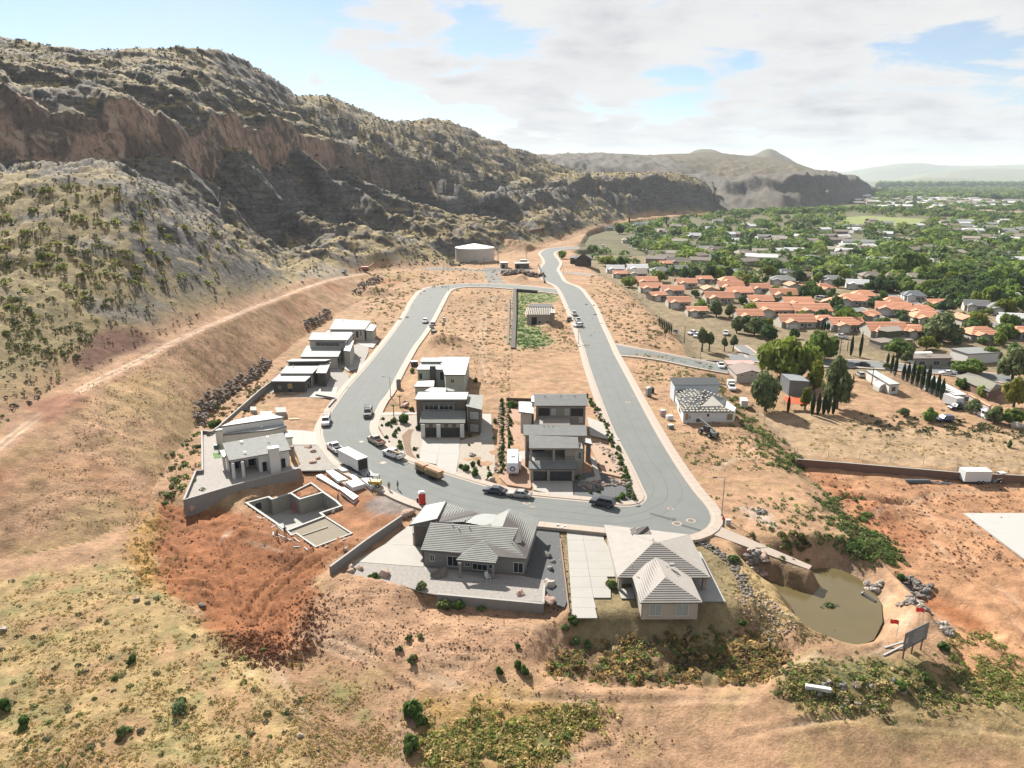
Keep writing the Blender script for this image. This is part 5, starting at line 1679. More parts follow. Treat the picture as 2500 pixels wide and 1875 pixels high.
wall_line('retaining_wall','thin low wall between the rock mulch and the pale driveway','retaining wall',Q('d',[(250,420),(330,1085)],-0.25),-0.9,-0.3,th=.2,m=mat('red brown block',(.26,.17,.12),.9),cap=False)
wall_line('retaining_wall','short block wall end by the street beside the dark walled house','retaining wall',Q('a',[(1640,1160),(1860,1200),(1780,1290)],0.5),-0.3,0.5,th=.2)
wall_line('retaining_wall','long red earth coloured wall between the sandy field and the dug up lot','retaining wall',Q('j',[(455,1172),(760,1195),(1700,1275),(2212,1300),(3000,1340)],-2.9),-5.4,-2.9,m=mat('red brown block wall',(.20,.115,.08),.9,var=.15))
wall_line('garden_wall','dark red wall beside the side street near the beige bungalow','wall',Q('i',[(885,152),(1180,165)],-2.4),-4.3,-2.6,m=mat('dark red block',(.14,.05,.04),.9))
wall_line('retaining_wall','dark rubble wall edging the overgrown green lot','retaining wall',Q('h',[(1120,1659),(1140,1250),(1145,890),(1450,900)],0.4),-2.0,[.6,1.2,1.8,1.2],th=1.6,m=mat('dark rubble',(.075,.065,.055),.95,var=.4),cap=False)
wall_line('retaining_wall','second rubble wall left of the overgrown green lot','retaining wall',Q('h',[(1050,1600),(1060,1300),(1070,980)],0.4),-0.4,[.1,.5,.5],th=.9,m=mat('grey rubble',(.17,.14,.115),.95,var=.4),cap=False)
wall_line('retaining_wall','dark wall beside the upper street below the tank','retaining wall',Q('h',[(1460,520),(1500,620),(1545,750)],1.0),-.5,1.2,th=.6,m=mat('dark rubble',(.075,.065,.055),.95),cap=False)
wall_line('retaining_wall','long low red wall far up the valley under the shaded slope','retaining wall',[tuple(aty('h',x,y,Y_q)[:2])for x,y,Y_q in((1080,170,640),(1560,150,720),(1690,175,760))],2,12,th=2,m=mat('red brown cliff',(.19,.10,.07),.95,var=.3),cap=False)
wall_line('garden_wall','brown block wall behind the two storey houses','wall',Q('f',[(200,232),(535,240)],0.8),-.1,0.9,m=mat('brown block',(.13,.08,.06),.9),cap=False)
ROCKS=[mat('brown boulder',(.235,.185,.145),.95,var=.25,scale=1.5,bump=.6),mat('grey boulder',(.20,.185,.17),.95,var=.25,scale=1.5,bump=.6),
mat('pink boulder',(.38,.26,.20),.95,var=.2,scale=1.5,bump=.5),mat('pale boulder',(.42,.36,.30),.95,var=.2,scale=1.5,bump=.5)]
DROCK=mat('dark basalt stone',(.15,.125,.105),.95,var=.35,scale=1.5,bump=.6)
import bmesh
def rock_mesh(seed,sub=2,squash=.75):
 bm=bmesh.new()
 bmesh.ops.create_icosphere(bm,subdivisions=sub,radius=.5)
 r_=random.Random(seed)
 ph=[r_.uniform(0,6)for _ in range(6)]
 for v in bm.verts:
  c=v.co.normalized()
  k=1+.16*math.sin(c.x*4+ph[0])+.13*math.sin(c.y*5+ph[1])+.13*math.sin(c.z*4+ph[2])+r_.uniform(-.07,.07)
  v.co=c*.5*k
  v.co.z*=squash
 me=bpy.data.meshes.new('boulder')
 bm.to_mesh(me);bm.free()
 return me
RM={}
for mi,m_ in enumerate(ROCKS+[DROCK]):
 for s_ in range(3):
  me=rock_mesh(mi*10+s_,1 if s_<2 else 2);me.materials.append(m_);RM[(mi,s_)]=me
def stone(parent,p,size,mi,name='stone',rel=True):
 o=linkobj(name,RM[(mi,random.randrange(3))],parent)
 q=Vector(p)-(Vector(parent.location)if parent else Vector((0,0,0)))
 o.location=q
 o.rotation_euler=(random.uniform(-.5,.5),random.uniform(-.5,.5),random.uniform(0,6.3))
 o.scale=(size*random.uniform(.8,1.3),size*random.uniform(.8,1.2),size*random.uniform(.8,1.1))
 return o
def stone_bank(label,fr,line,n,width,size,mi_,zoff=0,height=0,name='rock_wall',cat='rock wall'):
 P=[hit(fr,x,y)for x,y in line]
 o=thing(name,label,cat,P[0])
 L=[0]
 for a,b in zip(P[:-1],P[1:]):L.append(L[-1]+(b-a).length)
 for k in range(n):
  s_=random.uniform(0,L[-1])
  x=float(np.interp(s_,L,[p.x for p in P]));y=float(np.interp(s_,L,[p.y for p in P]))
  i=min(max(int(np.searchsorted(L,s_))-1,0),len(P)-2)
  t=(P[i+1]-P[i]).normalized()
  w_=random.uniform(-1,1)
  x+=-t.y*w_*width/2;y+=t.x*w_*width/2
  zz_=ground_z(x,y)+random.uniform(0,height)+zoff
  stone(o,(x,y,zz_),random.uniform(.65,1.25)*size,random.choice(mi_))
 return o
random.seed(21)
stone_bank('dark stacked boulder wall at the foot of the bare slope, behind the dark walled house','a',[(390,1500),(420,1380),(560,1220),(760,1120),(960,980),(1130,850)],330,3.2,.95,[4,4,0],.2,1.5)
stone_bank('second dark boulder wall farther along the slope above the left row','a',[(1500,440),(1660,380),(1790,270)],110,3,1.15,[4],.2,1.5)
stone_bank('third boulder wall near the small dirt piles up the slope','n',[(735,1440),(780,1390),(900,1330)],90,4,1.5,[4,0],.2,2)
stone_bank('dark rubble bank below the tank sheds','h',[(960,680),(1150,630),(1480,700)],110,9,2.4,[4,0],0,2.0)
stone_bank('curved band of black stones along the edge of the tan yard','d',[(1480,440),(1640,530),(1790,640),(1880,780),(1960,960)],170,1.4,.5,[4,4,1],.05,.1,'rock_border','rock border')
stone_bank('pile of pale boulders on the far bank of the pond','p',[(1130,650),(1250,640)],24,2.4,1.0,[3,2,1],.2,.4,'rock_pile','rock pile')
stone_bank('cluster of pink boulders between the ramp and the tan yard','p',[(340,440),(420,480),(480,500)],26,2.0,1.0,[2,1,3],.1,.4,'rock_pile','rock pile')
stone_bank('line of grey rip rap stones below the flags','p',[(1400,730),(1540,800),(1620,880),(1700,980)],120,2.2,.75,[1,3,0],.05,.2,'rock_bank','rock bank')
stone_bank('rip rap stones in the weeds below the sign berm','p',[(820,1260),(900,1380),(1100,1400),(1400,1340)],26,3.5,.7,[0,1],.05,.1,'rock_bank','rock bank')
stone_bank('dark stones in the notch beside the flagged berm','p',[(1400,600),(1500,680),(1580,700)],60,2.6,.9,[4,1],0,.3,'rock_bank','rock bank')
stone_bank('white and pink cobbles spread down the bank beside the pond','p',[(330,700),(430,780),(520,870),(640,950)],150,4.5,.36,[3,2],.02,.05,'cobble_bank','rock bank')
stone_bank('row of small brown stones along the rock mulch of the striped roof house','c',[(2060,600),(2080,760),(2110,960),(2140,1180)],55,.5,.36,[2,0],.05,.05,'rock_border','rock border')
stone_bank('tiers of boulders and rocks at the street corner below the tan two storey house','f',[(1230,1440),(1500,1420),(1700,1380),(1880,1400)],90,3.2,1.0,[0,1,2],.1,.4,'rock_garden','rock garden')
stone_bank('boulder terrace along the right side of the tan two storey house','f',[(1430,860),(1600,1000),(1700,1150),(1820,1330)],100,1.6,.75,[2,3,1],.1,.2,'rock_garden','rock garden')
stone_bank('stone edging uphill beside the green hedge behind the terrace house','f',[(1400,400),(1520,560),(1600,680)],44,1.4,.8,[2,3],.1,.2,'rock_garden','rock garden')
stone_bank('left line of pale stones in the narrow planted strip between the two storey houses','f',[(125,250),(110,500),(130,800),(60,1250)],90,.8,.6,[2,3],.1,.3,'rock_border','rock border')
stone_bank('right line of pale stones in the narrow planted strip between the two storey houses','f',[(215,300),(215,500),(230,760)],56,.8,.6,[2,3],.1,.3,'rock_border','rock border')
stone_bank('heap of broken grey rubble on the white spilled patch beyond the bend','d',[(2000,175),(2100,200)],34,2.2,.5,[1,3],.1,.3,'rubble_pile','rock pile')
for i_,(fr,x,y,s_,mi_,lab)in enumerate([
('c',505,948,2.2,2,'largest pink boulder in the gravel yard of the striped roof house'),('c',210,915,1.5,2,'front pink boulder of the cluster near the sloping block wall'),
('c',200,878,1.3,2,'left pink boulder of the cluster near the sloping block wall'),('c',290,890,1.4,2,'right pink boulder of the cluster near the sloping block wall'),
('c',1735,1120,1.3,2,'pink boulder in the raised bed corner of the back yard'),('c',1300,1000,.1,3,None),('c',690,420,1.9,2,'larger tan boulder at the top end of the sloping wall'),
('c',725,392,1.8,2,'second tan boulder at the top end of the sloping wall'),('c',1000,950,2.2,4,'dark boulder by the back wall of the striped roof house'),
('c',160,712,1.0,3,'lone pale stone on the dirt beside the sloping wall'),('b',285,1055,2.2,2,'larger boulder in the shade below the tall block wall'),('b',365,1070,1.1,2,'smaller boulder in the shade below the tall block wall'),
('c',1990,1040,1.9,3,'flat pale slab stone at the yard corner'),('c',1965,770,1.8,1,'grey slab stone in the dark mulch, upper'),('c',2030,830,1.2,1,'grey stone in the dark mulch, middle'),('c',2000,890,1.3,1,'grey stone in the dark mulch, lower'),
('c',2000,1180,1.5,2,'brown boulder beside the corner of the low back wall'),('b',1560,415,1.6,2,'red boulder in the gravel nearest the white house driveway'),('b',1620,470,1.7,2,'red boulder in the middle of the street side gravel'),
('b',1610,580,1.7,2,'red boulder in the lower street side gravel'),('b',1660,545,1.3,2,'small red boulder near the parked trailer'),('b',1500,640,1.2,2,'red boulder beside the terrace wall end'),
('e',290,1060,2.2,2,'wide boulder among palms beside the brown house'),('e',290,1000,1.7,2,'round boulder among palms beside the brown house'),('w',2110,1075,3.0,3,'big tan boulder under the trees at the field edge'),
('q',820,655,.9,0,'small brown rock on the grassy mound'),('q',1215,690,1.0,4,'dark rock on the rim of the red dig'),('q',20,830,1.1,3,'pale stone at the left edge of the mound'),('q',2075,352,.9,3,'small pale stone above the sloping wall'),
('g',1215,515,1.2,3,'pale stone beside the brown house driveway'),('g',1825,590,1.6,3,'pale boulder right of the brown house driveway'),('g',2030,865,1.8,3,'grey boulder at the kerb beside the narrow planted strip')]):
 if lab is None:continue
 p=hit(fr,x,y)
 o=stone(None,p+Vector((0,0,s_*.18)),s_,mi_,'boulder')
 tag(o,lab,'boulder')
# ---- open basement
CW=mat('cast concrete wall',(.26,.25,.215),.9,var=.16,scale=.7,bump=.2,stain=.3)
CTOP=mat('fresh concrete rim',(.42,.41,.38),.85,var=.05)
CFL=mat('basement slab',(.33,.32,.29),.85,var=.1,stain=.15)
bs=thing('basement_foundation','open concrete basement with red ladder beside a poured garage slab','foundation',(*wz(*F('b',890,1005),-.5),-.5))
zt,zb=-0.38,PIT_Z
pw=Q('b',pit_px,zt)
def seg_wall(a,b,z0,z1,th,name,m,par,top=True):
 a,b=Vector(a),Vector(b);t=(b-a).normalized();nn=Vector((-t.y,t.x))*th/2
 q=[a-nn-t*th/2,b-nn+t*th/2,b+nn+t*th/2,a+nn-t*th/2]
 mb=MB();mb.prism([(p.x,p.y)for p in q],z0,z1)
 o=mb.build(name,m,par)
 if top:
  q=[a-nn*1.04-t*th/2,b-nn*1.04+t*th/2,b+nn*1.04+t*th/2,a+nn*1.04-t*th/2]
  mb=MB();mb.prism([(p.x,p.y)for p in q],z1+.002,z1+.02);mb.build('rim',CTOP,o)
 return o
for i in range(len(pw)):
 seg_wall(pw[i],pw[(i+1)%len(pw)],zb-.1,zt+.003*i,.42,'foundation_wall',CW,bs)
mb=MB();mb.prism(pw,zb-.05,zb);mb.build('floor_slab',CFL,bs)
gs=Q('b',[(1330,1305),(1735,1150),(2030,1335),(1640,1480),(1430,1335),(1380,1355)],-.45)
for i in range(len(gs)):
 seg_wall(gs[i],gs[(i+1)%len(gs)],-1.4,-.44+.003*i,.3,'stem_wall',CW,bs)
mb=MB();mb.prism(gs,-1.2,-.62);mb.build('garage_fill',mat('garage fill',(.23,.195,.14),.95,var=.15,scale=2),bs)
for tri in([(1470,965),(1370,900),(1590,790),(1720,890)],):
 g2=Q('b',tri,zt)
 for i in(1,2):seg_wall(g2[i],g2[(i+1)%4],-1.2,zt+.01*i,.35,'foundation_wall',CW,bs)
for tri in([(1005,1160),(1060,1180),(1110,1165)],[(1160,1275),(1215,1245),(1300,1320)]):
 g2=Q('b',tri,-.5)
 for i in(0,1):seg_wall(g2[i],g2[i+1],-1.2,-.45,.2,'window_well',CW,bs)
for(A_,B_,p0_,p1_)in((pw[0],pw[1],(985,1015),(1058,1070)),(pw[5],pw[6],(1740,945),(1775,1020))):
 hh_=House.__new__(House);hh_.o=bs;hh_.z0=zb
 hh_.opening((A_[0],A_[1]-.22),(B_[0],B_[1]-.22),'b',p0_,p1_,'window',pane=DARKIN,mull=0,frame=CTOP)
mb=MB()
la,lb=atz('b',1395,1130,zb),atz('b',1445,965,zt+.5)
ld=thing('ladder','red orange extension ladder leaning on the inner basement wall','ladder',la)
RED=mat('red plastic',(.50,.035,.02),.5)
lb=Vector((la.x+.9,la.y+1.6,zt+.6))
for sx_ in(-.25,.25):
 mb=MB();mb.tube((la.x+sx_,la.y,la.z),(lb.x+sx_,lb.y,lb.z),.06,n=6);mb.build('rail',RED,ld)
for k in range(1,11):
 p=la.lerp(lb,k/11);mb=MB();mb.tube((p.x-.25,p.y,p.z),(p.x+.25,p.y,p.z),.035,n=6);mb.build('rung',RED,ld)
for i_,(a,b,lab)in enumerate((((1500,1355),(1770,1265),'long board lying on the garage fill'),((1740,1495),(2010,1390),'long pale board on the dirt beside the garage slab'),
((1200,1340),(1375,1425),'white board leaning to the basement corner'),((1180,1330),(1185,1385),'short white board beside the two workers'),((1405,1390),(1465,1445),'board on the dirt below the garage corner'),
((1400,1495),(1475,1490),'small board on the dirt, left of the last pair'),((1515,1490),(1555,1525),'small board on the dirt, right of the last pair'))):
 A_,B_=atz('b',*a,-.5),atz('b',*b,-.5)
 if i_>0:A_.z=ground_z(A_.x,A_.y)+.06;B_.z=ground_z(B_.x,B_.y)+.06
 else:A_.z=B_.z=-.55
 mb=MB();mb.tube(tuple(A_),tuple(B_),.13,n=4);o=mb.build('board',CTOP if i_ else mat('wet board',(.40,.36,.29),.8));tag(o,lab,'board')
# ---- stacks of wrapped building material beside the basement
WRAP=mat('white wrap',(.62,.62,.62),.5,var=.04);REDW=mat('red wrap edge',(.42,.10,.07),.6)
def stack(label,pts,h,top=WRAP,sidem=None,z=None):
 P=Q('b',pts,-.3)
 c=(sum(p[0]for p in P)/4,sum(p[1]for p in P)/4)
 z=ground_z(*c)if z is None else z
 o=thing('material_stack',label,'material stack',(c[0],c[1],z))
 n=max(1,int(h/.35))
 for k in range(n):
  mb=MB();sh=inset_poly(P,random.uniform(0,.06));mb.prism(sh,z+.08+k*h/n,z+.08+(k+1)*h/n-.03);mb.build('layer',[WRAP,sidem or WRAP][k%2],o)
 mb=MB();mb.prism(inset_poly(P,.02),z+.08+h-.03,z+.08+h+.01);mb.build('cover',top,o)
 for f_ in(.2,.8):
  a=Vector(lerp(P[0],P[1],f_));b=Vector(lerp(P[3],P[2],f_))
  mb=MB();mb.tube((a.x,a.y,z+.04),(b.x,b.y,z+.04),.05,n=4);mb.build('bearer',WOOD,o)
stack('long red edged stack of wrapped boards nearest the basement',[(1900,890),(1950,865),(2105,965),(2050,1005)],.9,WRAP,REDW)
stack('long low pile of trim boards left of the wrapped stacks',[(1640,720),(1700,700),(1925,850),(1890,865)],.35,WRAP,REDW)
stack('wide white wrapped stack left of the pair',[(1750,690),(1830,680),(1990,780),(1880,800)],.6)
stack('left of the two tall white stacks beside the forklift',[(1965,830),(2090,795),(2175,850),(2040,890)],.9)
stack('right of the two tall white stacks beside the forklift',[(2135,795),(2240,785),(2310,850),(2230,880)],.9)
stack('flat plywood stack between the white stacks',[(1900,790),(1990,770),(2060,800),(1960,830)],.3,OSB,WOOD)
stack('pale green pallet beside the long white trailer',[(1870,665),(1960,655),(2000,690),(1930,700)],.6,mat('pale green wrap',(.40,.46,.40),.6))
stack('small white stack nearest the enclosed trailer door',[(2005,730),(2080,710),(2100,760),(2040,775)],.3,WRAP,WOOD)
for lab,pts,h_,tp in(('grey pallet of block behind the white terrace house',[(935,1310),(1000,1310),(1003,1350),(935,1350)],1.2,BLOCKCAP),('large grey roof tile pallet behind the white terrace house',[(1200,1330),(1320,1328),(1325,1380),(1215,1385)],1.5,BLOCKCAP),
('thin white slab stack behind the white terrace house',[(1040,1335),(1160,1333),(1165,1350),(1045,1355)],.4,WRAP),('single board pile behind the white terrace house',[(1345,1395),(1460,1392),(1460,1405),(1345,1408)],.2,WOOD)):
 P=Q('a',pts,.8);c=(sum(p[0]for p in P)/4,sum(p[1]for p in P)/4)
 o=thing('material_stack',lab,'material stack',(*c,0))
 mb=MB();mb.prism(P,.1,h_);mb.build('pallet_load',tp,o)
 mb=MB();mb.prism(inset_poly(P,.1),-.2,.1);mb.build('pallet',WOOD,o)
# ---- water tank and sheds
tk=atz('h',602,470,0);r_t=14.2
tk=Vector((tk.x,tk.y+8,0.0))
pA=atz('h',340,480,0);pB=atz('h',866,480,0);r_t=(pB.x-pA.x)/2;tk=Vector(((pA.x+pB.x)/2,pA.y+r_t*.2,0))
to=thing('water_tank','large round cream water tank with shallow cone roof below the hills','water tank',tk)
TANKM=mat('tank paint',(.50,.47,.43),.6,var=.04,scale=.1,stain=.08)
TZ=9.3
mb=MB();mb.tube((0,0,0),(0,0,TZ),r_t,n=64);mb.build('shell',TANKM,to,world=False,smooth=False)
mb=MB();mb.tube((0,0,TZ+.01),(0,0,TZ+.3),r_t+.15,n=64);mb.build('rim',FRAMEM,to,world=False)
mb=MB();mb.tube((0,0,TZ+.31),(0,0,TZ+3.1),r_t+.1,.3,n=64);mb.build('cone_roof',mat('tank roof paint',(.56,.545,.51),.6,var=.03),to,world=False)
mb=MB();[mb.tube((math.cos(2.2)*-r_t*.55,-r_t*.86,.3+k*.3),(math.cos(2.2)*-r_t*.55+.5,-r_t*.86,.3+k*.3),.04,n=4)for k in range(30)]
mb.build('ladder',DARKM,to,world=False)
for k in range(5):
 mb=MB();mb.box((-r_t*.1+k*1.0,-r_t*.995-.1,.9),(.25,.4,1.3));mb.build('valve',DARKM,to,world=False)
for lab,pts,z_,wl,rf in(('cream utility shed beside the tank',[(940,505),(1060,505),(1050,490),(940,488)],3.6,W_CREAM,ROOFW),('dark fronted utility shed right of the cream shed',[(1140,515),(1345,512),(1340,497),(1135,498)],3.4,W_BROWN,ROOFW),
('small white shed behind the utility sheds',[(1210,470),(1315,468),(1310,458),(1212,460)],4,W_CREAM,ROOFW)):
 s0=House('utility_shed',lab,'shed',atz('h',pts[0][0],pts[0][1]+60,0),0,wall=wl,roof=rf)
 P_,I_=s0.block('h',pts,z_,inset=.4)
 s0.opening_m(I_[0],I_[1],1,3,.1,2.4,'door')
h13=House('house','dark brown hip roofed house standing alone beside the upper street','house',atz('h',2050,500,0),0,wall=mat('dark brown wall',(.10,.08,.07),.9),roof=mat('dark shingle',(.13,.125,.125),.9))
e_=[atz('h',*p,4.2)for p in((1945,465),(2190,462),(2170,410),(1985,425))]
pk_1,pk_2=atz('h',2050,392,8.0),atz('h',2085,392,8.0)
h13.tiled([[e_[0],e_[1],pk_2,pk_1],[e_[3],e_[0],pk_1],[e_[1],e_[2],pk_2],[e_[2],e_[3],pk_1,pk_2]],course=1.2)
ii_=inset_poly([p[:2]for p in e_],.6);h13.walls(ii_,4.0)
h13.opening(ii_[0],ii_[1],'h',(2125,470),(2175,545),'garage_door')
h13.block('h',[(1885,440),(1955,442),(1990,405),(1900,408)],4.0)
# ---- lamps and poles
def streetlight(fr,base,top_y,lab,arm=1.6,z=0.1,adir=(-1,-.2)):
 p=atz(fr,*base,z)
 u,s=ray(*F(fr,base[0],top_y));h_=CAM_H-s*p.y-z
 o=thing('street_light',lab,'street light',p)
 mb=MB();mb.tube((0,0,0),(0,0,h_),.11,.07,n=8);mb.build('pole',METAL,o,world=False)
 mb=MB();mb.tube((0,0,0),(0,0,.35),.2,.16,n=8);mb.build('base',CONC,o,world=False)
 d=Vector((adir[0],adir[1],0)).normalized()
 mb=MB();mb.tube((0,0,h_-.1),(d.x*arm,d.y*arm,h_+.1),.05,n=6);mb.build('arm',METAL,o,world=False)
 mb=MB();mb.box((d.x*(arm+.3),d.y*(arm+.3),h_+.1),(.75,.3,.14),math.atan2(d.y,d.x));mb.build('lamp_head',DARKM,o,world=False)
streetlight('d',(1702,218),0-130,'tall street light on the outer footway of the bend')
streetlight('e',(28,880),520,'street light beside the grey utility cabinet, left street',adir=(-1,.1))
streetlight('h',(2000,1600),1400,'street light beside the parked cars on the upper straight',adir=(1,0))
streetlight('h',(248,880),800,'street light on the far corner of the loop street',adir=(0,1))
streetlight('f',(1895,1600),1470,'short post at the planted street corner',arm=.3)
streetlight('i',(880,180),-10,'light pole at the end of the side street',z=-4,adir=(-1,0))
streetlight('h',(1800,650),560,'street light by the narrow path off the upper street',adir=(1,0))
def utility_pole(fr,base,top_y,lab,cross=True,z=-4,r_=.16,Y=None):
 p=hit(fr,*base)if Y is None else aty(fr,*base,Y)
 u,s=ray(*F(fr,base[0],top_y));h_=CAM_H-s*p.y-p.z
 o=thing('utility_pole',lab,'utility pole',p)
 mb=MB();mb.tube((0,0,-.3),(0,0,h_),r_,r_*.65,n=8);mb.build('pole',mat('weathered pole',(.10,.075,.055),.9),o,world=False)
 if cross:
  for dz_ in(.5,1.6):
   mb=MB();mb.box((0,0,h_-dz_),(2.4,.12,.14),.3);mb.build('crossarm',mat('weathered pole',(.1,.07,.05)),o,world=False)
  for dx_ in(-1,-.4,.4,1):
   mb=MB();mb.tube((dx_*.95,dx_*.3,h_-.43),(dx_*.95,dx_*.3,h_-.25),.05,n=6);mb.build('insulator',FRAMEM,o,world=False)
 return p+Vector((0,0,h_-.3))
t1=utility_pole('j',(1345,420),250,'utility pole by the brown roofed long house')
t2=utility_pole('j',(790,370),240,'utility pole behind the big green trees')
t3=utility_pole('j',(1035,600),460,'thin pole beside the white mobile home',False)
t4=utility_pole('h',(918,540),80,'very tall thin mast beside the water tank',False,r_=.2)
t5=utility_pole('h',(1298,560),350,'utility pole among the tank sheds')
t6=utility_pole('h',(730,580),440,'short pole in front of the tank')
t7=utility_pole('l',(1010,1360),1240,'utility pole on the street beyond the tiled houses')
t8=utility_pole('l',(1475,1470),1330,'utility pole right of the dark green tree row')
t9=utility_pole('k',(886,1560),1390,'pole behind the thin trees by the side street',False)
t10=utility_pole('j',(848,340),262,'second pole behind the big green trees',False)
t11=utility_pole('w',(1200,220),110,'pale pole at the corner of the brown roofed long house',False,r_=.1)
WIRE=mat('wire',(.35,.35,.35),.5,.5)
def wire(a,b,lab,sag=1.2,r_=.035):
 mb=MB();N_=14;pts=[]
 for k in range(N_+1):
  f_=k/N_;p=a.lerp(b,f_);p.z-=sag*4*f_*(1-f_);pts.append(p)
 for p,q in zip(pts[:-1],pts[1:]):mb.tube(tuple(p),tuple(q),r_,n=4,cap=False)
 o=mb.build('overhead_wire',WIRE);tag(o,lab,'wire')
wire(t2,t1,'sagging wire between the pole behind the big trees and the long brown roofed house')
wire(t1,aty('w',1080,230,t11.y),'wire running down from the pole by the long brown roofed house',.8)
for k,(xa,ya,xb,yb)in enumerate(((1240,880,1530,920),(1530,920,2140,1015),(800,1240,1500,1290),(740,1140,1240,880))):
 a,b=hit('l',xa,ya),hit('l',xb,yb)
 wire(a+Vector((0,0,9)),b+Vector((0,0,9)),['upper power line span through the valley trees','long power line span at the right edge of the valley trees','power line over the grey roofed houses','power line rising towards the big yellow green tree'][k],1.5,.09)
# ---- chain link and slat fences
def fence(label,fr,line,h=1.8,step=3.0,mesh_=True,z=None,postm=None,name='chain_link_fence'):
 P=[hit(fr,x,y)for x,y in line]
 o=thing(name,label,'fence',P[0])
 L=[0]
 for a,b in zip(P[:-1],P[1:]):L.append(L[-1]+math.hypot(b.x-a.x,b.y-a.y))
 n=max(2,int(L[-1]/step));pts=[]
 for k in range(n+1):
  s_=L[-1]*k/n
  x=float(np.interp(s_,L,[p.x for p in P]));y=float(np.interp(s_,L,[p.y for p in P]))
  pts.append(Vector((x,y,ground_z(x,y))))
 for p in pts:
  mb=MB();mb.tube((p.x,p.y,p.z-.2),(p.x,p.y,p.z+h),.05,n=6);mb.build('post',postm or METAL,o)
 for a,b in zip(pts[:-1],pts[1:]):
  mb=MB();mb.tube((a.x,a.y,a.z+h),(b.x,b.y,b.z+h),.022,n=4);mb.build('top_rail',postm or METAL,o)
 if mesh_:
  mb=MB()
  for a,b in zip(pts[:-1],pts[1:]):
   for k in range(1,5):
    dz_=h*k/5
    mb.tube((a.x,a.y,a.z+dz_),(b.x,b.y,b.z+dz_),.012,n=3,cap=False)
  so=mb.build('wire_mesh',METAL,o);so['kind']='stuff'
fence('chain link fence along the top of the long earth coloured wall','j',[(460,1130),(760,1165),(1250,1200),(1700,1240),(2212,1275)],1.8,6)
fence('chain link fence down the side of the cypress row','w',[(330,330),(560,450),(850,600),(1120,720),(1400,850),(1700,1010)],2.0,6)
fence('chain link fence at the foot of the weedy embankment','i',[(1580,830),(1760,1030),(1960,1230),(2150,1420)],1.8,5)
# ------------------------------------------------------------------ vehicles, machines, people
PAINT={}
def paint_m(n,c,metal=.0):
 if n not in PAINT:
  m=bpy.data.materials.new('paint '+n);m.use_nodes=True
  b=m.node_tree.nodes['Principled BSDF'];b.inputs['Base Color'].default_value=(*c,1);b.inputs['Roughness'].default_value=.3
  b.inputs['Metallic'].default_value=metal;b.inputs['Coat Weight'].default_value=.5
  PAINT[n]=m
 return PAINT[n]
COL=dict(white=(.62,.62,.62),black=(.012,.012,.014),silver=(.30,.29,.26),dark=(.02,.025,.035),red=(.30,.035,.025),grey=(.16,.165,.17),blue=(.03,.06,.16),tan=(.30,.26,.20),navy=(.02,.025,.09))
TYRE=mat('tyre',(.02,.02,.02),.9);RIM=mat('rim',(.35,.35,.36),.35,.8)
HEADL=mat('head lamp',(.6,.6,.6),.2);TAILL=mat('tail lamp',(.35,.02,.02),.3)
_vcache={}
def v_ring(x,w,zl,zt):
 zm=zl+(zt-zl)*.55
 return[(x,-w*.96,zl),(x,-w,zm),(x,-w*.90,zt),(x,w*.90,zt),(x,w,zm),(x,w*.96,zl)]
SPEC={
'sedan':dict(L=4.7,W=1.82,st=[(2.35,.72,.42,.62),(2.2,.82,.30,.74),(1.5,.89,.27,.86),(.7,.91,.27,.92),(-1.3,.91,.27,.96),(-2.1,.86,.30,.92),(-2.35,.76,.42,.78)],
cab=[(1.0,.80,.90),(.35,.64,1.38),(-.85,.64,1.40),(-1.75,.78,.94)],wb=1.38,r=.33),
'suv':dict(L=4.7,W=1.9,st=[(2.35,.78,.45,.80),(2.2,.88,.38,.98),(1.3,.94,.36,1.08),(-1.3,.94,.36,1.12),(-2.2,.92,.38,1.10),(-2.35,.84,.48,.95)],
cab=[(1.05,.84,1.06),(.45,.72,1.70),(-1.85,.72,1.72),(-2.25,.84,1.10)],wb=1.4,r=.38),
'van':dict(L=5.6,W=2.0,st=[(2.8,.8,.4,.8),(2.5,.95,.35,1.15),(1.9,1,.35,1.3),(-2.7,1,.35,1.35),(-2.8,.95,.4,1.3)],
cab=[(2.3,.92,1.2),(1.5,.86,2.15),(-2.6,.88,2.2),(-2.78,.95,1.3)],wb=1.7,r=.36),
'pickup':dict(L=5.8,W=2.0,st=[(2.9,.84,.5,.95),(2.7,.96,.42,1.10),(1.6,1.0,.42,1.18),(-.7,1.0,.42,1.20),(-.75,1.0,.42,.80),(-2.7,1.0,.42,.80),(-2.85,.98,.5,.80)],
cab=[(1.45,.90,1.14),(.75,.76,1.86),(-.45,.76,1.88),(-.72,.88,1.18)],wb=1.85,r=.42),
}
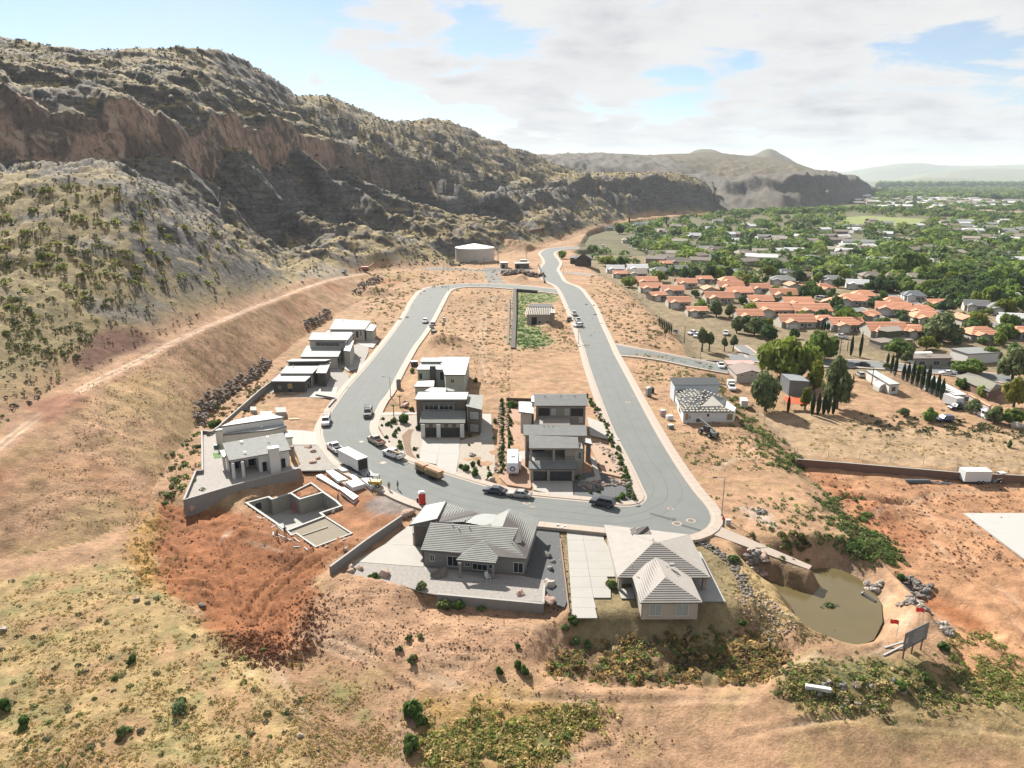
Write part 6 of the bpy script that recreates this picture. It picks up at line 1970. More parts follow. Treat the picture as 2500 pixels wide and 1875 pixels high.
def make_vehicle(kind,colr,extra=None):
 key=(kind,colr,extra)
 if key in _vcache:
  return _vcache[key]
 s=SPEC[kind];PM=paint_m(colr,COL[colr]);parts=[]
 mb=MB();mb.loft([v_ring(x,w,zl,zt)for x,w,zl,zt in s['st']])
 parts.append(('body',mb.mesh('body',PM,smooth=False),[]))
 c=s['cab']
 mb=MB();mb.loft([[(x,-w,zb_),(x,w,zb_)]+[]for x,w,zb_ in c][:0]or[[(c[0][0],-c[0][1],c[0][2]),(c[0][0],c[0][1],c[0][2]),(c[3][0],c[3][1],c[3][2]),(c[3][0],-c[3][1],c[3][2])],
 [(c[1][0],-c[1][1],c[1][2]),(c[1][0],c[1][1],c[1][2]),(c[2][0],c[2][1],c[2][2]),(c[2][0],-c[2][1],c[2][2])]])
 parts.append(('cabin',mb.mesh('cabin',PM),[]))
 def quad(name,a,b,c_,d,inset=.08,off=.012):
  P=[Vector(a),Vector(b),Vector(c_),Vector(d)]
  ce=sum(P,Vector())/4
  n_=(P[1]-P[0]).cross(P[2]-P[0]).normalized()
  if n_.dot(ce-Vector((c[1][0]/2+c[2][0]/2,0,1.2)))<0:n_=-n_
  P=[ce+(p-ce)*(1-inset)+n_*off for p in P]
  m_=MB();m_.add([tuple(p)for p in P]+[tuple(p-n_*.01)for p in P],[(0,1,2,3),(7,6,5,4),(0,4,5,1),(1,5,6,2),(2,6,7,3),(3,7,4,0)])
  parts.append((name,m_.mesh(name,GLASS),[]))
 B0,B3,T1,T2=c[0],c[3],c[1],c[2]
 quad('windscreen',(B0[0],-B0[1],B0[2]),(B0[0],B0[1],B0[2]),(T1[0],T1[1],T1[2]),(T1[0],-T1[1],T1[2]),.12)
 quad('rear_window',(B3[0],-B3[1],B3[2]),(B3[0],B3[1],B3[2]),(T2[0],T2[1],T2[2]),(T2[0],-T2[1],T2[2]),.16)
 for sg in(-1,1):
  mB,mT=(B0[0]+B3[0])/2,(T1[0]+T2[0])/2
  wB,zB,wT,zT=(B0[1]+B3[1])/2,(B0[2]+B3[2])/2,T1[1],(T1[2]+T2[2])/2
  quad('side_window',(B0[0],sg*B0[1],B0[2]),(mB,sg*wB,zB),(mT,sg*wT,zT),(T1[0],sg*wT,T1[2]),.14)
  quad('side_window',(mB,sg*wB,zB),(B3[0],sg*B3[1],B3[2]),(T2[0],sg*T2[1],T2[2]),(mT,sg*wT,zT),.14)
 if kind=='pickup':
  x0,x1=-.78,-2.85
  for sg in(-1,1):
   mb=MB();mb.box(((x0+x1)/2,sg*.94,1.0),(x0-x1,.12,.42));parts.append(('bed_side',mb.mesh('bed_side',PM),[]))
  mb=MB();mb.box((x1+.03,0,1.0),(.07,1.76,.42));parts.append(('tailgate',mb.mesh('tailgate',PM),[]))
  mb=MB();mb.box(((x0+x1)/2,0,.83),(x0-x1-.1,1.72,.05));parts.append(('bed_floor',mb.mesh('bed_floor',mat('red bed load',(.33,.07,.05),.8)if extra=='red' else DARKM),[]))
  if extra in('rack','redrack'):
   for xx in(-.6,-2.6):
    mb=MB()
    for sg in(-1,1):mb.tube((xx,sg*.9,1.2),(xx,sg*.9,2.1),.05,n=6)
    mb.tube((xx,-.9,2.1),(xx,.9,2.1),.05,n=6);parts.append(('rack_hoop',mb.mesh('rack_hoop',FRAMEM if extra=='redrack' else DARKM),[]))
   mb=MB();mb.box((-1.5,.6,1.75),(3.2,.4,.18));parts.append(('rack_load',mb.mesh('rack_load',WOOD if extra=='redrack' else DARKM),[]))
  if extra=='camper':
   mb=MB();mb.box((-1.8,0,1.75),(2.15,1.95,1.3));parts.append(('camper_shell',mb.mesh('camper_shell',FRAMEM),[]))
 for sx_ in(1,-1):
  for sy in(1,-1):
   w_=MB();yy=sy*(s['W']/2-.10);w_.tube((sx_*s['wb'],yy-.11,s['r']),(sx_*s['wb'],yy+.11,s['r']),s['r'],n=16)
   r_=MB();r_.tube((sx_*s['wb'],yy-.125,s['r']),(sx_*s['wb'],yy+.125,s['r']),s['r']*.6,n=12)
   parts.append(('wheel',w_.mesh('wheel',TYRE),[('rim',r_.mesh('rim',RIM))]))
 xf,xr=s['L']/2,-s['L']/2
 for sy in(1,-1):
  mb=MB();mb.box((xf-.02,sy*s['W']*.33,s['st'][0][3]-.1),(.10,.34,.14));parts.append(('headlight',mb.mesh('headlight',HEADL),[]))
  mb=MB();mb.box((xr+.0,sy*s['W']*.37,s['st'][-1][3]-.06 if kind!='pickup' else .98),(.08,.22,.16));parts.append(('tail_light',mb.mesh('tail_light',TAILL),[]))
 mb=MB();mb.box((xf-.02,0,.50),(.14,s['W']*.8,.16));parts.append(('bumper',mb.mesh('bumper',RIM if kind=='pickup' else PM),[]))
 _vcache[key]=parts
 return parts
def place_parts(root,parts):
 for nm,me,subs in parts:
  o=linkobj(nm,me,root)
  for n2,m2 in subs:
   linkobj(n2,m2,o)
def vehicle(kind,colr,fr,front,rear,label,z=None,extra=None,group=None,cat=None):
 if z is None:
  a,b=hit(fr,*front),hit(fr,*rear)
 else:
  a,b=atz(fr,*front,z),atz(fr,*rear,z)
 c=(a+b)/2
 if z is None:c.z=max(ground_z(c.x,c.y),min(a.z,b.z))+.02
 else:c.z=z
 rz=math.atan2(a.y-b.y,a.x-b.x)
 nm={'sedan':'parked_car','suv':'parked_suv','van':'parked_van','pickup':'pickup_truck'}[kind]
 o=thing(nm,label,cat or{'sedan':'car','suv':'SUV','van':'van','pickup':'pickup truck'}[kind],c,rz,group)
 place_parts(o,make_vehicle(kind,colr,extra))
 return o
ST='vehicles parked along the new streets'
vehicle('pickup','white','g',(235,290),(265,190),'white pickup truck with its nose towards us on the left kerb',0.02,'rack',ST)
vehicle('pickup','black','g',(690,200),(715,100),'black pickup with ladder rack on the inner side of the bend',0.02,'rack',ST)
vehicle('pickup','white','g',(290,490),(400,570),'white pickup hitched to the long enclosed trailer',0.02,None,ST)
vehicle('pickup','tan','g',(735,420),(845,485),'pickup with red cargo bed beside the footway',0.02,'red',ST)
bpy.data.objects
vehicle('pickup','white','g',(895,570),(1060,630),'white pickup with a rack of lumber parked behind the red bedded pickup',0.02,'redrack',ST)
vehicle('sedan','dark','c',(1425,185),(1585,210),'dark blue black sedan in front of the silver sedan',0.02,None,ST)
vehicle('sedan','silver','c',(1640,220),(1815,240),'silver tan sedan parked behind the dark sedan',0.02,None,ST)
vehicle('suv','dark','d',(555,110),(705,140),'dark SUV parked at the planted corner of the bend',0.02,None,ST)
vehicle('suv','white','n',(1200,1640),(1222,1610),'white SUV alone on the upper left street',0.02,None,ST)
vehicle('pickup','white','h',(1925,1190),(1965,1235),'white pickup, topmost of the three on the upper right street',0.02,None,ST)
vehicle('pickup','white','h',(1985,1275),(2020,1335),'white pickup, middle of the three on the upper right street',0.02,None,ST)
vehicle('suv','white','h',(1970,1375),(2030,1365),'white SUV, lowest of the three on the upper right street',0.02,None,ST)
vehicle('suv','black','h',(1860,1320),(1895,1275),'black jeep parked off the kerb beside the block house shell',None,None,ST)
vehicle('pickup','white','i',(1180,300),(1140,225),'white pickup under the dark red wall by the bungalow',None)
vehicle('pickup','white','i',(1345,620),(1265,490),'white pickup with boxy camper between bungalow and building site',None,'camper')
vehicle('sedan','black','j',(925,445),(1010,455),'black sedan driving on the town street',-3.8)
vehicle('suv','silver','j',(925,520),(965,550),'silver SUV beside the white mobile home',None)
vehicle('suv','navy','w',(1075,990),(1190,985),'white roofed dark SUV parked by the bushes in the field',None)
vehicle('sedan','white','w',(740,215),(800,215),'white car, left of the two before the long brown roofed house',None)
vehicle('sedan','white','w',(830,225),(900,225),'white car, right of the two before the long brown roofed house',None)
vehicle('sedan','white','w',(1120,350),(1220,360),'white car in the drive left of the olive roofed house',None)
vehicle('suv','dark','w',(1270,830),(1330,825),'dark SUV under the white storage trailer by the fence',None)
vehicle('van','white','w',(1600,900),(1720,960),'white van under the trees beside the fence',None)
for k,(x,y,x2,y2,c_,kd)in enumerate(((940,1480,1010,1470,'white','pickup'),(985,1510,1040,1490,'white','suv'),(1290,1495,1300,1460,'white','pickup'),(780,1460,820,1462,'dark','sedan'),(1075,1530,1110,1530,'silver','sedan'),
(1150,690,1170,680,'white','sedan'),(1260,690,1280,685,'silver','suv'),(850,795,890,795,'silver','sedan'),(85,630,90,600,'white','van'),(1010,715,1040,712,'white','van'))):
 vehicle(kd,c_,'k',(x,y),(x2,y2),['white pickup left in the yard behind the thin trees','white SUV nearest the thin trees','white pickup alone on the dirt yard by the track','dark car at the cypress hedge','silver car half hidden by the thin trees',
 'white car, left of the pair before the brown house','silver SUV, right of the pair before the brown house','silver car before the long pink building','white van on the sandy slope edge','white van on the far cul de sac'][k])
for k,(fr,x,y,x2,y2,c_,kd,lab)in enumerate((('l',1080,1390,1110,1400,'dark','pickup','dark pickup on the street beyond the tiled roofs'),('l',180,1330,240,1340,'white','van','white van in a drive by the orange door'),('l',890,1510,960,1515,'dark','sedan','dark car beside the street in the tiled neighbourhood'),
('t',2180,480,2140,470,'white','sedan','white car at the right side beyond the tiled roofs'),('t',900,560,950,575,'white','sedan','white car between two tiled roofs'),('t',1010,380,980,375,'white','sedan','white car beside the dark tree in the tiled rows'),
('j',1230-90,240,1290-60,250,'white','suv','white SUV in the dirt yard behind the cypress pair'),('j',780,235,830,245,'white','pickup','white pickup beside the leaning poles'),('j',1340,432,1400,438,'white','suv','white SUV at the town street kerb by the cypresses'))):
 vehicle(kd,c_,fr,(x,y),(x2,y2),lab,None)
def box_trailer(label,a,b,h=2.5,w_=2.4,z=0.02,open_=False,m=None,wheels=2):
 c=(a+b)/2;L=(a-b).length;rz=math.atan2(a.y-b.y,a.x-b.x)
 o=thing('cargo_trailer',label,'trailer',(c.x,c.y,z),rz)
 m=m or mat('trailer white',(.60,.60,.60),.5,var=.03)
 mb=MB();mb.box((0,0,.55+h/2),(L,w_,h));mb.build('body',m,o,world=False)
 mb=MB();mb.box((0,0,.57+h),(L+.05,w_+.05,.06));mb.build('roof',FRAMEM,o,world=False)
 mb=MB();mb.tube((L/2,0,.5),(L/2+1.2,0,.5),.07,n=6);mb.build('hitch',DARKM,o,world=False)
 for k in range(wheels):
  for sy in(1,-1):
   x_=-L*.12-k*.9+.4
   mb=MB();mb.tube((x_,sy*(w_/2+.02)-.1,.38),(x_,sy*(w_/2+.02)+.1,.38),.38,n=14);wo=mb.build('wheel',TYRE,o,world=False)
   mb=MB();mb.tube((x_,sy*(w_/2+.02)-.12,.38),(x_,sy*(w_/2+.02)+.12,.38),.2,n=10);mb.build('rim',RIM,wo,world=False)
 if open_:
  mb=MB();mb.box((-L/2-.01,0,.55+h/2-.05),(.05,w_-.25,h-.25));mb.build('door_opening',DARKIN,o,world=False)
  mb=MB();mb.box((-L/2-1.0,0,.30),(2.1,w_-.2,.06),tilt=Matrix.Rotation(R(-14),3,'Y'));mb.build('ramp_door',METAL,o,world=False)
 return o
box_trailer('long white enclosed trailer with its rear ramp down',atz('g',440,650,0.02),atz('g',650,765,0.02),open_=True)
box_trailer('white enclosed trailer on the dug up lot beside the loader',hit('j',1722,1345),hit('j',1925,1350),z=hit('j',1800,1345).z,h=2.3)
tq=hit('w',1250,800)
box_trailer('grey white storage trailer at the end of the second mobile home',hit('w',1150,740),hit('w',1330,815),h=2.4,z=tq.z)
a,b=atz('f',285,1310,.12),atz('f',290,1120,.12)
rv=thing('travel_trailer','white travel trailer with dark oval emblem on its nose beside the two storey house','travel trailer',((a.x+b.x)/2,(a.y+b.y)/2+.6,.12),math.atan2(a.y-b.y,a.x-b.x))
L=7.6;RVM=mat('rv white',(.62,.62,.63),.4,var=.02)
mb=MB();mb.loft([[(x,-1.2,zl),(x,-1.25,1.6),(x,-1.1,zt),(x,1.1,zt),(x,1.25,1.6),(x,1.2,zl)]for x,zl,zt in((L/2,1.0,2.2),(L/2-.3,.6,2.9),(L/2-1.2,.55,3.1),(-L/2,.55,3.1))])
mb.build('body',RVM,rv,world=False)
mb=MB();[mb.tube((L/2-.02+.06*0,0,1.75),(L/2+.03,0,1.75),.55,n=20)];em=mb.build('emblem',mat('navy print',(.015,.03,.10),.5),rv,world=False)
mb=MB();mb.tube((L/2,0,1.75),(L/2+.045,0,1.75),.32,n=16);mb.build('emblem_centre',FRAMEM,em,world=False)
mb=MB();mb.box((L/2-.1,0,1.05),(.12,2.2,.2));mb.build('bumper',DARKM,rv,world=False)
mb=MB();mb.box((.4,0,3.2),(.8,.7,.2));mb.build('roof_unit',METAL,rv,world=False)
mb=MB();mb.box((.5,1.45,1.8),(3.0,.5,1.8));mb.build('slide_out',RVM,rv,world=False)
for k in range(2):
 for sy in(1,-1):
  mb=MB();mb.tube((-.6-k*.9,sy*1.15-.1,.36),(-.6-k*.9,sy*1.15+.1,.36),.36,n=14);mb.build('wheel',TYRE,rv,world=False)
mb=MB();mb.tube((L/2,0,.6),(L/2+1.1,0,.6),.08,n=6);mb.build('hitch',DARKM,rv,world=False)
def lumber_trailer(label,a,b):
 c=(a+b)/2;L=(a-b).length;rz=math.atan2(a.y-b.y,a.x-b.x)
 o=thing('lumber_trailer',label,'trailer',(c.x,c.y,.02),rz)
 mb=MB();mb.box((0,0,.6),(L,1.6,.15));mb.build('deck',DARKM,o,world=False)
 for k in range(6):
  mb=MB();mb.box((-L/2+.3+k*(L-.6)/5,0,1.3),(.1,1.4,1.3));mb.build('upright',WOOD,o,world=False)
 for k in range(4):
  for sy in(-1,1):
   mb=MB();mb.box((0,sy*.75,.85+k*.32),(L,.08,.14));mb.build('rail',WOOD,o,world=False)
 mb=MB();mb.box((0,0,2.0),(L,1.2,.14));mb.build('load',mat('reddish lumber',(.42,.22,.13),.8,var=.3,scale=3),o,world=False)
 for sy in(1,-1):
  for k in(-.4,.4):
   mb=MB();mb.tube((k,sy*.85-.1,.33),(k,sy*.85+.1,.33),.33,n=12);mb.build('wheel',TYRE,o,world=False)
lumber_trailer('first slatted lumber trailer, nearer the loaded white pickup',atz('g',1235,745,0),atz('g',1330,790,0))
lumber_trailer('second slatted lumber trailer, nearer the dark sedan',atz('g',1345,800,0),atz('g',1495,860,0))
def toilet(label,fr,x,y,bodym,roofm,z=.1,w_=1.2,h=2.2):
 p=atz(fr,x,y,z)
 o=thing('portable_toilet',label,'portable toilet',p,.25)
 mb=MB();mb.box((0,0,h/2),(w_,w_,h));mb.build('cabin',bodym,o,world=False)
 mb=MB();mb.loft([[(-w_/2-.05,-w_/2-.05,h+.01),(w_/2+.05,-w_/2-.05,h+.01),(w_/2+.05,w_/2+.05,h+.01),(-w_/2-.05,w_/2+.05,h+.01)],
 [(-w_*.3,-w_*.3,h+.3),(w_*.3,-w_*.3,h+.3),(w_*.3,w_*.3,h+.3),(-w_*.3,w_*.3,h+.3)]]);mb.build('roof',roofm,o,world=False)
 mb=MB();mb.box((0,-w_/2-.02,h*.48),(w_*.7,.05,h*.85));d_=mb.build('door',bodym,o,world=False)
 mb=MB();mb.box((w_*.25,-w_/2-.07,h*.5),(.06,.06,.2));mb.build('handle',DARKM,d_,world=False)
 mb=MB();mb.box((0,0,.06),(w_+.15,w_+.15,.1));mb.build('skid',DARKM,o,world=False)
toilet('red portable toilet with white roof by the kerb','c',850,292,RED,FRAMEM)
toilet('grey portable toilet on the building site across the street','i',185,640,mat('grey plastic',(.22,.24,.25),.6),FRAMEM,0)
toilet('grey portable toilet beside the left street lamp','e',172,705,mat('mauve grey plastic',(.20,.18,.19),.6),mat('mauve grey plastic',(.2,.18,.19)),.1)
for lab,fr,x,y,s_,m_ in(('black rubbish bin beside the red portable toilet','c',815,285,(.6,.7,1.0),DARKM),('dark bin behind the grey site toilet','i',225,600,(1.1,1.1,1.5),DARKM),('small pink wrapped pallet near the building site kerb','i',375,915,(1.3,1.2,1.6),mat('pink wrap',(.40,.27,.24),.7)),
('white wrapped bundle with green straps near the kerb','i',465,965,(1.6,1.2,1.1),WRAP),('second bundle of green and grey material by the kerb','i',480,1080,(1.3,1.2,.9),mat('green grey',(.20,.24,.20),.8)),
('round dark cistern on the left street verge','e',455,320,(2.2,2.0,1.6),mat('purple black',(.06,.045,.05),.8))):
 p=hit(fr,x,y)
 o=thing('site_bin' if 'bin' in lab else 'material_bundle',lab,'bin' if 'bin' in lab else 'bundle',p,.2)
 mb=MB();mb.loft([[(-s_[0]/2*k,-s_[1]/2*k,z_),(s_[0]/2*k,-s_[1]/2*k,z_),(s_[0]/2*k,s_[1]/2*k,z_),(-s_[0]/2*k,s_[1]/2*k,z_)]for k,z_ in((.9,0),(1,.15),(1,s_[2]-.1),(.9,s_[2]))]);mb.build('body',m_,o,world=False)
 mb=MB();mb.box((0,0,s_[2]+.03),(s_[0]*.95,s_[1]*.95,.05));mb.build('lid',FRAMEM if m_ is not DARKM else DARKM,o,world=False)
for k,(x,y,c_)in enumerate(((35,1345,.9),(20,1390,.9),(55,1470,1.0),(190,1275,.5),(195,1300,.5),(180,1340,.6))):
 p=hit('h',x,y)
 o=thing('block_pallet',['block pallet, topmost beside the left street','dark block pallet below the topmost one','large greenish pallet lowest beside the left street','small dark pallet, top of the three on the empty lot','small pallet, middle of the three on the empty lot','white topped pallet, lowest of the three on the empty lot'][k],'pallet',p,.3*k)
 for q in range(3):
  mb=MB();mb.box((0,0,.35+q*.5*c_),(1.9*c_,1.6*c_,.45*c_));mb.build('layer',[GDOOR,BLOCK,WRAP][(q+k)%3],o,world=False)
 mb=MB();mb.box((0,0,.06),(2*c_,1.7*c_,.1));mb.build('pallet',WOOD,o,world=False)
def wheel4(o,L,W,r_,w_=.35):
 for sx_ in(1,-1):
  for sy in(1,-1):
   mb=MB();mb.tube((sx_*L/2,sy*W/2-w_/2,r_),(sx_*L/2,sy*W/2+w_/2,r_),r_,n=16);wo=mb.build('wheel',TYRE,o,world=False)
   mb=MB();mb.tube((sx_*L/2,sy*W/2-w_/2-.02,r_),(sx_*L/2,sy*W/2+w_/2+.02,r_),r_*.5,n=10);mb.build('rim',FRAMEM,wo,world=False)
p=hit('i',990,1180)
th_=thing('telehandler','grey telescopic handler with raised boom below the unfinished white house','telehandler',p,R(115))
GM=mat('machine grey',(.22,.24,.23),.5)
mb=MB();mb.box((0,0,1.0),(4.4,1.5,.7));mb.build('chassis',GM,th_,world=False)
mb=MB();mb.box((-.2,.75,1.9),(1.5,.85,1.3));mb.build('cab',DARKM,th_,world=False)
mb=MB();mb.tube((-2.0,-.2,1.7),(3.8,-.2,3.1),.26,.22,n=4);mb.build('boom',GM,th_,world=False)
mb=MB();mb.box((4.0,-.2,2.6),(.3,1.2,.9));mb.build('carriage',DARKM,th_,world=False)
for sy in(-.5,.2):
 mb=MB();mb.box((4.7,sy,2.2),(1.2,.12,.06));mb.build('fork',DARKM,th_,world=False)
wheel4(th_,3.2,2.1,.65)
p=hit('j',2025,1345)
sk_=thing('skid_steer','small white and grey loader beside the trailer on the dug up lot','loader',p,R(8))
mb=MB();mb.box((0,0,.8),(2.4,1.2,.7));mb.build('chassis',GM,sk_,world=False)
mb=MB();mb.box((.1,0,1.6),(1.2,1.0,1.0));mb.build('cab',DARKM,sk_,world=False)
mb=MB();mb.box((.1,0,2.13),(1.4,1.2,.08));mb.build('cab_roof',FRAMEM,sk_,world=False)
for sy in(.75,-.75):
 mb=MB();mb.tube((1.0,sy,1.5),(-1.9,sy,.7),.1,n=4);mb.build('lift_arm',FRAMEM,sk_,world=False)
mb=MB();mb.box((-2.1,0,.5),(.7,1.8,.6));mb.build('bucket',GM,sk_,world=False);wheel4(sk_,1.2,1.5,.42)
p=atz('c',430,135,.1)
fk=thing('forklift','yellow and black forklift beside the wrapped white stacks','forklift',(p.x,p.y,.05),R(170))
YM=mat('machine yellow',(.50,.32,.04),.5)
mb=MB();mb.box((0,0,.8),(2.2,1.3,.9));mb.build('body',YM,fk,world=False)
for sx_,sy in((.7,.55),(.7,-.55),(-.7,.55),(-.7,-.55)):
 mb=MB();mb.box((sx_,sy,1.8),(.08,.08,1.2));mb.build('roof_post',DARKM,fk,world=False)
mb=MB();mb.box((0,0,2.42),(1.7,1.3,.08));mb.build('cab_roof',DARKM,fk,world=False)
for sy in(.4,-.4):
 mb=MB();mb.box((1.3,sy,1.5),(.14,.12,2.8));mb.build('mast_rail',DARKM,fk,world=False)
 mb=MB();mb.box((1.95,sy,.3),(1.2,.12,.06));mb.build('fork',DARKM,fk,world=False)
wheel4(fk,1.4,1.2,.4)
p=hit('n',805,1275)
ex=thing('excavator','small orange digger on the graded shelf below the mountain','digger',p,R(10))
OM=mat('machine orange',(.42,.10,.03),.5)
mb=MB();mb.box((0,0,1.7),(4,2.6,1.6));mb.build('body',OM,ex,world=False)
for sy in(1.2,-1.2):
 mb=MB();mb.box((0,sy,.5),(4.4,.6,1.0));mb.build('track',DARKM,ex,world=False)
mb=MB();mb.tube((2,0,2),(5,0,4),.4,n=4);mb.tube((5,0,4),(6.5,0,1),.3,n=4);mb.build('boom',OM,ex,world=False)
vehicle('suv','silver','n',(650,1288),(675,1285),'silver car parked at the end of the graded shelf',None)
p0,p1=hit('j',1318,1362),hit('j',1478,1345)
pp_=thing('pipe_stack','row of long dark pipes with silver covers lying on the dug up lot','pipe stack',p0)
c_=(p0+p1)/2
for k in range(6):
 mb=MB();mb.tube((p0.x,p0.y+k*.32,p0.z+.25),(p1.x+.4,p0.y+k*.32,p0.z+.25),.15,n=8);mb.build('pipe',METAL if k>3 else DARKM,pp_)
p=hit('j',1570,1358)
pp_=thing('scrap_stack','low heap of short dark and silver lengths right of the pipe row','scrap pile',p)
for k in range(9):
 mb=MB();a_2=random.uniform(-.5,.5);c3=Vector((p.x+random.uniform(-1.5,2.2),p.y+random.uniform(-.8,.8),p.z+.15))
 d3=Vector((math.cos(a_2),math.sin(a_2),0))*random.uniform(.6,1.4);mb.tube(tuple(c3-d3),tuple(c3+d3),.09,n=5);mb.build('length',[DARKM,METAL][k%2],pp_)
SGN=mat('sign board back',(.17,.175,.18),.7,var=.06)
s0,s1=hit('p',1392,1128),hit('p',1470,1085)
sg_=thing('site_sign','tall grey hoarding sign on three posts above the berm, seen edge on','sign',s0)
d_=(s1-s0);d_.z=0;d_.normalize()
s2=s0+d_*4.0
zt_=max(s0.z,s1.z)
tdir=Vector((d_.x,d_.y,0));nn_=Vector((-d_.y,d_.x,0))
for f_ in(0,1.8,3.8):
 q=s0+tdir*f_;g_=ground_z(q.x,q.y)
 mb=MB();mb.box((q.x,q.y,(g_-.2+zt_+1.6)/2),(.15,.15,zt_+1.6-g_+.2));mb.build('post',mat('red brown post',(.12,.05,.04),.8),sg_)
rz_=math.atan2(d_.y,d_.x);cc_=s0+tdir*2.2
mb=MB();mb.box((cc_.x,cc_.y,zt_+2.5),(5.0,.08,2.6),rz_);mb.build('board',SGN,sg_)
side=1 if nn_.y<0 else-1
f3=cc_+nn_*side*.06
mb=MB();mb.box((f3.x-tdir.x*2.0,f3.y-tdir.y*2.0,zt_+2.6),(.6,.02,.9),rz_);mb.build('panel_mark',mat('pale print',(.35,.35,.36),.7),sg_)
for r_ in range(6):
 wd=random.uniform(1.4,3.0)
 mb=MB();mb.box((f3.x+tdir.x*.4,f3.y+tdir.y*.4,zt_+3.4-r_*.33),(wd,.02,.12),rz_);mb.build('print_line',mat('pale print',(.35,.35,.36),.7),sg_)
REDF=mat('flag red',(.75,.03,.03),.7,var=.05)
def flag(fr,base,top,label):
 b_=hit(fr,*base);u,s=ray(*F(fr,base[0],top));h_=CAM_H-s*b_.y-b_.z
 o=thing('flag',label,'flag',b_)
 mb=MB();mb.tube((0,0,0),(0,0,h_),.04,n=6);mb.build('pole',FRAMEM,o,world=False)
 mb=MB();n=7;vs=[]
 for k in range(n):
  f_=k/(n-1);y_=.12*math.sin(f_*6)
  vs+=[(-f_*1.15,y_,h_-.05+.3*f_),(-f_*1.15,y_+.05,h_-.7+.3*f_)]
 for off in(0,.012):mb.add([(x,y+off,z)for x,y,z in vs],[(2*k,2*k+1,2*k+3,2*k+2)for k in range(n-1)])
 mb.build('cloth',REDF,o,world=False)
flag('p',(1345,1010),870,'red flag on white pole, left of the two near the sign')
flag('p',(1505,1000),790,'red flag on white pole, right of the two near the sign')
for i_,(a,b,lab)in enumerate((((1262,1112),(1395,1055),'pale plank, longest of the pair left of the hoarding sign'),((1270,1060),(1400,1030),'grey plank behind the pale one by the hoarding sign'))):
 A_,B_=hit('p',*a),hit('p',*b);mb=MB();mb.tube(tuple(A_+Vector((0,0,.1))),tuple(B_+Vector((0,0,.35))),.14,n=4);tag(mb.build('plank',CTOP),lab,'plank')
p=hit('p',820,1345);mb=MB();mb.box((p.x,p.y,p.z+.35),(2.9,.5,.5),-.25);mb.add([],[]);o=mb.build('concrete_block',FRAMEM);tag(o,'long white concrete block lying in the weeds below the berm','concrete block')
p=atz('p',1160,710,WATER_Z);cu_=thing('culvert_pipe','dark culvert pipe end at the pond edge below the pale boulders','pipe',p)
mb=MB();mb.tube((-.5,.6,.1),(.4,-1.4,-.1),.3,n=12);mb.build('barrel',DARKM,cu_,world=False)
mb=MB();mb.tube((-.5,.6,.1),(-.55,.75,.12),.36,n=12);mb.build('collar',METAL,cu_,world=False)
p=atz('d',1715,262,0);hy=thing('fire_hydrant','red fire hydrant at the foot of the street light on the bend','fire hydrant',p)
mb=MB();mb.tube((0,0,0),(0,0,.75),.16,.15,n=10);mb.build('barrel',RED,hy,world=False)
mb=MB();mb.tube((0,0,.75),(0,0,.92),.18,.05,n=10);mb.build('bonnet',RED,hy,world=False)
for sy in(1,-1):
 mb=MB();mb.tube((0,0,.5),(sy*.26,0,.5),.08,n=8);mb.build('outlet',RED,hy,world=False)
p=hit('d',1757,300);ub=thing('utility_box','pale utility box beside the fire hydrant','utility box',p)
mb=MB();mb.box((0,0,.5),(.8,.6,1.0));mb.build('case',CTOP,ub,world=False);mb=MB();mb.box((0,0,1.03),(.9,.7,.06));mb.build('lid',CTOP,ub,world=False)
for fr,x,y,lab in(('q',1800,1470,'small grey bundle lying on the foreground wheel track'),('c',50,375,'white sack beside the basement corner')):
 p=hit(fr,x,y);o=stone(None,p+Vector((0,0,.15)),.8,3,'sack');tag(o,lab,'sack')
for k,(x,y)in enumerate(((2070,520),(2110,545),(2130,530))):
 p=hit('c',x,y);o=thing('meter_box',['utility meter box, left of the three between the two houses','utility meter box, middle of the three between the two houses','utility meter box, right of the three between the two houses'][k],'meter box',p)
 mb=MB();mb.box((0,0,.4),(.3,.25,.8));mb.build('case',METAL,o,world=False);mb=MB();mb.box((0,0,.83),(.36,.3,.05));mb.build('lid',FRAMEM,o,world=False)
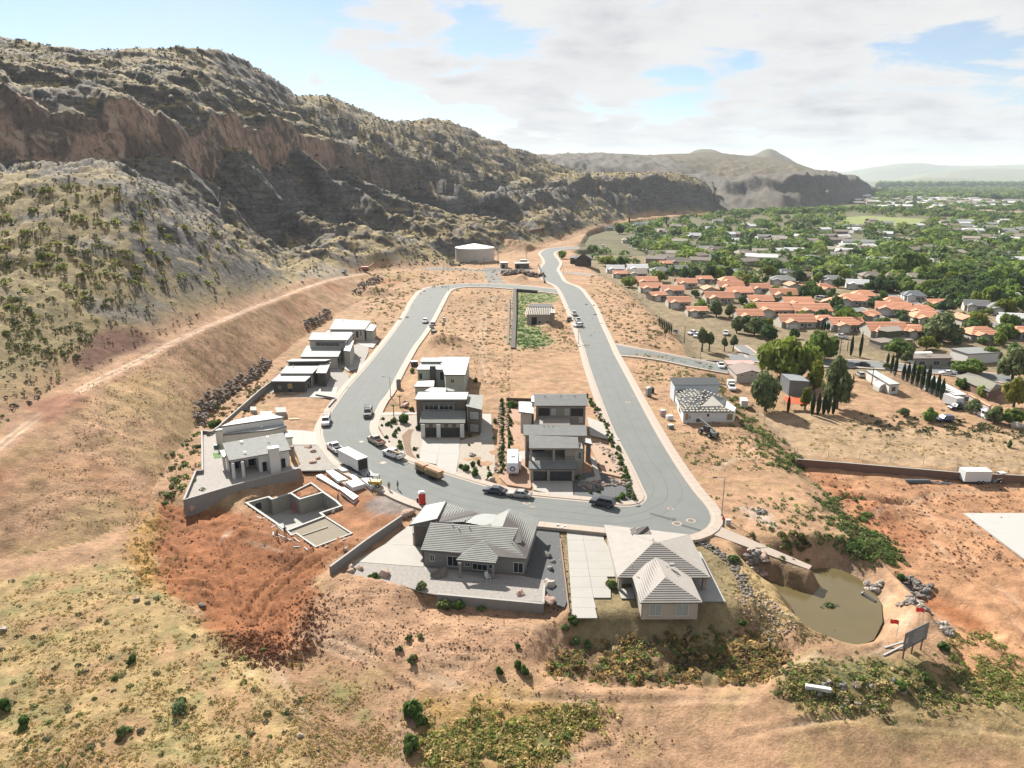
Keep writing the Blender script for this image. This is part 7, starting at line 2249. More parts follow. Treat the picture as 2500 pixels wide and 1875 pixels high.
# ------------------------------------------------------------------ people
def skin_obj(name,verts,edges,radii,m,parent,sub=1):
 me=bpy.data.meshes.new(name);me.from_pydata(verts,edges,[]);me.update()
 me.materials.append(m)
 o=linkobj(name,me,parent)
 sm=o.modifiers.new('skin','SKIN');sm.use_smooth_shade=True
 layer=me.skin_vertices[0].data if me.skin_vertices else None
 if layer is None:
  bm=bmesh.new();bm.from_mesh(me);bm.verts.layers.skin.verify();bm.to_mesh(me);bm.free();layer=me.skin_vertices[0].data
 for i,r_ in enumerate(radii):
  layer[i].radius=(r_,r_)if not isinstance(r_,tuple)else r_
 layer[0].use_root=True
 ss=o.modifiers.new('sub','SUBSURF');ss.levels=sub;ss.render_levels=sub
 return o
SKIN=mat('skin',(.40,.24,.17),.6)
def person(p,label,shirt,pants,rz=0.0,bend=0.0,stride=.15,hat=None):
 o=thing('person',label,'person',p,rz)
 b=bend
 hip=Vector((0,0,.93));ch_=Vector((0,-.38*math.sin(b),.93+.40*math.cos(b)));nk=Vector((0,-.56*math.sin(b),.93+.56*math.cos(b)));hd=nk+Vector((0,-.10*math.sin(b)-.01,.12));tp=hd+Vector((0,-.02,.12))
 V,E_,R_=[tuple(hip),tuple(hip.lerp(ch_,.5)),tuple(ch_),tuple(nk),tuple(hd),tuple(tp)],[(0,1),(1,2),(2,3),(3,4),(4,5)],[(.14,.10),(.13,.095),(.16,.10),.055,.095,.07]
 SV,SE,SR=[tuple(hip),tuple(hip.lerp(ch_,.5)),tuple(ch_),tuple(ch_.lerp(nk,.8))],[(0,1),(1,2),(2,3)],[(.165,.12),(.15,.115),(.185,.125),.08]
 PV,PE,PR=[tuple(hip)],[],[(.165,.125)]
 for s_ in(-1,1):
  sh=ch_+Vector((s_*.19,0,.06));el=sh+Vector((s_*.06,-.25*math.sin(b)-.02*s_,-.28*math.cos(b*.6)));wr=el+Vector((-s_*.02,-.10-.12*math.sin(b),-.22));hn_=wr+Vector((0,-.03,-.08))
  k=len(V);V+=[tuple(sh),tuple(el),tuple(wr),tuple(hn_)];E_+=[(2,k),(k,k+1),(k+1,k+2),(k+2,k+3)];R_+=[.055,.042,.032,(.045,.02)]
  for q in range(5):          # five fingers rooted in the palm
   kk=len(V);V.append(tuple(hn_+Vector(((q-2)*.02+(s_*-.025 if q==0 else 0),-.02,-.07+abs(q-2)*.012))));E_.append((k+3,kk));R_.append(.010)
  k=len(SV);SV+=[tuple(sh),tuple(sh.lerp(el,.75))];SE+=[(2,k),(k,k+1)];SR+=[.078,.062]
  st=stride*s_
  hj=hip+Vector((s_*.10,0,-.06));kn=Vector((s_*.11,-st*.5-.03,.49));an=Vector((s_*.12,-st+.03,.09));toe_=an+Vector((0,-.16,-.05))
  k=len(V);V+=[tuple(hj),tuple(kn),tuple(an),tuple(toe_)];E_+=[(0,k),(k,k+1),(k+1,k+2),(k+2,k+3)];R_+=[.085,.058,.04,.04]
  k=len(PV);PV+=[tuple(hj),tuple(kn),tuple(an+Vector((0,0,.03)))];PE+=[(0,k),(k,k+1),(k+1,k+2)];PR+=[.105,.082,.068]
  sm_=MB();sm_.box(((an+toe_)/2+Vector((0,-.01,-.005))).to_tuple(),(.11,.30,.10));sm_.build('shoe',DARKM,o,world=False)
 skin_obj('body',V,E_,R_,SKIN,o,2)
 skin_obj('shirt',SV,SE,SR,shirt,o);skin_obj('trousers',PV,PE,PR,pants,o)
 hm=MB();c=hd+Vector((0,.015,.075));rings=[]
 for k,(zz_,rr_)in enumerate(((-.03,.108),(.03,.11),(.085,.075),(.11,.02))):
  rings.append([(c.x+rr_*math.cos(a),c.y+rr_*math.sin(a)*1.1,c.z+zz_)for a in[i*math.pi/5 for i in range(10)]])
 hm.loft(rings);hm.build('hair' if hat is None else 'hat',hat or mat('dark hair',(.02,.015,.01),.8),o,world=False,smooth=True)
 for s_ in(-.035,.035):
  e_2=MB();e_2.box((hd.x+s_,hd.y-.097,hd.z+.015),(.022,.012,.012));e_2.build('eye',DARKM,o,world=False)
 n_=MB();n_.box((hd.x,hd.y-.11,hd.z-.02),(.022,.03,.04));n_.build('nose',SKIN,o,world=False)
 return o
BLK,TANP,BLU,GRYP,JEAN=mat('black cloth',(.02,.02,.022),.9),mat('khaki cloth',(.24,.19,.13),.9),mat('blue cloth',(.10,.12,.26),.9),mat('grey cloth',(.15,.15,.16),.9),mat('denim',(.03,.045,.09),.9)
person(atz('c',553,172,.01),'person in black top and khaki trousers standing in the street',BLK,TANP,R(20))
person(atz('c',632,162,.01),'person in blue shirt and grey trousers standing in the street',BLU,GRYP,R(-40),stride=.1)
person(hit('b',1222,1375),'worker in dark clothes and yellow vest bending at the basement corner',mat('hi vis',(.35,.38,.05),.8),BLK,R(60),.5,hat=mat('white hat',(.5,.5,.5),.6))
person(hit('b',1312,1355),'worker in dark blue standing at the basement corner',mat('navy cloth',(.03,.03,.08),.9),BLK,R(30),.1)
person(hit('b',1882,990),'worker in dark clothes beside the red edged stack',BLK,JEAN,R(120),.2)
person(hit('j',1943,1352),'person in dark clothes between the trailer and the small loader',BLK,BLK,R(90))
ORD=['first','second','third','fourth','fifth','sixth','seventh','eighth','ninth','tenth','eleventh','twelfth','thirteenth','fourteenth','fifteenth','sixteenth','seventeenth','eighteenth','nineteenth','twentieth']
# ------------------------------------------------------------------ vegetation
def foliage_mat(name,c0,c1,c2,attr=False):
 m=bpy.data.materials.new(name);m.use_nodes=True
 t=NT(m.node_tree)
 geo=t.n('ShaderNodeNewGeometry')
 if attr:
  base=t.n('ShaderNodeAttribute',attribute_name='Col').outputs['Color']
 else:
  rnd=t.n('ShaderNodeObjectInfo').outputs['Random']
  cr=t.n('ShaderNodeValToRGB',{0:rnd})
  e=cr.color_ramp.elements;e[0].color=(*c0,1);e[1].color=(*c2,1);e[0].position=.1;e[1].position=.95
  k=e.new(.55);k.color=(*c1,1)
  base=cr.outputs[0]
 nz=t.noise(geo.outputs['Position'],.8,3,.6)
 rp_=t.math('ADD',t.ramp(nz,.3,.7,.65,1.25),t.math('MULTIPLY',geo.outputs['Random Per Island'],.35))
 base=t.mix(1.0,base,t.n('ShaderNodeCombineColor',{0:rp_,1:rp_,2:rp_}).outputs[0],'MULTIPLY')
 d=t.n('ShaderNodeBsdfPrincipled',{'Base Color':base,'Roughness':.75});d.inputs['Specular IOR Level'].default_value=.2
 tr_=t.n('ShaderNodeBsdfTranslucent',{0:base})
 mx_=t.n('ShaderNodeMixShader',{0:.40,1:d.outputs[0],2:tr_.outputs[0]})
 t.n('ShaderNodeOutputMaterial',{0:mx_.outputs[0]})
 return m
F_ROUND=foliage_mat('broad leaf foliage',(.066,.112,.028),(.10,.165,.034),(.17,.225,.042))
F_DARK=foliage_mat('dark foliage',(.052,.088,.033),(.068,.108,.040),(.088,.128,.047))
F_CYP=foliage_mat('cypress foliage',(.026,.050,.022),(.030,.056,.025),(.040,.066,.030))
F_LIME=foliage_mat('fresh green foliage',(.10,.15,.028),(.13,.18,.03),(.17,.20,.035))
F_OLIVE=foliage_mat('olive foliage',(.10,.13,.052),(.115,.145,.058),(.135,.16,.066))
F_YEL=foliage_mat('yellow green foliage',(.12,.145,.020),(.15,.17,.022),(.17,.17,.030))
F_SHRUB=foliage_mat('shrub foliage',(.065,.110,.028),(.085,.140,.034),(.120,.155,.055))
F_ATT=foliage_mat('scattered growth',None,None,None,True)
BARK=mat('bark brown',(.10,.075,.05),.9,var=.2)
rs_np=np.random.default_rng(5)
def leaf_mesh(name,n,shape,m,leaf=.5,seed=0,lobes=7):
 """crown of n leaf clumps spread through lobes; unit crown: radius 1, height 1 above z=0"""
 g=np.random.default_rng(seed)
 if shape=='cone':
  z=g.random(n)**.8;r_=(np.sin(np.clip(z*1.05,0,1)*math.pi)**.55*.9+.06)*(.65+.35*g.random(n));a=g.random(n)*6.2832
  P=np.stack([r_*np.cos(a),r_*np.sin(a),z],1);nrm=np.stack([np.cos(a),np.sin(a),.35*np.ones(n)],1)
 else:
  L_c=[]
  for k in range(lobes):
   a=g.random()*6.28;rr_=.12+.62*g.random();L_c.append((rr_*math.cos(a),rr_*math.sin(a),.22+.55*g.random()*(1.15-rr_),.16+.22*g.random()))
  L_c.append((0,0,.58,.40));L_c.append((.1,.1,.35,.42))
  L_c=np.array(L_c)
  w_=L_c[:,3]**2;idx=g.choice(len(L_c),n,p=w_/w_.sum())
  d=g.normal(size=(n,3));d/=np.linalg.norm(d,axis=1)[:,None]
  rad=L_c[idx,3]*(.62+.50*g.random(n)**.8)
  P=L_c[idx,:3]+d*rad[:,None]*np.array([1,1,.82]);nrm=d
  P[:,2]=np.maximum(P[:,2],.02+.1*g.random(n))
 nrm=nrm+g.normal(size=(n,3))*.45;nrm/=np.linalg.norm(nrm,axis=1)[:,None]
 t1=np.cross(nrm,g.normal(size=(n,3)));t1/=np.linalg.norm(t1,axis=1)[:,None];t2=np.cross(nrm,t1)
 s_=(leaf*(.6+.8*g.random(n)))[:,None]*.5
 cs=np.stack([P-t1*s_-t2*s_*.7,P+t1*s_-t2*s_,P+t1*s_*.8+t2*s_,P-t1*s_*.9+t2*s_*.8],1).reshape(-1,3)
 me=bpy.data.meshes.new(name)
 me.from_pydata(cs.tolist(),[],np.arange(4*n).reshape(-1,4).tolist())
 me.materials.append(m)
 return me
def trunk_mesh(seed,h=.5,r_=.05,limbs=4):
 g=random.Random(seed);mb=MB()
 mb.tube((0,0,-.05),(0,0,h),r_,r_*.55,n=7)
 for k in range(limbs):
  a=g.uniform(0,6.28);z0=h*g.uniform(.45,.95)
  mb.tube((0,0,z0),(math.cos(a)*.38,math.sin(a)*.38,z0+g.uniform(.15,.35)),r_*.4,r_*.15,n=5)
 return mb.mesh('trunk',BARK)
BIGC=[leaf_mesh('crown',2600,'r',F_LIME,.13,10+k,17)for k in range(3)]
BIGO=[leaf_mesh('crown',2000,'r',F_OLIVE,.12,30+k,16)for k in range(2)]
BIGY=[leaf_mesh('crown',1800,'r',F_YEL,.12,40+k,13)for k in range(2)]
MIDC=[leaf_mesh('crown',620,'r',F_ROUND,.21,50+k,10)for k in range(5)]
MIDL=[leaf_mesh('crown',620,'r',F_LIME,.21,55+k,10)for k in range(2)]
MIDD=[leaf_mesh('crown',620,'r',F_DARK,.21,60+k,10)for k in range(3)]
CYPC=[leaf_mesh('crown',700,'cone',F_CYP,.17,70+k)for k in range(2)]
SHRC=[leaf_mesh('foliage',260,'r',F_SHRUB,.36,80+k,7)for k in range(4)]
SHRO=[leaf_mesh('foliage',200,'r',F_OLIVE,.30,90+k,4)for k in range(2)]
PALM=None
TRK=[trunk_mesh(k)for k in range(4)]
KINDM=dict(lime=MIDL,big=BIGC,olive=BIGO,yellow=BIGY,mid=MIDC,dark=MIDD,cyp=CYPC)
def tree_at(p,w_,h,kind,label=None,group=None,name=None,cat='tree',lift=.0):
 o=thing(name or{'cyp':'cypress_tree'}.get(kind,'tree'),label,cat,p,0,group)
 c=linkobj('crown',random.choice(KINDM[kind]),o)
 cl=.12 if kind!='cyp' else .02
 cl=lift or cl
 c.location=(0,0,h*cl);c.scale=(w_/2,w_/2,h*(1-cl));c.rotation_euler=(0,0,random.uniform(0,6.3))
 if kind=='cyp':c.scale=(w_/2,w_/2,h*.98)
 t=linkobj('trunk',random.choice(TRK),o);t.scale=(h*.9,h*.9,h*(.95 if not lift else 1.1))if kind!='cyp' else(h*.3,h*.3,h*.3)
 return o
def tree_px(fr,x,y,wpx,hpx,kind,label,lift=0.,group=None):
 """x,y foot in the picture; wpx,hpx its picture size in the same crop"""
 p=hit(fr,x,y)
 u,s=ray(*F(fr,x,y-hpx));h=CAM_H-s*p.y-p.z
 sc=FR[fr][2]/2212.0
 zd=p.y*CP+(CAM_H-p.z)*SP
 w_=wpx*sc*zd/FPX
 return tree_at(p,w_,max(h,1.0),kind,label,group,lift=lift)
random.seed(5)
for a_ in(('j',370,560,470,360,'big','huge bright green tree behind the grey metal shed'),('j',630,400,260,240,'big','dark green tree right behind the huge bright green one'),
('j',590,640,200,240,'yellow','yellow green tree between the shed and the tall olive tree'),('j',760,780,260,400,'olive','tall olive green tree right of the grey metal shed'),
('j',215,800,340,290,'olive','broad olive tree in front of the grey metal shed'),('j',520,790,90,180,'yellow','small light green pine beside the red tractor canopy'),
('j',1570,270,330,230,'olive','large dull green tree left of the tiled hip roof, right of the street'),('j',1460,330,190,110,'yellow','pale lime green tree before the cypresses'),
('j',850,150,230,150,'big','bright green tree in the middle of the tiled roofs'),('j',1230,370,240,140,'big','dark green tree left of the utility pole by the long house'),
('j',1800,520,270,130,'big','dark green tree above the olive roofed house'),('j',1940,410,170,110,'mid','round tree beside the large grey roof'),
('j',2120,560,260,260,'olive','olive tree at the right edge above the yellow green tree'),('j',2130,770,240,250,'yellow','yellow green tree at the right edge'),
('j',1740,635,130,90,'mid','small green tree by the carport'),('j',1880,690,110,90,'mid','small grey green tree in front of the olive roofed house'),
('j',1810,820,170,110,'olive','olive tree at the end of the second mobile home'),('j',1985,890,150,130,'olive','left tree of the clump by the fence end'),('j',2130,900,170,130,'big','right tree of the clump by the fence end'),
('j',1480,880,140,110,'mid','bushy tree beside the dark SUV in the field'),('j',1290,840,130,60,'olive','low bush left of the bushy tree in the field'),
('j',130,215,200,140,'olive','left tree of the grey green clump above the huge tree'),('j',60,180,130,120,'dark','dark tree at the left end of the grey green clump'),('j',250,250,160,120,'dark','dark tree right in the grey green clump'),
('j',430,240,100,80,'mid','rounded green tree below the long tiled roof'),('j',2060,60,180,130,'yellow','yellow green tree by the white roofs, upper right'),('j',1950-120,140,160,110,'mid','green tree right of the small tiled gable'),
('j',2080,240,200,120,'mid','green tree above the white roofs at the right'),('j',2120,390,180,120,'mid','green tree between the grey roof and the right edge'),
('j',1150,480,70,50,'yellow','small yellow green bush under the first cypress'),('w',820,320,180,90,'mid','low green tree behind the cypress row'),
('w',620,190,170,160,'olive','thin grey green tree at the corner of the brown roofed long house'),
('l',1060,1090,340,250,'big','very large yellow green tree standing above the valley trees'),('l',530,970,260,150,'dark','broad dark green tree left of the very large one'),('l',770,1260,190,160,'dark','dark conical tree among the grey roofs'),
('l',750,1420,150,130,'dark','dark tree between tiled roofs beside the street'),('l',270,1000,130,120,'dark','dark pine left among the grey roofs'),('l',1780,1130,330,170,'olive','wide spreading tree at the right of the valley'),
('l',470,1540,250,150,'big','bright green tree touching the long tiled roof'),('l',1390,1340,290,130,'mid','wide dark green hedge like tree near the grey road'),('l',1450,1450,200,130,'dark','dark tree beneath the right utility pole'),
('l',1220,830,230,90,'yellow','bright yellow green tree just above the very large tree'),('l',1760,1620,220,160,'yellow','yellow green tree beside the white gable, lower right'),
('l',1370,1700,380,190,'olive','massive dull green tree at the lower edge of the tiled roofs'),('l',1030,1560,110,90,'dark','small dark tree right of the street'),('l',1160,1570,100,60,'mid','low tree left of the lower tiled roof'),
('k',345,1010,160,120,'big','round bright green tree at the top of the sandy slope'),('k',650,960,190,110,'yellow','yellow tree above the tiled roofs'),('k',1120,940,170,160,'dark','dark tree at the upper right of the tiled rows'),('k',985,930,170,130,'dark','dark tree next to the yellow tree'),
('k',1490,1000,150,130,'yellow','lime tree at the corner of the tiled rows'),('k',1710,910,150,120,'yellow','lime tree left of the grey two storey house'),('k',1610,1010,150,60,'mid','low green tree before the pale house'),
('k',1200,1300,190,170,'olive','olive tree right of the tiled roof with garage'),('k',1330,1300,150,130,'olive','grey green tree between two lower tiled roofs'),('k',1400,1460,150,160,'olive','grey green tree below the tiled roofs'),
('k',1600,1440,160,150,'dark','dark tree before the lowest long tiled roof'),('k',1700,1420,130,110,'yellow','bronze tree before the lowest long tiled roof'),('k',2040,1140,120,160,'dark','dark tall tree within the tiled rows'),('k',1780,1080,190,90,'yellow','bronze yellow tree within the tiled rows'),
('k',1460,1180,100,90,'mid','small green tree before a tiled gable'),('k',1770,1180,110,80,'mid','grey green tree before a tiled gable'),('k',250,490,120,110,'dark','tall green tree clump on the far slope foot'),('k',130,800,170,100,'big','left green tree clump at the top of the slope'),('k',260,810,150,110,'mid','right green tree clump at the top of the slope'),
('h',1780,450,170,110,'mid','olive round tree beside the far bend of the upper street')):
 tree_px(*a_)
for k,(x,yb,ht,wd)in enumerate(((365,230,160,42),(415,335,245,50),(465,375,250,55),(575,430,215,55),(635,450,235,60),(695,490,295,62),(760,515,275,62),(825,560,315,62),(895,590,340,68),(960,625,250,68),(1030,655,290,66),(1090,695,265,66))):
 ords=['first','second','third','fourth','fifth','sixth','seventh','eighth','ninth','tenth','eleventh','last'][k]
 tree_px('w',x,yb,wd,ht,'cyp',ords+' cypress from the street end of the row along the chain link fence',group='cypress row beside the mobile homes')
for k,(x,yb,ht,wd)in enumerate(((390,815,130,26),(575,835,170,36),(620,830,160,38),(665,825,150,40),(700,825,150,36),(737,825,130,34))):
 tree_px('j',x,yb,wd,ht,'cyp',['dark cypress beside the red canopy','first','second','third','fourth','fifth'][k]+(' dark cypress from the left under the tall olive tree' if k else ' in front of the broad olive tree'))
tree_px('j',875,375,26,155,'cyp','left of the two tall slim cypresses beside the dirt yard');tree_px('j',945,385,26,180,'cyp','right of the two tall slim cypresses beside the dirt yard')
for k,x in enumerate((1130,1155,1177,1193,1275,1297,1345,1385,1425)):
 tree_px('t',x,690,18,[105,85,78,68,90,72,62,66,60][k],'cyp',['first','second','third','fourth','fifth','sixth','seventh','eighth','ninth'][k]+' little cypress from the left before the long tiled roof')
for k in range(8):
 tree_px('k',640+k*17,1395+k*10,16,95,'cyp',ORD[k]+' cypress in the close hedge at the foot of the sandy slope',group='cypress hedge below the slope')
for k,(x,y)in enumerate(((710,400),(1050,520),(1735,600),(345,400),(1545,1150))):
 tree_px('k',x,y,18,80,'cyp',['slim dark cypress at the far end of the valley trees','slim dark cypress above the pink building','slim dark cypress in the thick of the valley trees','slim dark cypress on the far slope foot','slim dark cypress among the tiled gables'][k])
for k,(x,y,wd,ht)in enumerate(((1060,1640,150,230),(1130,1640,140,190),(1280,1640,90,140),(1365,1640,110,160),(700,1500,60,90))):
 tree_px('k',x,y,wd,ht,'olive',['first','second','third','fourth','fifth'][k]+' thin open crowned pine beside the side street',lift=.35)
# ---- town houses
def house_proto(key,L,W,H,rm,wm,hip=False,garage=True,rh=.26):
 parts=[]
 mb=MB();mb.box((0,0,H/2-.2),(L,W,H+.4));parts.append(('wall',mb.mesh('wall',wm),[]))
 o_=.5;e_=H-.05;r_=H+W*rh
 if hip:
  hx=L/2-W/2*.8
  planes=[[(-L/2-o_,-W/2-o_,e_),(L/2+o_,-W/2-o_,e_),(hx,0,r_),(-hx,0,r_)],[(L/2+o_,W/2+o_,e_),(-L/2-o_,W/2+o_,e_),(-hx,0,r_),(hx,0,r_)],
  [(L/2+o_,-W/2-o_,e_),(L/2+o_,W/2+o_,e_),(hx,0,r_)],[(-L/2-o_,W/2+o_,e_),(-L/2-o_,-W/2-o_,e_),(-hx,0,r_)]]
 else:
  planes=[[(-L/2-o_,-W/2-o_,e_),(L/2+o_,-W/2-o_,e_),(L/2+o_,0,r_),(-L/2-o_,0,r_)],[(L/2+o_,W/2+o_,e_),(-L/2-o_,W/2+o_,e_),(-L/2-o_,0,r_),(L/2+o_,0,r_)]]
  for sx_ in(-1,1):
   mb=MB();mb.add([(sx_*L/2,-W/2,H),(sx_*L/2,W/2,H),(sx_*L/2,0,r_-.15)],[(0,1,2)])
   parts.append(('gable',mb.mesh('gable',wm),[]))
 for pl_ in planes:
  mb=MB();tile_plane(mb,pl_,1.1,.14,.08);parts.append(('roof',mb.mesh('roof',[rm,FASC]),[]))
 wl,wy=L*.36,W*.30
 x0=-L*.22
 mb=MB();mb.box((x0,-W/2-wy/2,H/2-.2),(wl,wy,H+.4));parts.append(('wall',mb.mesh('wall',wm),[]))
 rr_=H+wl*.24
 for sg in(-1,1):
  mb=MB();tile_plane(mb,[(x0+sg*(wl/2+.4),-W/2-wy-.4,e_+.02),(x0+sg*(wl/2+.4),-W*.12,e_+.02+.1),(x0,-W*.05,rr_),(x0,-W/2-wy-.4,rr_)],1.1,.14,.08)
  parts.append(('roof',mb.mesh('roof',[rm,FASC]),[]))
 mb=MB();mb.add([(x0-wl/2,-W/2-wy-.01,H),(x0+wl/2,-W/2-wy-.01,H),(x0,-W/2-wy-.01,rr_-.15)],[(0,1,2)]);parts.append(('gable',mb.mesh('gable',wm),[]))
 if garage:
  mb=MB();mb.box((x0,-W/2-wy-.02,1.15),(wl*.62,.08,2.2));parts.append(('garage_door',mb.mesh('garage_door',FRAMEM),[]))
 for xx in(.1,.32):
  mb=MB();mb.box((L*xx,-W/2-.02,1.6),(1.5,.1,1.2));g_=MB();g_.box((L*xx,-W/2-.06,1.6),(1.3,.08,1.0));parts.append(('window',mb.mesh('window',FRAMEM),[('pane',g_.mesh('pane',GLASS))]))
 mb=MB();mb.box((L*.2,-W/2-.02,1.05),(.95,.1,2.1));parts.append(('door',mb.mesh('door',W_BROWN),[]))
 mb=MB();mb.tube((L*.25,1,H),(L*.25,1,r_+.4),.12,n=6);parts.append(('vent_pipe',mb.mesh('vent_pipe',METAL),[]))
 return parts
RTILE=mat('terracotta tile',(.60,.27,.155),.85,var=.13,scale=.35)
RBRN=mat('brown shingle roof',(.22,.18,.15),.9,var=.1);RGRY=mat('grey shingle roof',(.22,.225,.22),.9,var=.1);RTAN=mat('tan shingle roof',(.34,.29,.23),.9,var=.1);RWHT=mat('white metal roof',(.58,.58,.57),.6,var=.05)
RBLU=mat('blue grey roof',(.18,.21,.22),.9,var=.1)
ROOFSET=dict(red=RTILE,brown=RBRN,grey=RGRY,tan=RTAN,white=RWHT,blue=RBLU)
_hc={}
def town_house(p,L,kind,rz,label,hip=False,group=None):
 L=min(max(L,9),26)
 Lq=round(L/4)*4;W=min(10.5,Lq*.75)
 key=(kind,Lq,hip)
 if key not in _hc:
  _hc[key]=house_proto(key,Lq,W,2.9,ROOFSET[kind],{'red':W_CREAM,'brown':W_TAN,'grey':W_CREAM,'tan':W_CREAM,'white':W_WHITE,'blue':W_WHITE}[kind],hip,garage=kind!='white')
 o=thing('house',label,'house',p,rz,group)
 place_parts(o,_hc[key]);s_=L/Lq;o.scale=(s_,s_,1)
 return o
TH=[('t',290,262,150,'red',0,1),('t',60,250,100,'red',0,0),('t',295,310,200,'red',0,0),('t',108,345,120,'red',90,0),('t',370,360,200,'red',0,0),('t',560,330,150,'red',0,0),
('t',860,310,120,'red',90,0),('t',765,380,210,'red',0,0),('t',560,440,190,'red',0,0),('t',190,410,220,'red',0,0),('t',1130,330,160,'red',20,1),('t',650,510,300,'red',0,0),
('t',1010,520,290,'red',0,0),('t',890,455,220,'red',0,0),('t',1195,465,150,'red',60,0),('t',1410,430,250,'red',-25,1),('t',1500,395,170,'red',-20,1),('t',460,575,200,'red',0,0),
('t',880,625,270,'red',0,0),('t',1140,625,120,'red',0,1),('t',1320,650,250,'red',0,0),('t',1530,585,100,'red',30,0),('t',1770,460,160,'red',-20,1),('t',1760,510,250,'red',-25,0),
('t',2010,535,200,'red',-20,1),('t',2060,590,240,'red',-10,1),('t',1680,700,300,'red',0,0),('t',1950,715,130,'red',-10,1),('j',1860,225,210,'red',0,1),('j',1740,120,100,'red',90,0),('j',2180,215,130,'red',0,1),('j',1340,210,110,'red',0,1),
('k',510,970,180,'red',0,0),('k',550,1035,190,'red',0,0),('k',610,1120,120,'red',20,0),('k',760,1060,190,'red',0,0),('k',900,990,170,'red',0,0),('k',820,1180,190,'red',0,0),('k',1000,1270,170,'red',0,0),('k',250,905,90,'red',0,0),('k',420,895,160,'tan',0,0),
('t',380,180,120,'grey',0,1),('t',785,190,130,'grey',20,1),('t',770,250,180,'grey',-20,1),('t',945,225,110,'brown',0,0),('t',1160,200,120,'tan',-10,1),('t',1220,250,170,'grey',-15,1),('t',1440,290,160,'white',-20,0),('t',1340,150,150,'white',-10,0),
('t',1570,215,170,'brown',-10,1),('t',1760,230,130,'brown',-10,1),('t',1940,230,150,'tan',-10,1),('t',1980,295,210,'tan',-15,1),('t',1950,400,160,'blue',-15,1),('t',220,170,120,'tan',0,1),('t',990,75,110,'white',0,0),
('k',600,605,150,'tan',0,1),('k',830,615,140,'brown',0,1),('k',1195,655,200,'brown',0,1),('k',610,700,160,'tan',15,0),('k',420,840,170,'white',0,0),('k',205,850,150,'white',0,0),('k',820,855,160,'grey',0,0),('k',1230,860,130,'tan',0,1),
('k',1460,690,160,'tan',20,1),('k',440,405,100,'blue',0,0),('k',650,870,170,'grey',0,1),('k',350,560,130,'tan',0,1),('k',820,775,200,'brown',0,0),('k',440,590,140,'grey',0,1),('k',1130,730,90,'grey',40,0),('k',1150,445,110,'white',0,0),('k',970,515,130,'white',0,0),('k',130,440,100,'grey',0,0),
('k',700,800,100,'red',0,0),('l',630,810,130,'grey',0,1),('l',80,950,120,'white',0,0),('l',1730,800,160,'grey',0,0),('l',1130,1010,120,'tan',0,1),('l',1380,940,240,'tan',0,1),('l',1610,1130,170,'grey',10,1),('l',1720,1420,180,'grey',-20,0),('l',1980,1440,220,'grey',-20,1),('l',2080,1540,190,'white',-20,0),
('l',430,635,150,'grey',0,1),('l',500,620,120,'grey',0,1),('l',2050,1330,150,'white',0,0),('l',1620,570,160,'white',0,0),('l',2150,1190,120,'white',0,0),('l',1330,1400,110,'red',0,0),('l',2170,1010,120,'white',0,0)]
occupied=[]
HS=[]
rows_={}
ent=[]
for fr,x,y,wpx,kd,tn,hp in TH:
 p=hit(fr,x,y+wpx*.10)
 p.z=ground_z(p.x,p.y)
 sc=FR[fr][2]/2212.0
 L=wpx*sc*(p.y*CP+62*SP)/FPX*1.12
 ent.append((p,L,kd,tn,hp,F(fr,x,y)))
for kd in ROOFSET:
 sel=sorted([e for e in ent if e[2]==kd],key=lambda e:e[0].y)
 nr=max(1,math.ceil(len(sel)/7))
 for r_ in range(nr):
  row=sorted(sel[r_*7:(r_+1)*7],key=lambda e:e[5][0])
  for k,(p,L,kd_,tn,hp,px)in enumerate(row):
   rn=['nearest','second nearest','third nearest','fourth nearest','fifth nearest','farthest','farthest'][min(r_,6)]
   nm=dict(red='terracotta tiled',brown='brown roofed',grey='grey roofed',tan='tan roofed',white='white roofed',blue='blue grey roofed')[kd]
   town_house(p,L,kd,R(tn),f'{nm} house, {ORD[k]} from the left in the {rn} row of such roofs',bool(hp),group=f'{nm} houses of the valley')
   occupied.append((p.x,p.y,L*.62));HS.append((p,px,f'{ORD[k]} {nm.split()[0]} roof of the {rn} row'))
for fr,pts in(('t',[(480,470),(480,560),(820,560),(820,480)]),):
 pass
def low_block(name,label,cat,fr,pts,zr,wl,rf,inset=.3,ky=0,kx=0):
 p=hit(fr,*pts[0]);z0=ground_z(p.x,p.y)
 h=House(name,label,cat,(p.x,p.y),z0,wall=wl,roof=rf)
 P_,I_=h.block(fr,pts,zr,inset=inset,t=.2,ky=ky,kx=kx)
 c=sum((Vector(q[:2])for q in I_),Vector((0,0)))/len(I_);occupied.append((c.x,c.y,9))
 return h,I_
hh,I_=low_block('mobile_home','white mobile home with flat roof and arched shed at its end','mobile home','w',[(72,300),(205,296),(545,482),(392,492)],-1.0,W_WHITE,mat('pale green roof',(.42,.46,.43),.7))
hh.opening_m(I_[3],I_[2],1,2.2,-3.2,-1.9)
p=hit('w',315,590);sh_=thing('arched_shed','small white arched shed at the end of the first mobile home','shed',p,R(5))
mb=MB();n=9;rings=[]
for yy in(-.0,3.2):
 rings.append([(-1.5,yy,0)]+[(-1.5*math.cos(math.pi*k/n),yy,1.2+1.3*math.sin(math.pi*k/n))for k in range(n+1)]+[(1.5,yy,0)])
mb.loft(rings);mb.build('shell',FRAMEM,sh_,world=False)
mb=MB();mb.box((0,-.04,1.0),(1.4,.08,1.9));mb.build('door',W_CREAM,sh_,world=False)
hh,I_=low_block('mobile_home','long white mobile home behind the cypress row','mobile home','w',[(800,378),(960,372),(1450,627),(1272,632)],-.9,W_WHITE,ROOFW)
hh.opening_m(I_[3],I_[2],1,2.4,-3,-1.6);hh.opening_m(I_[3],I_[2],3.2,4.4,-3,-1.6)
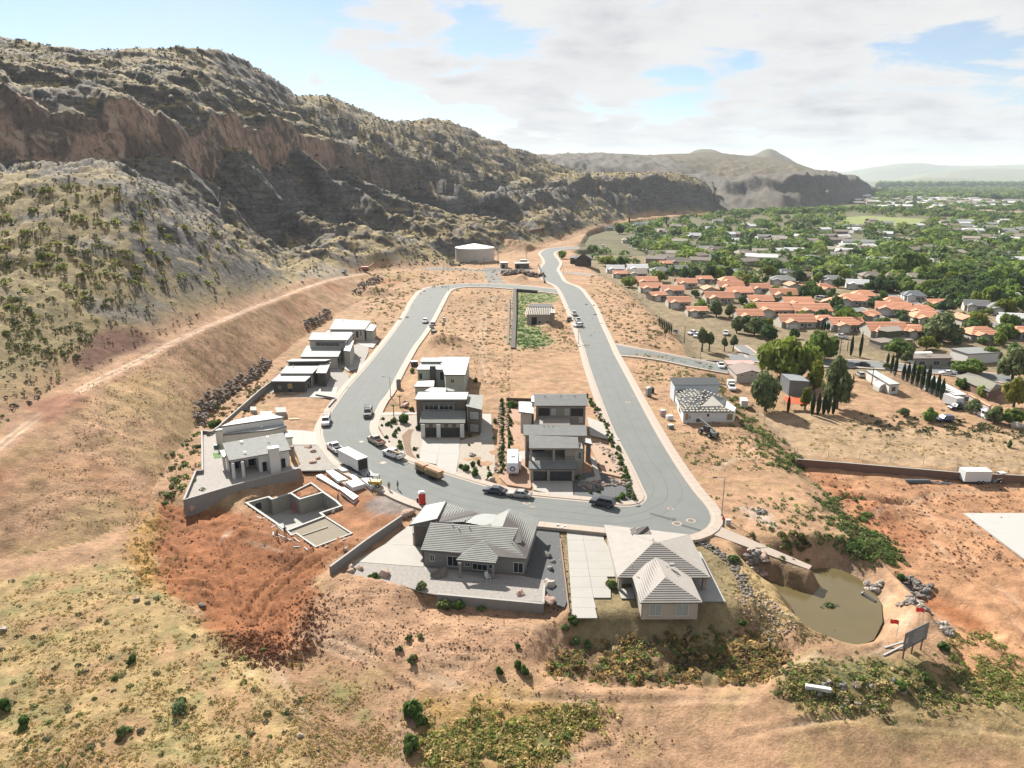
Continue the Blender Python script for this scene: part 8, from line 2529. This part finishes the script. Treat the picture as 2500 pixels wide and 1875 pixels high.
hh,I_=low_block('house','long brown roofed house beside the town street','house','w',[(715,140),(1250,135),(1190,78),(722,72)],-.9,W_TAN,RBRN,ky=.12)
for k in range(4):hh.opening_m(I_[0],I_[1],2+k*5,4+k*5,-3.2,-1.9)
hh,I_=low_block('carport','white carport roof behind the long brown roofed house','carport','w',[(725,72),(985,70),(960,42),(740,45)],-.7,W_WHITE,ROOFW)
hh,I_=low_block('house','large grey roofed house upper right beyond the long brown roof','house','w',[(1210,0),(1460,78),(1920,55),(1600,-20)],-.4,W_WHITE,RGRY)
h14=House('house','olive grey roofed house behind the second mobile home','house',(hit('w',1700,640).x,hit('w',1700,640).y),-4,wall=mat('brown brick',(.17,.11,.075),.9,var=.15),roof=mat('olive shingle',(.235,.225,.17),.9))
e_=[atz('w',*p,-1.2)for p in((1285,385),(1745,592),(1945,508),(1600,372))]
rA,rB=atz('w',1462,327,.4),atz('w',1840,490,.1)
h14.tiled([[e_[0],e_[1],rB,rA],[rA,rB,e_[2],e_[3]],[e_[1],e_[2],rB]],course=.6)
h14.walls(inset_poly([p[:2]for p in e_],.4),-1.4);occupied.append((e_[1].x,e_[1].y+8,13))
hh,I_=low_block('garden_wall','orange capped garden wall running beside the second mobile home','wall','w',[(1440,620),(1465,610),(1780,770),(1740,790)],-2.2,W_CREAM,RTILE,.05)
hh,I_=low_block('house','olive green two storey house before the tiled roofs','house','j',[(1080,175),(1158,190),(1280,180),(1240,142),(1110,150)],1.0,mat('olive wall',(.10,.11,.06),.9),RBRN)
hh,I_=low_block('house','dark brown roofed low house under the olive green one','house','j',[(1010,245),(1110,275),(1365,250),(1270,220)],-1.4,W_TAN,RBRN)
p=hit('j',430,780);cn_o=thing('canopy','bright orange red canopy under the trees by the grey shed','canopy',p)
mb=MB();mb.slab([(-2.6,-1.6,2.2),(2.8,-2.2,1.9),(3.2,1.2,2.5),(-2.2,1.8,2.9)],.08);mb.build('cover',mat('orange cover',(.70,.10,.02),.7),cn_o,world=False)
for q in((-2.3,-1.4),(2.5,-1.8),(2.8,1),(-2,1.5)):
 mb=MB();mb.tube((q[0],q[1],0),(q[0],q[1],2.1),.06,n=5);mb.build('post',METAL,cn_o,world=False)
p=hit('i',1465,790);o=thing('white_tank','small white trailer at the foot of the embankment by the olive tree','trailer',p,R(80))
mb=MB();mb.box((0,0,1.3),(3.6,1.8,1.9));mb.build('body',FRAMEM,o,world=False);mb=MB();mb.tube((0,-1,.35),(0,1,.35),.35,n=12);mb.build('wheel',TYRE,o,world=False)
# ---- town streets
def town_street(name,fr,pts,wd,dz=.25):
 P=[hit(fr,x,y)for x,y in pts];C2=[(p.x,p.y)for p in P]
 n=24;L=[0]
 for a,b in zip(C2[:-1],C2[1:]):L.append(L[-1]+math.hypot(b[0]-a[0],b[1]-a[1]))
 cx=[(float(np.interp(s_,L,[p[0]for p in C2])),float(np.interp(s_,L,[p[1]for p in C2])))for s_ in np.linspace(0,L[-1],n)]
 A_,B_=offset(cx,wd/2),offset(cx,-wd/2)
 mb=MB();v_,f_=ribbon(A_,B_,lambda q:ground_z(*q)+dz,lambda q:ground_z(*q)+dz);mb.add(v_,f_)
 for q in([A_,offset(cx,wd/2+1.3)],[B_,offset(cx,-wd/2-1.3)]):
  k2=MB();v_,f_=ribbon(q[0],q[1],lambda q_:ground_z(*q_)+dz+.08,lambda q_:ground_z(*q_)+dz+.05);k2.add(v_,f_);tag(k2.build('sidewalk',WALKM),kind='structure')
 tag(mb.build(name,ASPH2),kind='structure')
 for c in cx:occupied.append((c[0],c[1],wd*.6))
town_street('town_street','j',[(-60,395),(150,400),(600,430),(900,440),(1250,465),(1700,505),(2212,580)],9)
town_street('town_street','j',[(880,0),(1000,60),(1110,100),(1220,135)],8)
town_street('town_street','k',[(380,620),(560,650),(760,690),(900,690),(1060,680)],9)
town_street('town_street','k',[(660,440),(700,520)],8)
town_street('town_street','l',[(880,1290),(1100,1380),(1400,1460),(1700,1540),(2212,1640)],8)
town_street('town_street','k',[(900,600),(990,650),(1060,680),(1130,760)],8)
town_street('driveway_track','i',[(1400,-30),(1520,60),(1620,140)],4)
town_street('narrow_path','h',[(1740,630),(1900,640),(2212,680)],3,.1)
town_street('town_street','l',[(1030,390),(1060,350),(1100,330)],18,.5)
g=np.random.default_rng(78)
fr_h=[]
for(fr,x0,x1,y0,y1,n)in(('D',1400,2200,478,575,110),('D',1900,2212,425,452,46),('l',560,1200,320,400,34),('l',1120,2100,330,400,60),('l',2000,2212,660,780,10),('l',1600,2200,590,700,12)):
 for k in range(n):
  p=hit(fr,g.uniform(x0,x1),g.uniform(y0,y1))
  if p.z<5:fr_h.append(p);occupied.append((p.x,p.y-3,13))
# ---- the mass of valley trees: the nearest as trees of their own, the rest joined
g=np.random.default_rng(77)
cand=[]
def zone(fr,poly,n,smin,smax):
 xs=[p[0]for p in poly];ys=[p[1]for p in poly];k=0;tries=0
 while k<n and tries<n*12:
  tries+=1
  x,y=g.uniform(min(xs),max(xs)),g.uniform(min(ys),max(ys))
  if not inside(poly,x,y):continue
  p=hit(fr,x,y)
  if p.z>6 or p.y>9000:continue
  if any((p.x-a)**2+(p.y-b)**2<(c*.75)**2 for a,b,c in occupied):continue
  cand.append((p,g.uniform(smin,smax)));k+=1
zone('D',[(1330,490),(1560,462),(1860,452),(2212,485),(2300,600),(2300,640),(1900,590),(1600,580),(1400,560)],800,9,14)
zone('D',[(1450,560),(1700,575),(2300,600),(2300,700),(2000,655),(1700,610),(1380,600)],190,7,11)
zone('D',[(1480,620),(1800,600),(2212,640),(2260,760),(1950,745),(1700,700),(1500,690)],70,4,8)
zone('D',[(1560,462),(1880,448),(2212,470),(2212,480),(1860,456),(1600,468)],330,11,16)
zone('D',[(1880,432),(2300,440),(2300,462),(1900,448)],260,10,17)
zone('D',[(1860,408),(2300,402),(2300,432),(1900,430)],900,14,28)
zone('D',[(1880,398),(2300,397),(2300,404),(1900,405)],500,30,60)
zone('k',[(0,640),(300,700),(500,760),(420,800),(100,790),(-100,700)],16,5,9)
pm=[(x,y)for x,y in pk]
cand=[c for c in cand if not inside(pm,c[0].x,c[0].y)]
cand.sort(key=lambda c:c[0].y)
NEAR_N=235
USED=set()
for k,(p,s_)in enumerate(cand[:NEAR_N]):
 kd=['mid','lime','dark','mid','dark','mid'][k%6]
 far_='farther back ' if k>120 else ''
 ad=dict(mid='round green tree',lime='bright yellow green tree',dark='dark green tree')[kd]
 hn_2=min(HS,key=lambda q:(q[0].x-p.x)**2+(q[0].y-p.y)**2)
 dx_,dy_=p.x-hn_2[0].x,p.y-hn_2[0].y
 rel=('behind' if dy_>0 else 'in front of')if abs(dy_)>abs(dx_)else('right of' if dx_>0 else 'left of')
 lb_=f'{ad} {rel} the {hn_2[2]}'
 for q_ in('','second ','third ','fourth '):
  if q_+lb_ not in USED:break
 lb_=q_+lb_
 if math.hypot(dx_,dy_)>45 or lb_ in USED:lb_=ad+' '+far_+'among the far houses of the valley town'
 USED.add(lb_)
 tree_at(p,s_*g.uniform(.85,1.25),s_*g.uniform(.7,1.0),kd,lb_,group='leafy trees '+far_+'in the valley town')
def scatter_mesh(name,P,S_,C3,ntri,hfac=.8,up=.3,seed=1,fm_=None,spread=1.0,blade=.75):
 """P (N,3) places, S_ sizes, C3 colours: small clusters of leafy facets joined as one mesh"""
 gg=np.random.default_rng(seed)
 N=len(P)
 d=gg.normal(size=(N,ntri,3));d[...,2]=np.abs(d[...,2])+up;d/=np.linalg.norm(d,axis=2)[...,None]
 c=P[:,None,:]+d*(S_[:,None,None]*.5*spread)*np.array([1,1,hfac])
 nn=d+gg.normal(size=d.shape)*.5;nn/=np.linalg.norm(nn,axis=2)[...,None]
 t1=np.cross(nn,gg.normal(size=d.shape));t1/=np.linalg.norm(t1,axis=2)[...,None];t2=np.cross(nn,t1)
 r_=S_[:,None,None]*blade*(.4+.5*gg.random((N,ntri,1)))
 v=np.stack([c-t1*r_*.5-t2*r_*.35,c+t1*r_*.5-t2*r_*.3,c+t2*r_*.55],2).reshape(-1,3).astype(np.float32)
 M_=N*ntri
 me=bpy.data.meshes.new(name)
 me.vertices.add(M_*3);me.vertices.foreach_set('co',v.ravel())
 me.loops.add(M_*3);me.loops.foreach_set('vertex_index',np.arange(M_*3,dtype=np.int32))
 me.polygons.add(M_);me.polygons.foreach_set('loop_start',np.arange(0,M_*3,3,dtype=np.int32))
 me.update(calc_edges=True)
 at=me.attributes.new('Col','FLOAT_COLOR','POINT')
 cc=np.ones((N,ntri*3,4),np.float32);cc[...,:3]=C3[:,None,:]*(.8+.4*gg.random((N,1,1)))
 at.data.foreach_set('color',cc.ravel())
 me.materials.append(fm_ or F_ATT)
 return tag(linkobj(name,me),kind='stuff')
rest=cand[NEAR_N:]
if rest:
 P=np.array([tuple(c[0])for c in rest]);S_=np.array([c[1]for c in rest])
 pal=np.array([(.09,.145,.038),(.125,.185,.045),(.18,.235,.05),(.068,.11,.04),(.125,.155,.06)])
 C3=pal[g.integers(0,5,len(rest))]
 P[:,2]+=S_*.12
 scatter_mesh('valley_trees',P,S_*1.1,C3,46,.85,.0,3,blade=.42)
FHM=[]
for k,(rf,wl)in enumerate(((RTAN,W_CREAM),(RWHT,W_WHITE),(RGRY,W_WHITE),(RBRN,W_TAN))):
 mb=MB();mb.box((0,0,1.6),(15,10,4));mb2=MB()
 mb.add([(-8,-5.5,3.5),(8,-5.5,3.5),(8,0,5.6),(-8,0,5.6)],[(0,1,2,3)],1);mb.add([(8,5.5,3.5),(-8,5.5,3.5),(-8,0,5.6),(8,0,5.6)],[(0,1,2,3)],1)
 FHM.append(mb.mesh('far_house',[wl,rf]))
for p in fr_h:
 o=linkobj('far_house',FHM[g.integers(0,4)]);o.location=p;o.rotation_euler=(0,0,g.uniform(-.6,.6));s_=1 if p.y<1500 else g.uniform(1.3,2.6);o.scale=(s_,s_,1.0 if p.y<1500 else 1.4)
 rc_=['tan','white','grey','brown'][FHM.index(o.data)]
 wh_='far beyond the green meadow' if p.y>1350 else('just behind the meadow' if p.y>1000 else('between the valley trees, left part' if p.x/p.y<.3 else 'between the valley trees, right part'))
 if p.y>1350:wh_+=', '+('near the mesa foot' if p.x/p.y<.45 else 'near the right edge')
 tag(o,f'tiny {rc_} house roof {wh_}','house',f'small {rc_} roofs {wh_}')
# ---- scrub on the mountain
ii=np.where((hill_n&(GY>NYs[2][None,:]+5)).ravel()&(GY.ravel()<1500))[0]
dY_=np.gradient(YR)[:,None]*np.ones((1,NC));area=(dY_*GY*(U[1]-U[0])).ravel()[ii]
sl=slope.ravel()[ii]
w_=area*np.clip(1.6-sl,.15,1)*(0.25+sstep(-.5,.5,fbm(GX.ravel()[ii]/40,GY.ravel()[ii]/40,3)))/np.clip(GY.ravel()[ii]/300,.5,4)
pick=rs_np.choice(ii,34000,p=w_/w_.sum())
P=np.stack([GX.ravel()[pick],GY.ravel()[pick],Z.ravel()[pick]],1)
P[:,0]+=rs_np.normal(size=len(P))*.5;P[:,1]+=rs_np.normal(size=len(P))*.6
S_=rs_np.uniform(.5,1.5,len(P))*np.clip(P[:,1]/350,.7,2.2)
pal=np.array([(.045,.046,.028),(.065,.066,.034),(.09,.085,.042),(.055,.05,.034),(.10,.105,.04)])
scatter_mesh('mountain_scrub',P,S_,pal[rs_np.integers(0,5,len(P))],9,.7,.2,4)
pick=rs_np.choice(ii,7000,p=w_/w_.sum())
P=np.stack([GX.ravel()[pick],GY.ravel()[pick],Z.ravel()[pick]],1);P[:,0]+=rs_np.normal(size=len(P))*.5
S_=rs_np.uniform(.5,1.6,len(P))*np.clip(P[:,1]/350,.7,2.4)
scatter_mesh('slope_rubble',P,S_,np.array([(.06,.055,.05),(.09,.08,.068),(.14,.115,.085)])[rs_np.integers(0,3,len(P))],7,.6,.1,6,blade=1.2)
def brush(fr,poly,n,smin,smax,pal,name,ntri=16,hf=.8,seed=9,blade=.6,clump=True):
 fe=70 if len(poly)>4 else 20
 xs=[p[0]for p in poly];ys=[p[1]for p in poly];P=[]
 gg=np.random.default_rng(seed);k=0
 cx=gg.uniform(min(xs),max(xs),n*9);cy=gg.uniform(min(ys),max(ys),n*9)
 for x,y in zip(cx,cy):
  if len(P)>=n:break
  if not inside(poly,x,y):continue
  x+=gg.normal()*fe;y+=gg.normal()*fe*.6
  p=hit(fr,x,y)
  if clump and fbm(np.array([p.x/4.5+seed]),np.array([p.y/4.5]),3)[0]<gg.uniform(-.5,.45):continue
  P.append(tuple(p))
 P=np.array(P)
 S_=smin+(smax-smin)*gg.random(len(P))**1.8
 pal=np.array(pal)
 return scatter_mesh(name,P,S_,pal[gg.integers(0,len(pal),len(P))],ntri,hf,.15,seed,blade=blade)
GP_=[(.085,.13,.035),(.11,.155,.04),(.07,.09,.03),(.13,.15,.05)]
DP_=[(.34,.26,.11),(.38,.29,.12),(.28,.22,.095),(.22,.20,.07),(.34,.23,.085)]
brush('m',[(0,1060),(500,1100),(900,1150),(1200,1300),(1900,1580),(1500,1700),(600,1900),(0,2000)],260,1.6,3.4,[(.13,.145,.045),(.16,.165,.05),(.10,.105,.045)],'slope_brush',16)
brush('o',[(0,250),(300,420),(700,480),(640,640),(300,760),(0,720)],110,.9,2.0,[(.08,.085,.035),(.12,.13,.045)],'slope_brush',16)
brush('q',[(0,560),(300,480),(750,440),(1000,620),(1220,740),(1350,900),(1560,1010),(1750,1300),(1950,1700),(0,1700)],5200,.18,.55,DP_,'dry_grass',9,.55,11)
brush('q',[(0,560),(300,480),(750,440),(1000,620),(1220,740),(1350,900),(1560,1010),(1750,1300),(1950,1700),(0,1700)],180,.35,1.0,[(.12,.15,.04),(.15,.14,.07),(.10,.095,.06),(.09,.10,.04)],'dry_grass',20,.5,12)
brush('q',[(780,430),(830,150),(1000,60),(960,420),(990,600),(860,560)],450,.25,.65,[(.34,.19,.05),(.28,.20,.06),(.16,.15,.05)],'weed_strip',10,.8,13)
brush('r',[(0,300),(200,300),(500,520),(800,650),(820,1037),(0,1037)],1500,.18,.5,DP_,'dry_grass',9,.6,14)
brush('r',[(980,600),(1500,700),(2100,640),(2050,780),(1650,900),(1800,1037),(980,1000)],2200,.35,1.0,[(.20,.22,.05),(.34,.27,.10),(.42,.33,.15),(.13,.16,.04),(.38,.28,.11)],'weed_patch',11,.8,15)
brush('d',[(300,1400),(900,1350),(1500,1340),(2100,1300),(2300,1500),(2200,1700),(900,1720),(100,1650)],2300,.3,1.05,[(.17,.13,.055),(.27,.18,.07),(.12,.165,.042),(.36,.25,.10),(.09,.075,.045)],'ditch_brush',13,.8,16)
brush('p',[(650,1190),(1200,1170),(1500,1250),(1900,1300),(1950,1420),(1300,1480),(800,1480),(560,1330)],1000,.3,1.0,[(.14,.18,.042),(.25,.21,.08),(.36,.28,.13),(.10,.11,.045)],'bank_brush',13,.8,17)
brush('p',[(1750,950),(1950,1000),(2212,1230),(2300,1500),(2000,1450),(1750,1150)],900,.3,.85,[(.13,.17,.035),(.20,.20,.06),(.24,.19,.08)],'bank_brush',12,.8,18)
brush('p',[(230,430),(380,520),(620,700),(740,900),(900,980),(600,1040),(400,900),(280,700)],900,.2,.6,[(.36,.28,.15),(.30,.23,.12),(.20,.18,.08)],'bank_grass',10,.8,19)
ST_=[(.20,.11,.06),(.28,.17,.11),(.33,.24,.17),(.12,.07,.045)]
brush('q',[(960,80),(1400,130),(2212,380),(1960,450),(1900,700),(1760,980),(1600,1010),(1290,880),(1210,730),(1000,610),(920,420)],1500,.05,.30,[(.20,.09,.045),(.26,.115,.055),(.15,.065,.035)],'dirt_clods',6,.7,41,1.2)
brush('q',[(1330,880),(1550,880),(1760,960),(1830,760),(1860,640),(1930,640),(1900,780),(1820,960),(1650,1040),(1400,960)],1300,.12,.45,[(.13,.06,.033),(.18,.08,.042)],'dirt_clods',6,.7,42,1.2,False)
brush('c',[(60,980),(900,1120),(2000,1330),(1900,1640),(700,1700),(-330,1700),(-100,1300)],1500,.05,.3,ST_,'loose_stones',6,.6,43,1.2)
brush('j',[(540,1260),(2212,1340),(2600,1900),(1500,2100),(900,1700)],1800,.06,.5,[(.20,.09,.05),(.30,.17,.10)],'dirt_clods',6,.6,44,1.2)
brush('i',[(100,100),(800,150),(2100,1600),(900,1659),(300,700)],1300,.06,.35,ST_,'loose_stones',6,.6,45,1.2)
brush('e',[(1300,0),(1900,0),(2400,900),(1700,700)],300,.08,.3,ST_,'loose_stones',6,.6,46,1.2)
brush('r',[(700,0),(2212,200),(2600,1037),(0,1037),(300,300)],1700,.05,.28,ST_,'loose_stones',6,.6,47,1.2)
brush('c',[(1890,520),(2080,500),(2160,1240),(1960,1190),(1780,950)],900,.1,.32,[(.05,.052,.055),(.09,.09,.09),(.14,.14,.14)],'mulch_rocks',6,.6,48,1.3,False)
brush('i',[(740,120),(850,200),(1140,450),(1400,760),(1720,1060),(2212,1540),(2212,1659),(1980,1600),(1500,1080),(1200,700),(1050,480),(850,330)],900,.6,1.5,GP_,'embankment_weeds',16,.8,20)
brush('p',[(820,0),(980,80),(1100,240),(1320,420),(1310,480),(1180,450),(1030,340),(960,160),(850,60)],500,.6,1.5,GP_,'embankment_weeds',18,.8,21)
brush('p',[(470,280),(600,280),(760,330),(750,420),(620,400),(480,340)],40,.7,1.6,[(.09,.10,.03),(.11,.12,.035),(.07,.065,.03)],'bank_brush',26,.9,22)
brush('h',[(1150,950),(1560,930),(1720,960),(1300,1070),(1300,1350),(1600,1500),(1560,1640),(1130,1680)],900,.6,1.4,[(.07,.14,.045),(.09,.16,.05)],'green_ground_cover',10,.5,23)
brush('h',[(300,900),(1050,850),(1050,1650),(200,1650),(150,1250)],420,.5,1.4,[(.09,.11,.04),(.13,.12,.05)],'sparse_weeds',12,.6,24)
brush('k',[(0,850),(250,960),(600,1300),(800,1480),(700,1600),(300,1560),(0,1300)],500,.6,1.6,[(.08,.10,.035),(.10,.09,.04),(.13,.11,.05)],'sparse_weeds',12,.6,25)
brush('i',[(0,80),(700,150),(850,330),(1100,480),(500,480),(100,450)],260,.4,1.1,GP_,'sparse_weeds',12,.7,26)
brush('i',[(600,1150),(1500,1100),(2100,1659),(700,1659)],220,.4,1.0,GP_,'sparse_weeds',12,.7,27)
brush('p',[(200,0),(820,60),(1000,300),(900,340),(400,220),(250,200)],160,.4,1.0,GP_,'sparse_weeds',12,.7,28)
brush('j',[(500,820),(1300,900),(2212,960),(2400,1250),(1600,1180),(600,1100)],700,.3,.9,DP_,'field_grass',9,.5,29)
brush('j',[(900,900),(1800,920),(2400,980),(2400,1000),(1700,950),(900,920)],260,.6,1.5,[(.05,.065,.025),(.08,.08,.035)],'field_edge_brush',16,.9,30)
brush('b',[(-900,0),(350,100),(300,700),(100,1050),(-300,1300),(-1700,1300)],1800,.15,.45,[(.26,.165,.09),(.19,.15,.08),(.15,.125,.07)],'slope_grass',8,.6,31)
brush('a',[(-900,900),(0,620),(900,260),(1500,300),(1300,560),(700,1000),(300,1300),(-900,1659)],1800,.2,.55,[(.26,.165,.09),(.19,.15,.08),(.15,.12,.07)],'slope_grass',8,.6,32)
brush('b',[(0,700),(300,250),(400,300),(400,640),(200,960),(0,1010)],70,.7,1.5,GP_,'slope_bushes',20,.8,33)
brush('a',[(420,1500),(600,1360),(1050,1050),(1300,900),(1380,900),(1000,1230),(520,1580)],260,.5,1.3,[(.08,.10,.03),(.15,.09,.035),(.12,.10,.04)],'slope_bushes',18,.8,34)
brush('e',[(1400,60),(2200,60),(2200,850),(1750,760),(1500,200)],230,.3,.9,[(.12,.15,.045),(.20,.17,.07)],'sparse_weeds',12,.7,51)
brush('h',[(1800,1000),(1950,1250),(2200,1659),(1750,1659),(1650,1400)],220,.5,1.3,[(.13,.15,.05),(.24,.18,.07)],'sparse_weeds',12,.7,52)
brush('n',[(850,1290),(1620,1270),(1650,1350),(1150,1390),(980,1600),(850,1600)],420,.8,2.0,[(.11,.13,.045),(.17,.15,.06)],'sparse_weeds',12,.7,53)
_T=['','','twenty','thirty','forty','fifty']
_cnt={}
def ordw(n):
 return ORD[n]if n<20 else(_T[(n+1)//10]+('ieth' if(n+1)%10==0 else '-'+ORD[(n+1)%10-1])).replace('tyieth','tieth')
SH=['shrub from the left around the brown two storey house','shrub down the narrow planted strip between the two storey houses','shrub down the planted corner bank of the tan house','dry bush on the bare foreground slope','bright green bush below the low back wall']
def shrub(fr,x,y,w_,h,label,group=None,m=SHRC):
 p=hit(fr,x,y)
 if group:
  k_=_cnt.get(label,0);_cnt[label]=k_+1;label=f'{ordw(k_)} {label}'
 o=thing('shrub',label,'shrub',p,0,group)
 f_=linkobj('foliage',random.choice(m),o);f_.scale=(w_/2,w_/2,h);f_.rotation_euler=(0,0,random.uniform(0,6.3))
 return o
random.seed(9)
for x,y,w_ in sorted(((925,250,1.4),(985,225,2.0),(1090,225,3.2),(860,195,1.2),(905,260,1.3),(950,275,1.0),(1030,300,1.1),(990,375,1.6),(905,395,1.3),(1045,455,1.5),(1050,510,1.8),(1180,90,1.6),(1110,60,.9),(1200,520,1.2),(1240,600,1.2),(850,265,1.0),(1005,330,1.2),
(1705,715,1.4),(1760,745,2.0),(1860,800,2.4),(1835,690,1.5),(1895,670,1.2),(2015,820,1.9),(2000,720,.9),(1800,370,1.0),(1795,470,.8),(2070,220,1.5),(2060,400,1.1),(930,440,.8),(1240,290,1.5))):
 shrub('g',x,y+12,w_,w_*.8,SH[0],'shrubs around the brown two storey house')
for k in range(34):
 f_=k/33
 shrub('f',(150 if k%2 else 240)+random.uniform(-14,14)-f_*60*(k%2==0)*0,260+f_*980,random.uniform(.9,1.7),random.uniform(.8,1.5),SH[1],'shrubs in the strip between the houses')
for k in range(46):
 f_=k/45
 x=np.interp(f_,[0,.3,.6,1],[1330,1590,1720,1940]);y=np.interp(f_,[0,.3,.6,1],[240,660,1000,1590])
 shrub('f',float(x)+random.uniform(-55,10),float(y)+random.uniform(-15,15),random.uniform(.9,1.9),random.uniform(.7,1.4),SH[2],'shrubs on the corner bank')
for x,y,w_ in((1700,1640,1.6),(1760,1600,1.8),(1850,1580,1.5),(1440,1520,1.2),(1180,1330,1.4),(1340,1540,1.0),(1600,1230,.9),(1660,1250,.8),(1520,1010,.9),(1590,1040,1.0),(1550,1120,.9)):
 shrub('f',x,y,w_,w_*.8,SH[2],'shrubs on the corner bank')
for fr,x,y,w_,h,lab in(('r',860,690,2.7,2.3,'large green bush, upper of the two beside the dirt track in the foreground'),('r',895,735,1.8,1.5,'smaller bush touching the upper foreground bush'),('r',850,905,2.6,1.9,'large green bush, lower of the two beside the dirt track in the foreground'),
('c',1060,1235,2.6,1.3,'bright green bush, left below the low back wall'),('c',1180,1235,2.4,1.3,'bright green bush, middle below the low back wall'),('c',1380,1250,1.4,.7,'small green bush, right below the low back wall'),
('d',370,1180,2.0,1.2,'bush at the lower end of the pale driveway'),('d',305,1250,1.6,.9,'bush just below the one at the driveway end'),('d',710,870,2.2,1.3,'green bush by the porch of the tan house'),('d',395,1370,1.7,1.0,'green bush on the rim of the brushy ditch, left'),
('d',500,1400,1.8,1.0,'green bush on the rim of the brushy ditch, second'),('d',1815,640,2.4,1.3,'rounded green bush beside the black stone band'),('d',1890,1200,1.5,.8,'bright green bush on the bank below the tan yard'),('d',1620,520,1.0,.6,'small shrub at the top of the black stone band'),
('c',845,1060,2.6,1.2,'grey green bush at the edge of the gravel yard of the striped roof house'),('c',430,960,2.0,.8,'dark shrub beside the largest pink boulder'),('c',240,900,.9,.6,'small green shrub between the pink boulders'),
('r',825,170,1.2,.8,'olive bush, left of the top pair on the bare slope'),('r',905,160,1.2,.8,'olive bush, right of the top pair on the bare slope'),('r',760,245,1.2,.8,'olive bush left on the bare slope'),('r',850,320,1.6,1.1,'green bush in the middle of the bare slope'),
('r',1560,370,1.2,1.4,'upright green bush, left of the pair under the ditch'),('r',1600,400,1.2,1.4,'upright green bush, right of the pair under the ditch'),('r',1430,395,1.2,1.0,'green bush left of the upright pair'),('r',1560,225,1.0,.6,'small green bush above the upright pair'),
('p',1540,1270,1.6,1.0,'light green bush in the shade of the sign berm'),('p',1385,1320,1.8,.8,'green bush on the bank under the sign'),('p',1660,1060,1.8,1.0,'green bush right of the hoarding sign'),('p',1380,590,2.0,1.0,'green bush at the bend of the weedy bank'),
('a',520,1510,2.6,1.4,'bright green bush, left behind the terrace wall'),('a',600,1490,2.2,1.2,'bright green bush, right behind the terrace wall'),('e',415,440,2.2,1.4,'round green bush beside the left street'),('e',1560,620,2.0,1.6,'green bush right of the unfinished white house'),
('f',270,350,3.4,1.8,'spreading bright green bush behind the tan two storey house'),('w',2010,1340,1.6,2.0,'bare thin bush alone in the right field'),('p',890,790,3.4,1.0,'dark brush clump standing in the pond'),('p',735,745,1.2,.4,'small weed tuft in the pond, left of the clump'),('p',930,960,1.2,.6,'small weed tuft at the lower pond edge'),
('e',250,1260,1.0,.6,'tiny shrub by the front walk of the brown house'),('q',800,1020,1.6,.9,'dark green bush alone on the mound'),('q',690,1130,1.0,.6,'small dark bush below the lone one on the mound'),('q',730,1460,2.0,.9,'dark green bush patch low on the mound'),
('q',30,1300,2.0,1.2,'dark shrub at the left edge of the mound'),('q',150,1400,2.0,1.1,'dark shrub lower left on the mound'),('q',1080,1300,2.8,.9,'wide grey brushy clump on the mound')):
 brn=any(k_ in lab for k_ in('dark brush','bare','grey','olive'))
 shrub(fr,x,y,w_,h,lab,None,SHRO if brn else SHRC)
PALM=leaf_mesh('fronds',60,'r',F_SHRUB,.5,99,3)
for x,y,h,lab in((198,1080,3.4,'slim young palm, upper of the two beside the boulders'),(85,1240,3.2,'slim young palm, lower of the two beside the front walk')):
 p=hit('e',x,y);o=thing('palm_tree',lab,'palm',p)
 t=MB();t.tube((0,0,0),(0,0,h-.5),.13,.1,n=7);t.build('trunk',BARK,o,world=False)
 for k in range(11):
  a=k*6.283/11;fb_=MB();pr=None
  pts=[(math.cos(a)*r_,math.sin(a)*r_,h-.5+.5*math.sin(r_*2.2))for r_ in(0,.35,.7,1.0)]
  for q,r2 in zip(pts[:-1],pts[1:]):fb_.slab([(q[0]-.1*math.sin(a),q[1]+.1*math.cos(a),q[2]),(q[0]+.1*math.sin(a),q[1]-.1*math.cos(a),q[2]),(r2[0]+.08*math.sin(a),r2[1]-.08*math.cos(a),r2[2]),(r2[0]-.08*math.sin(a),r2[1]+.08*math.cos(a),r2[2])],.02)
  fb_.build('frond',F_SHRUB,o,world=False)
print('SCRIPT END',len(bpy.data.objects))
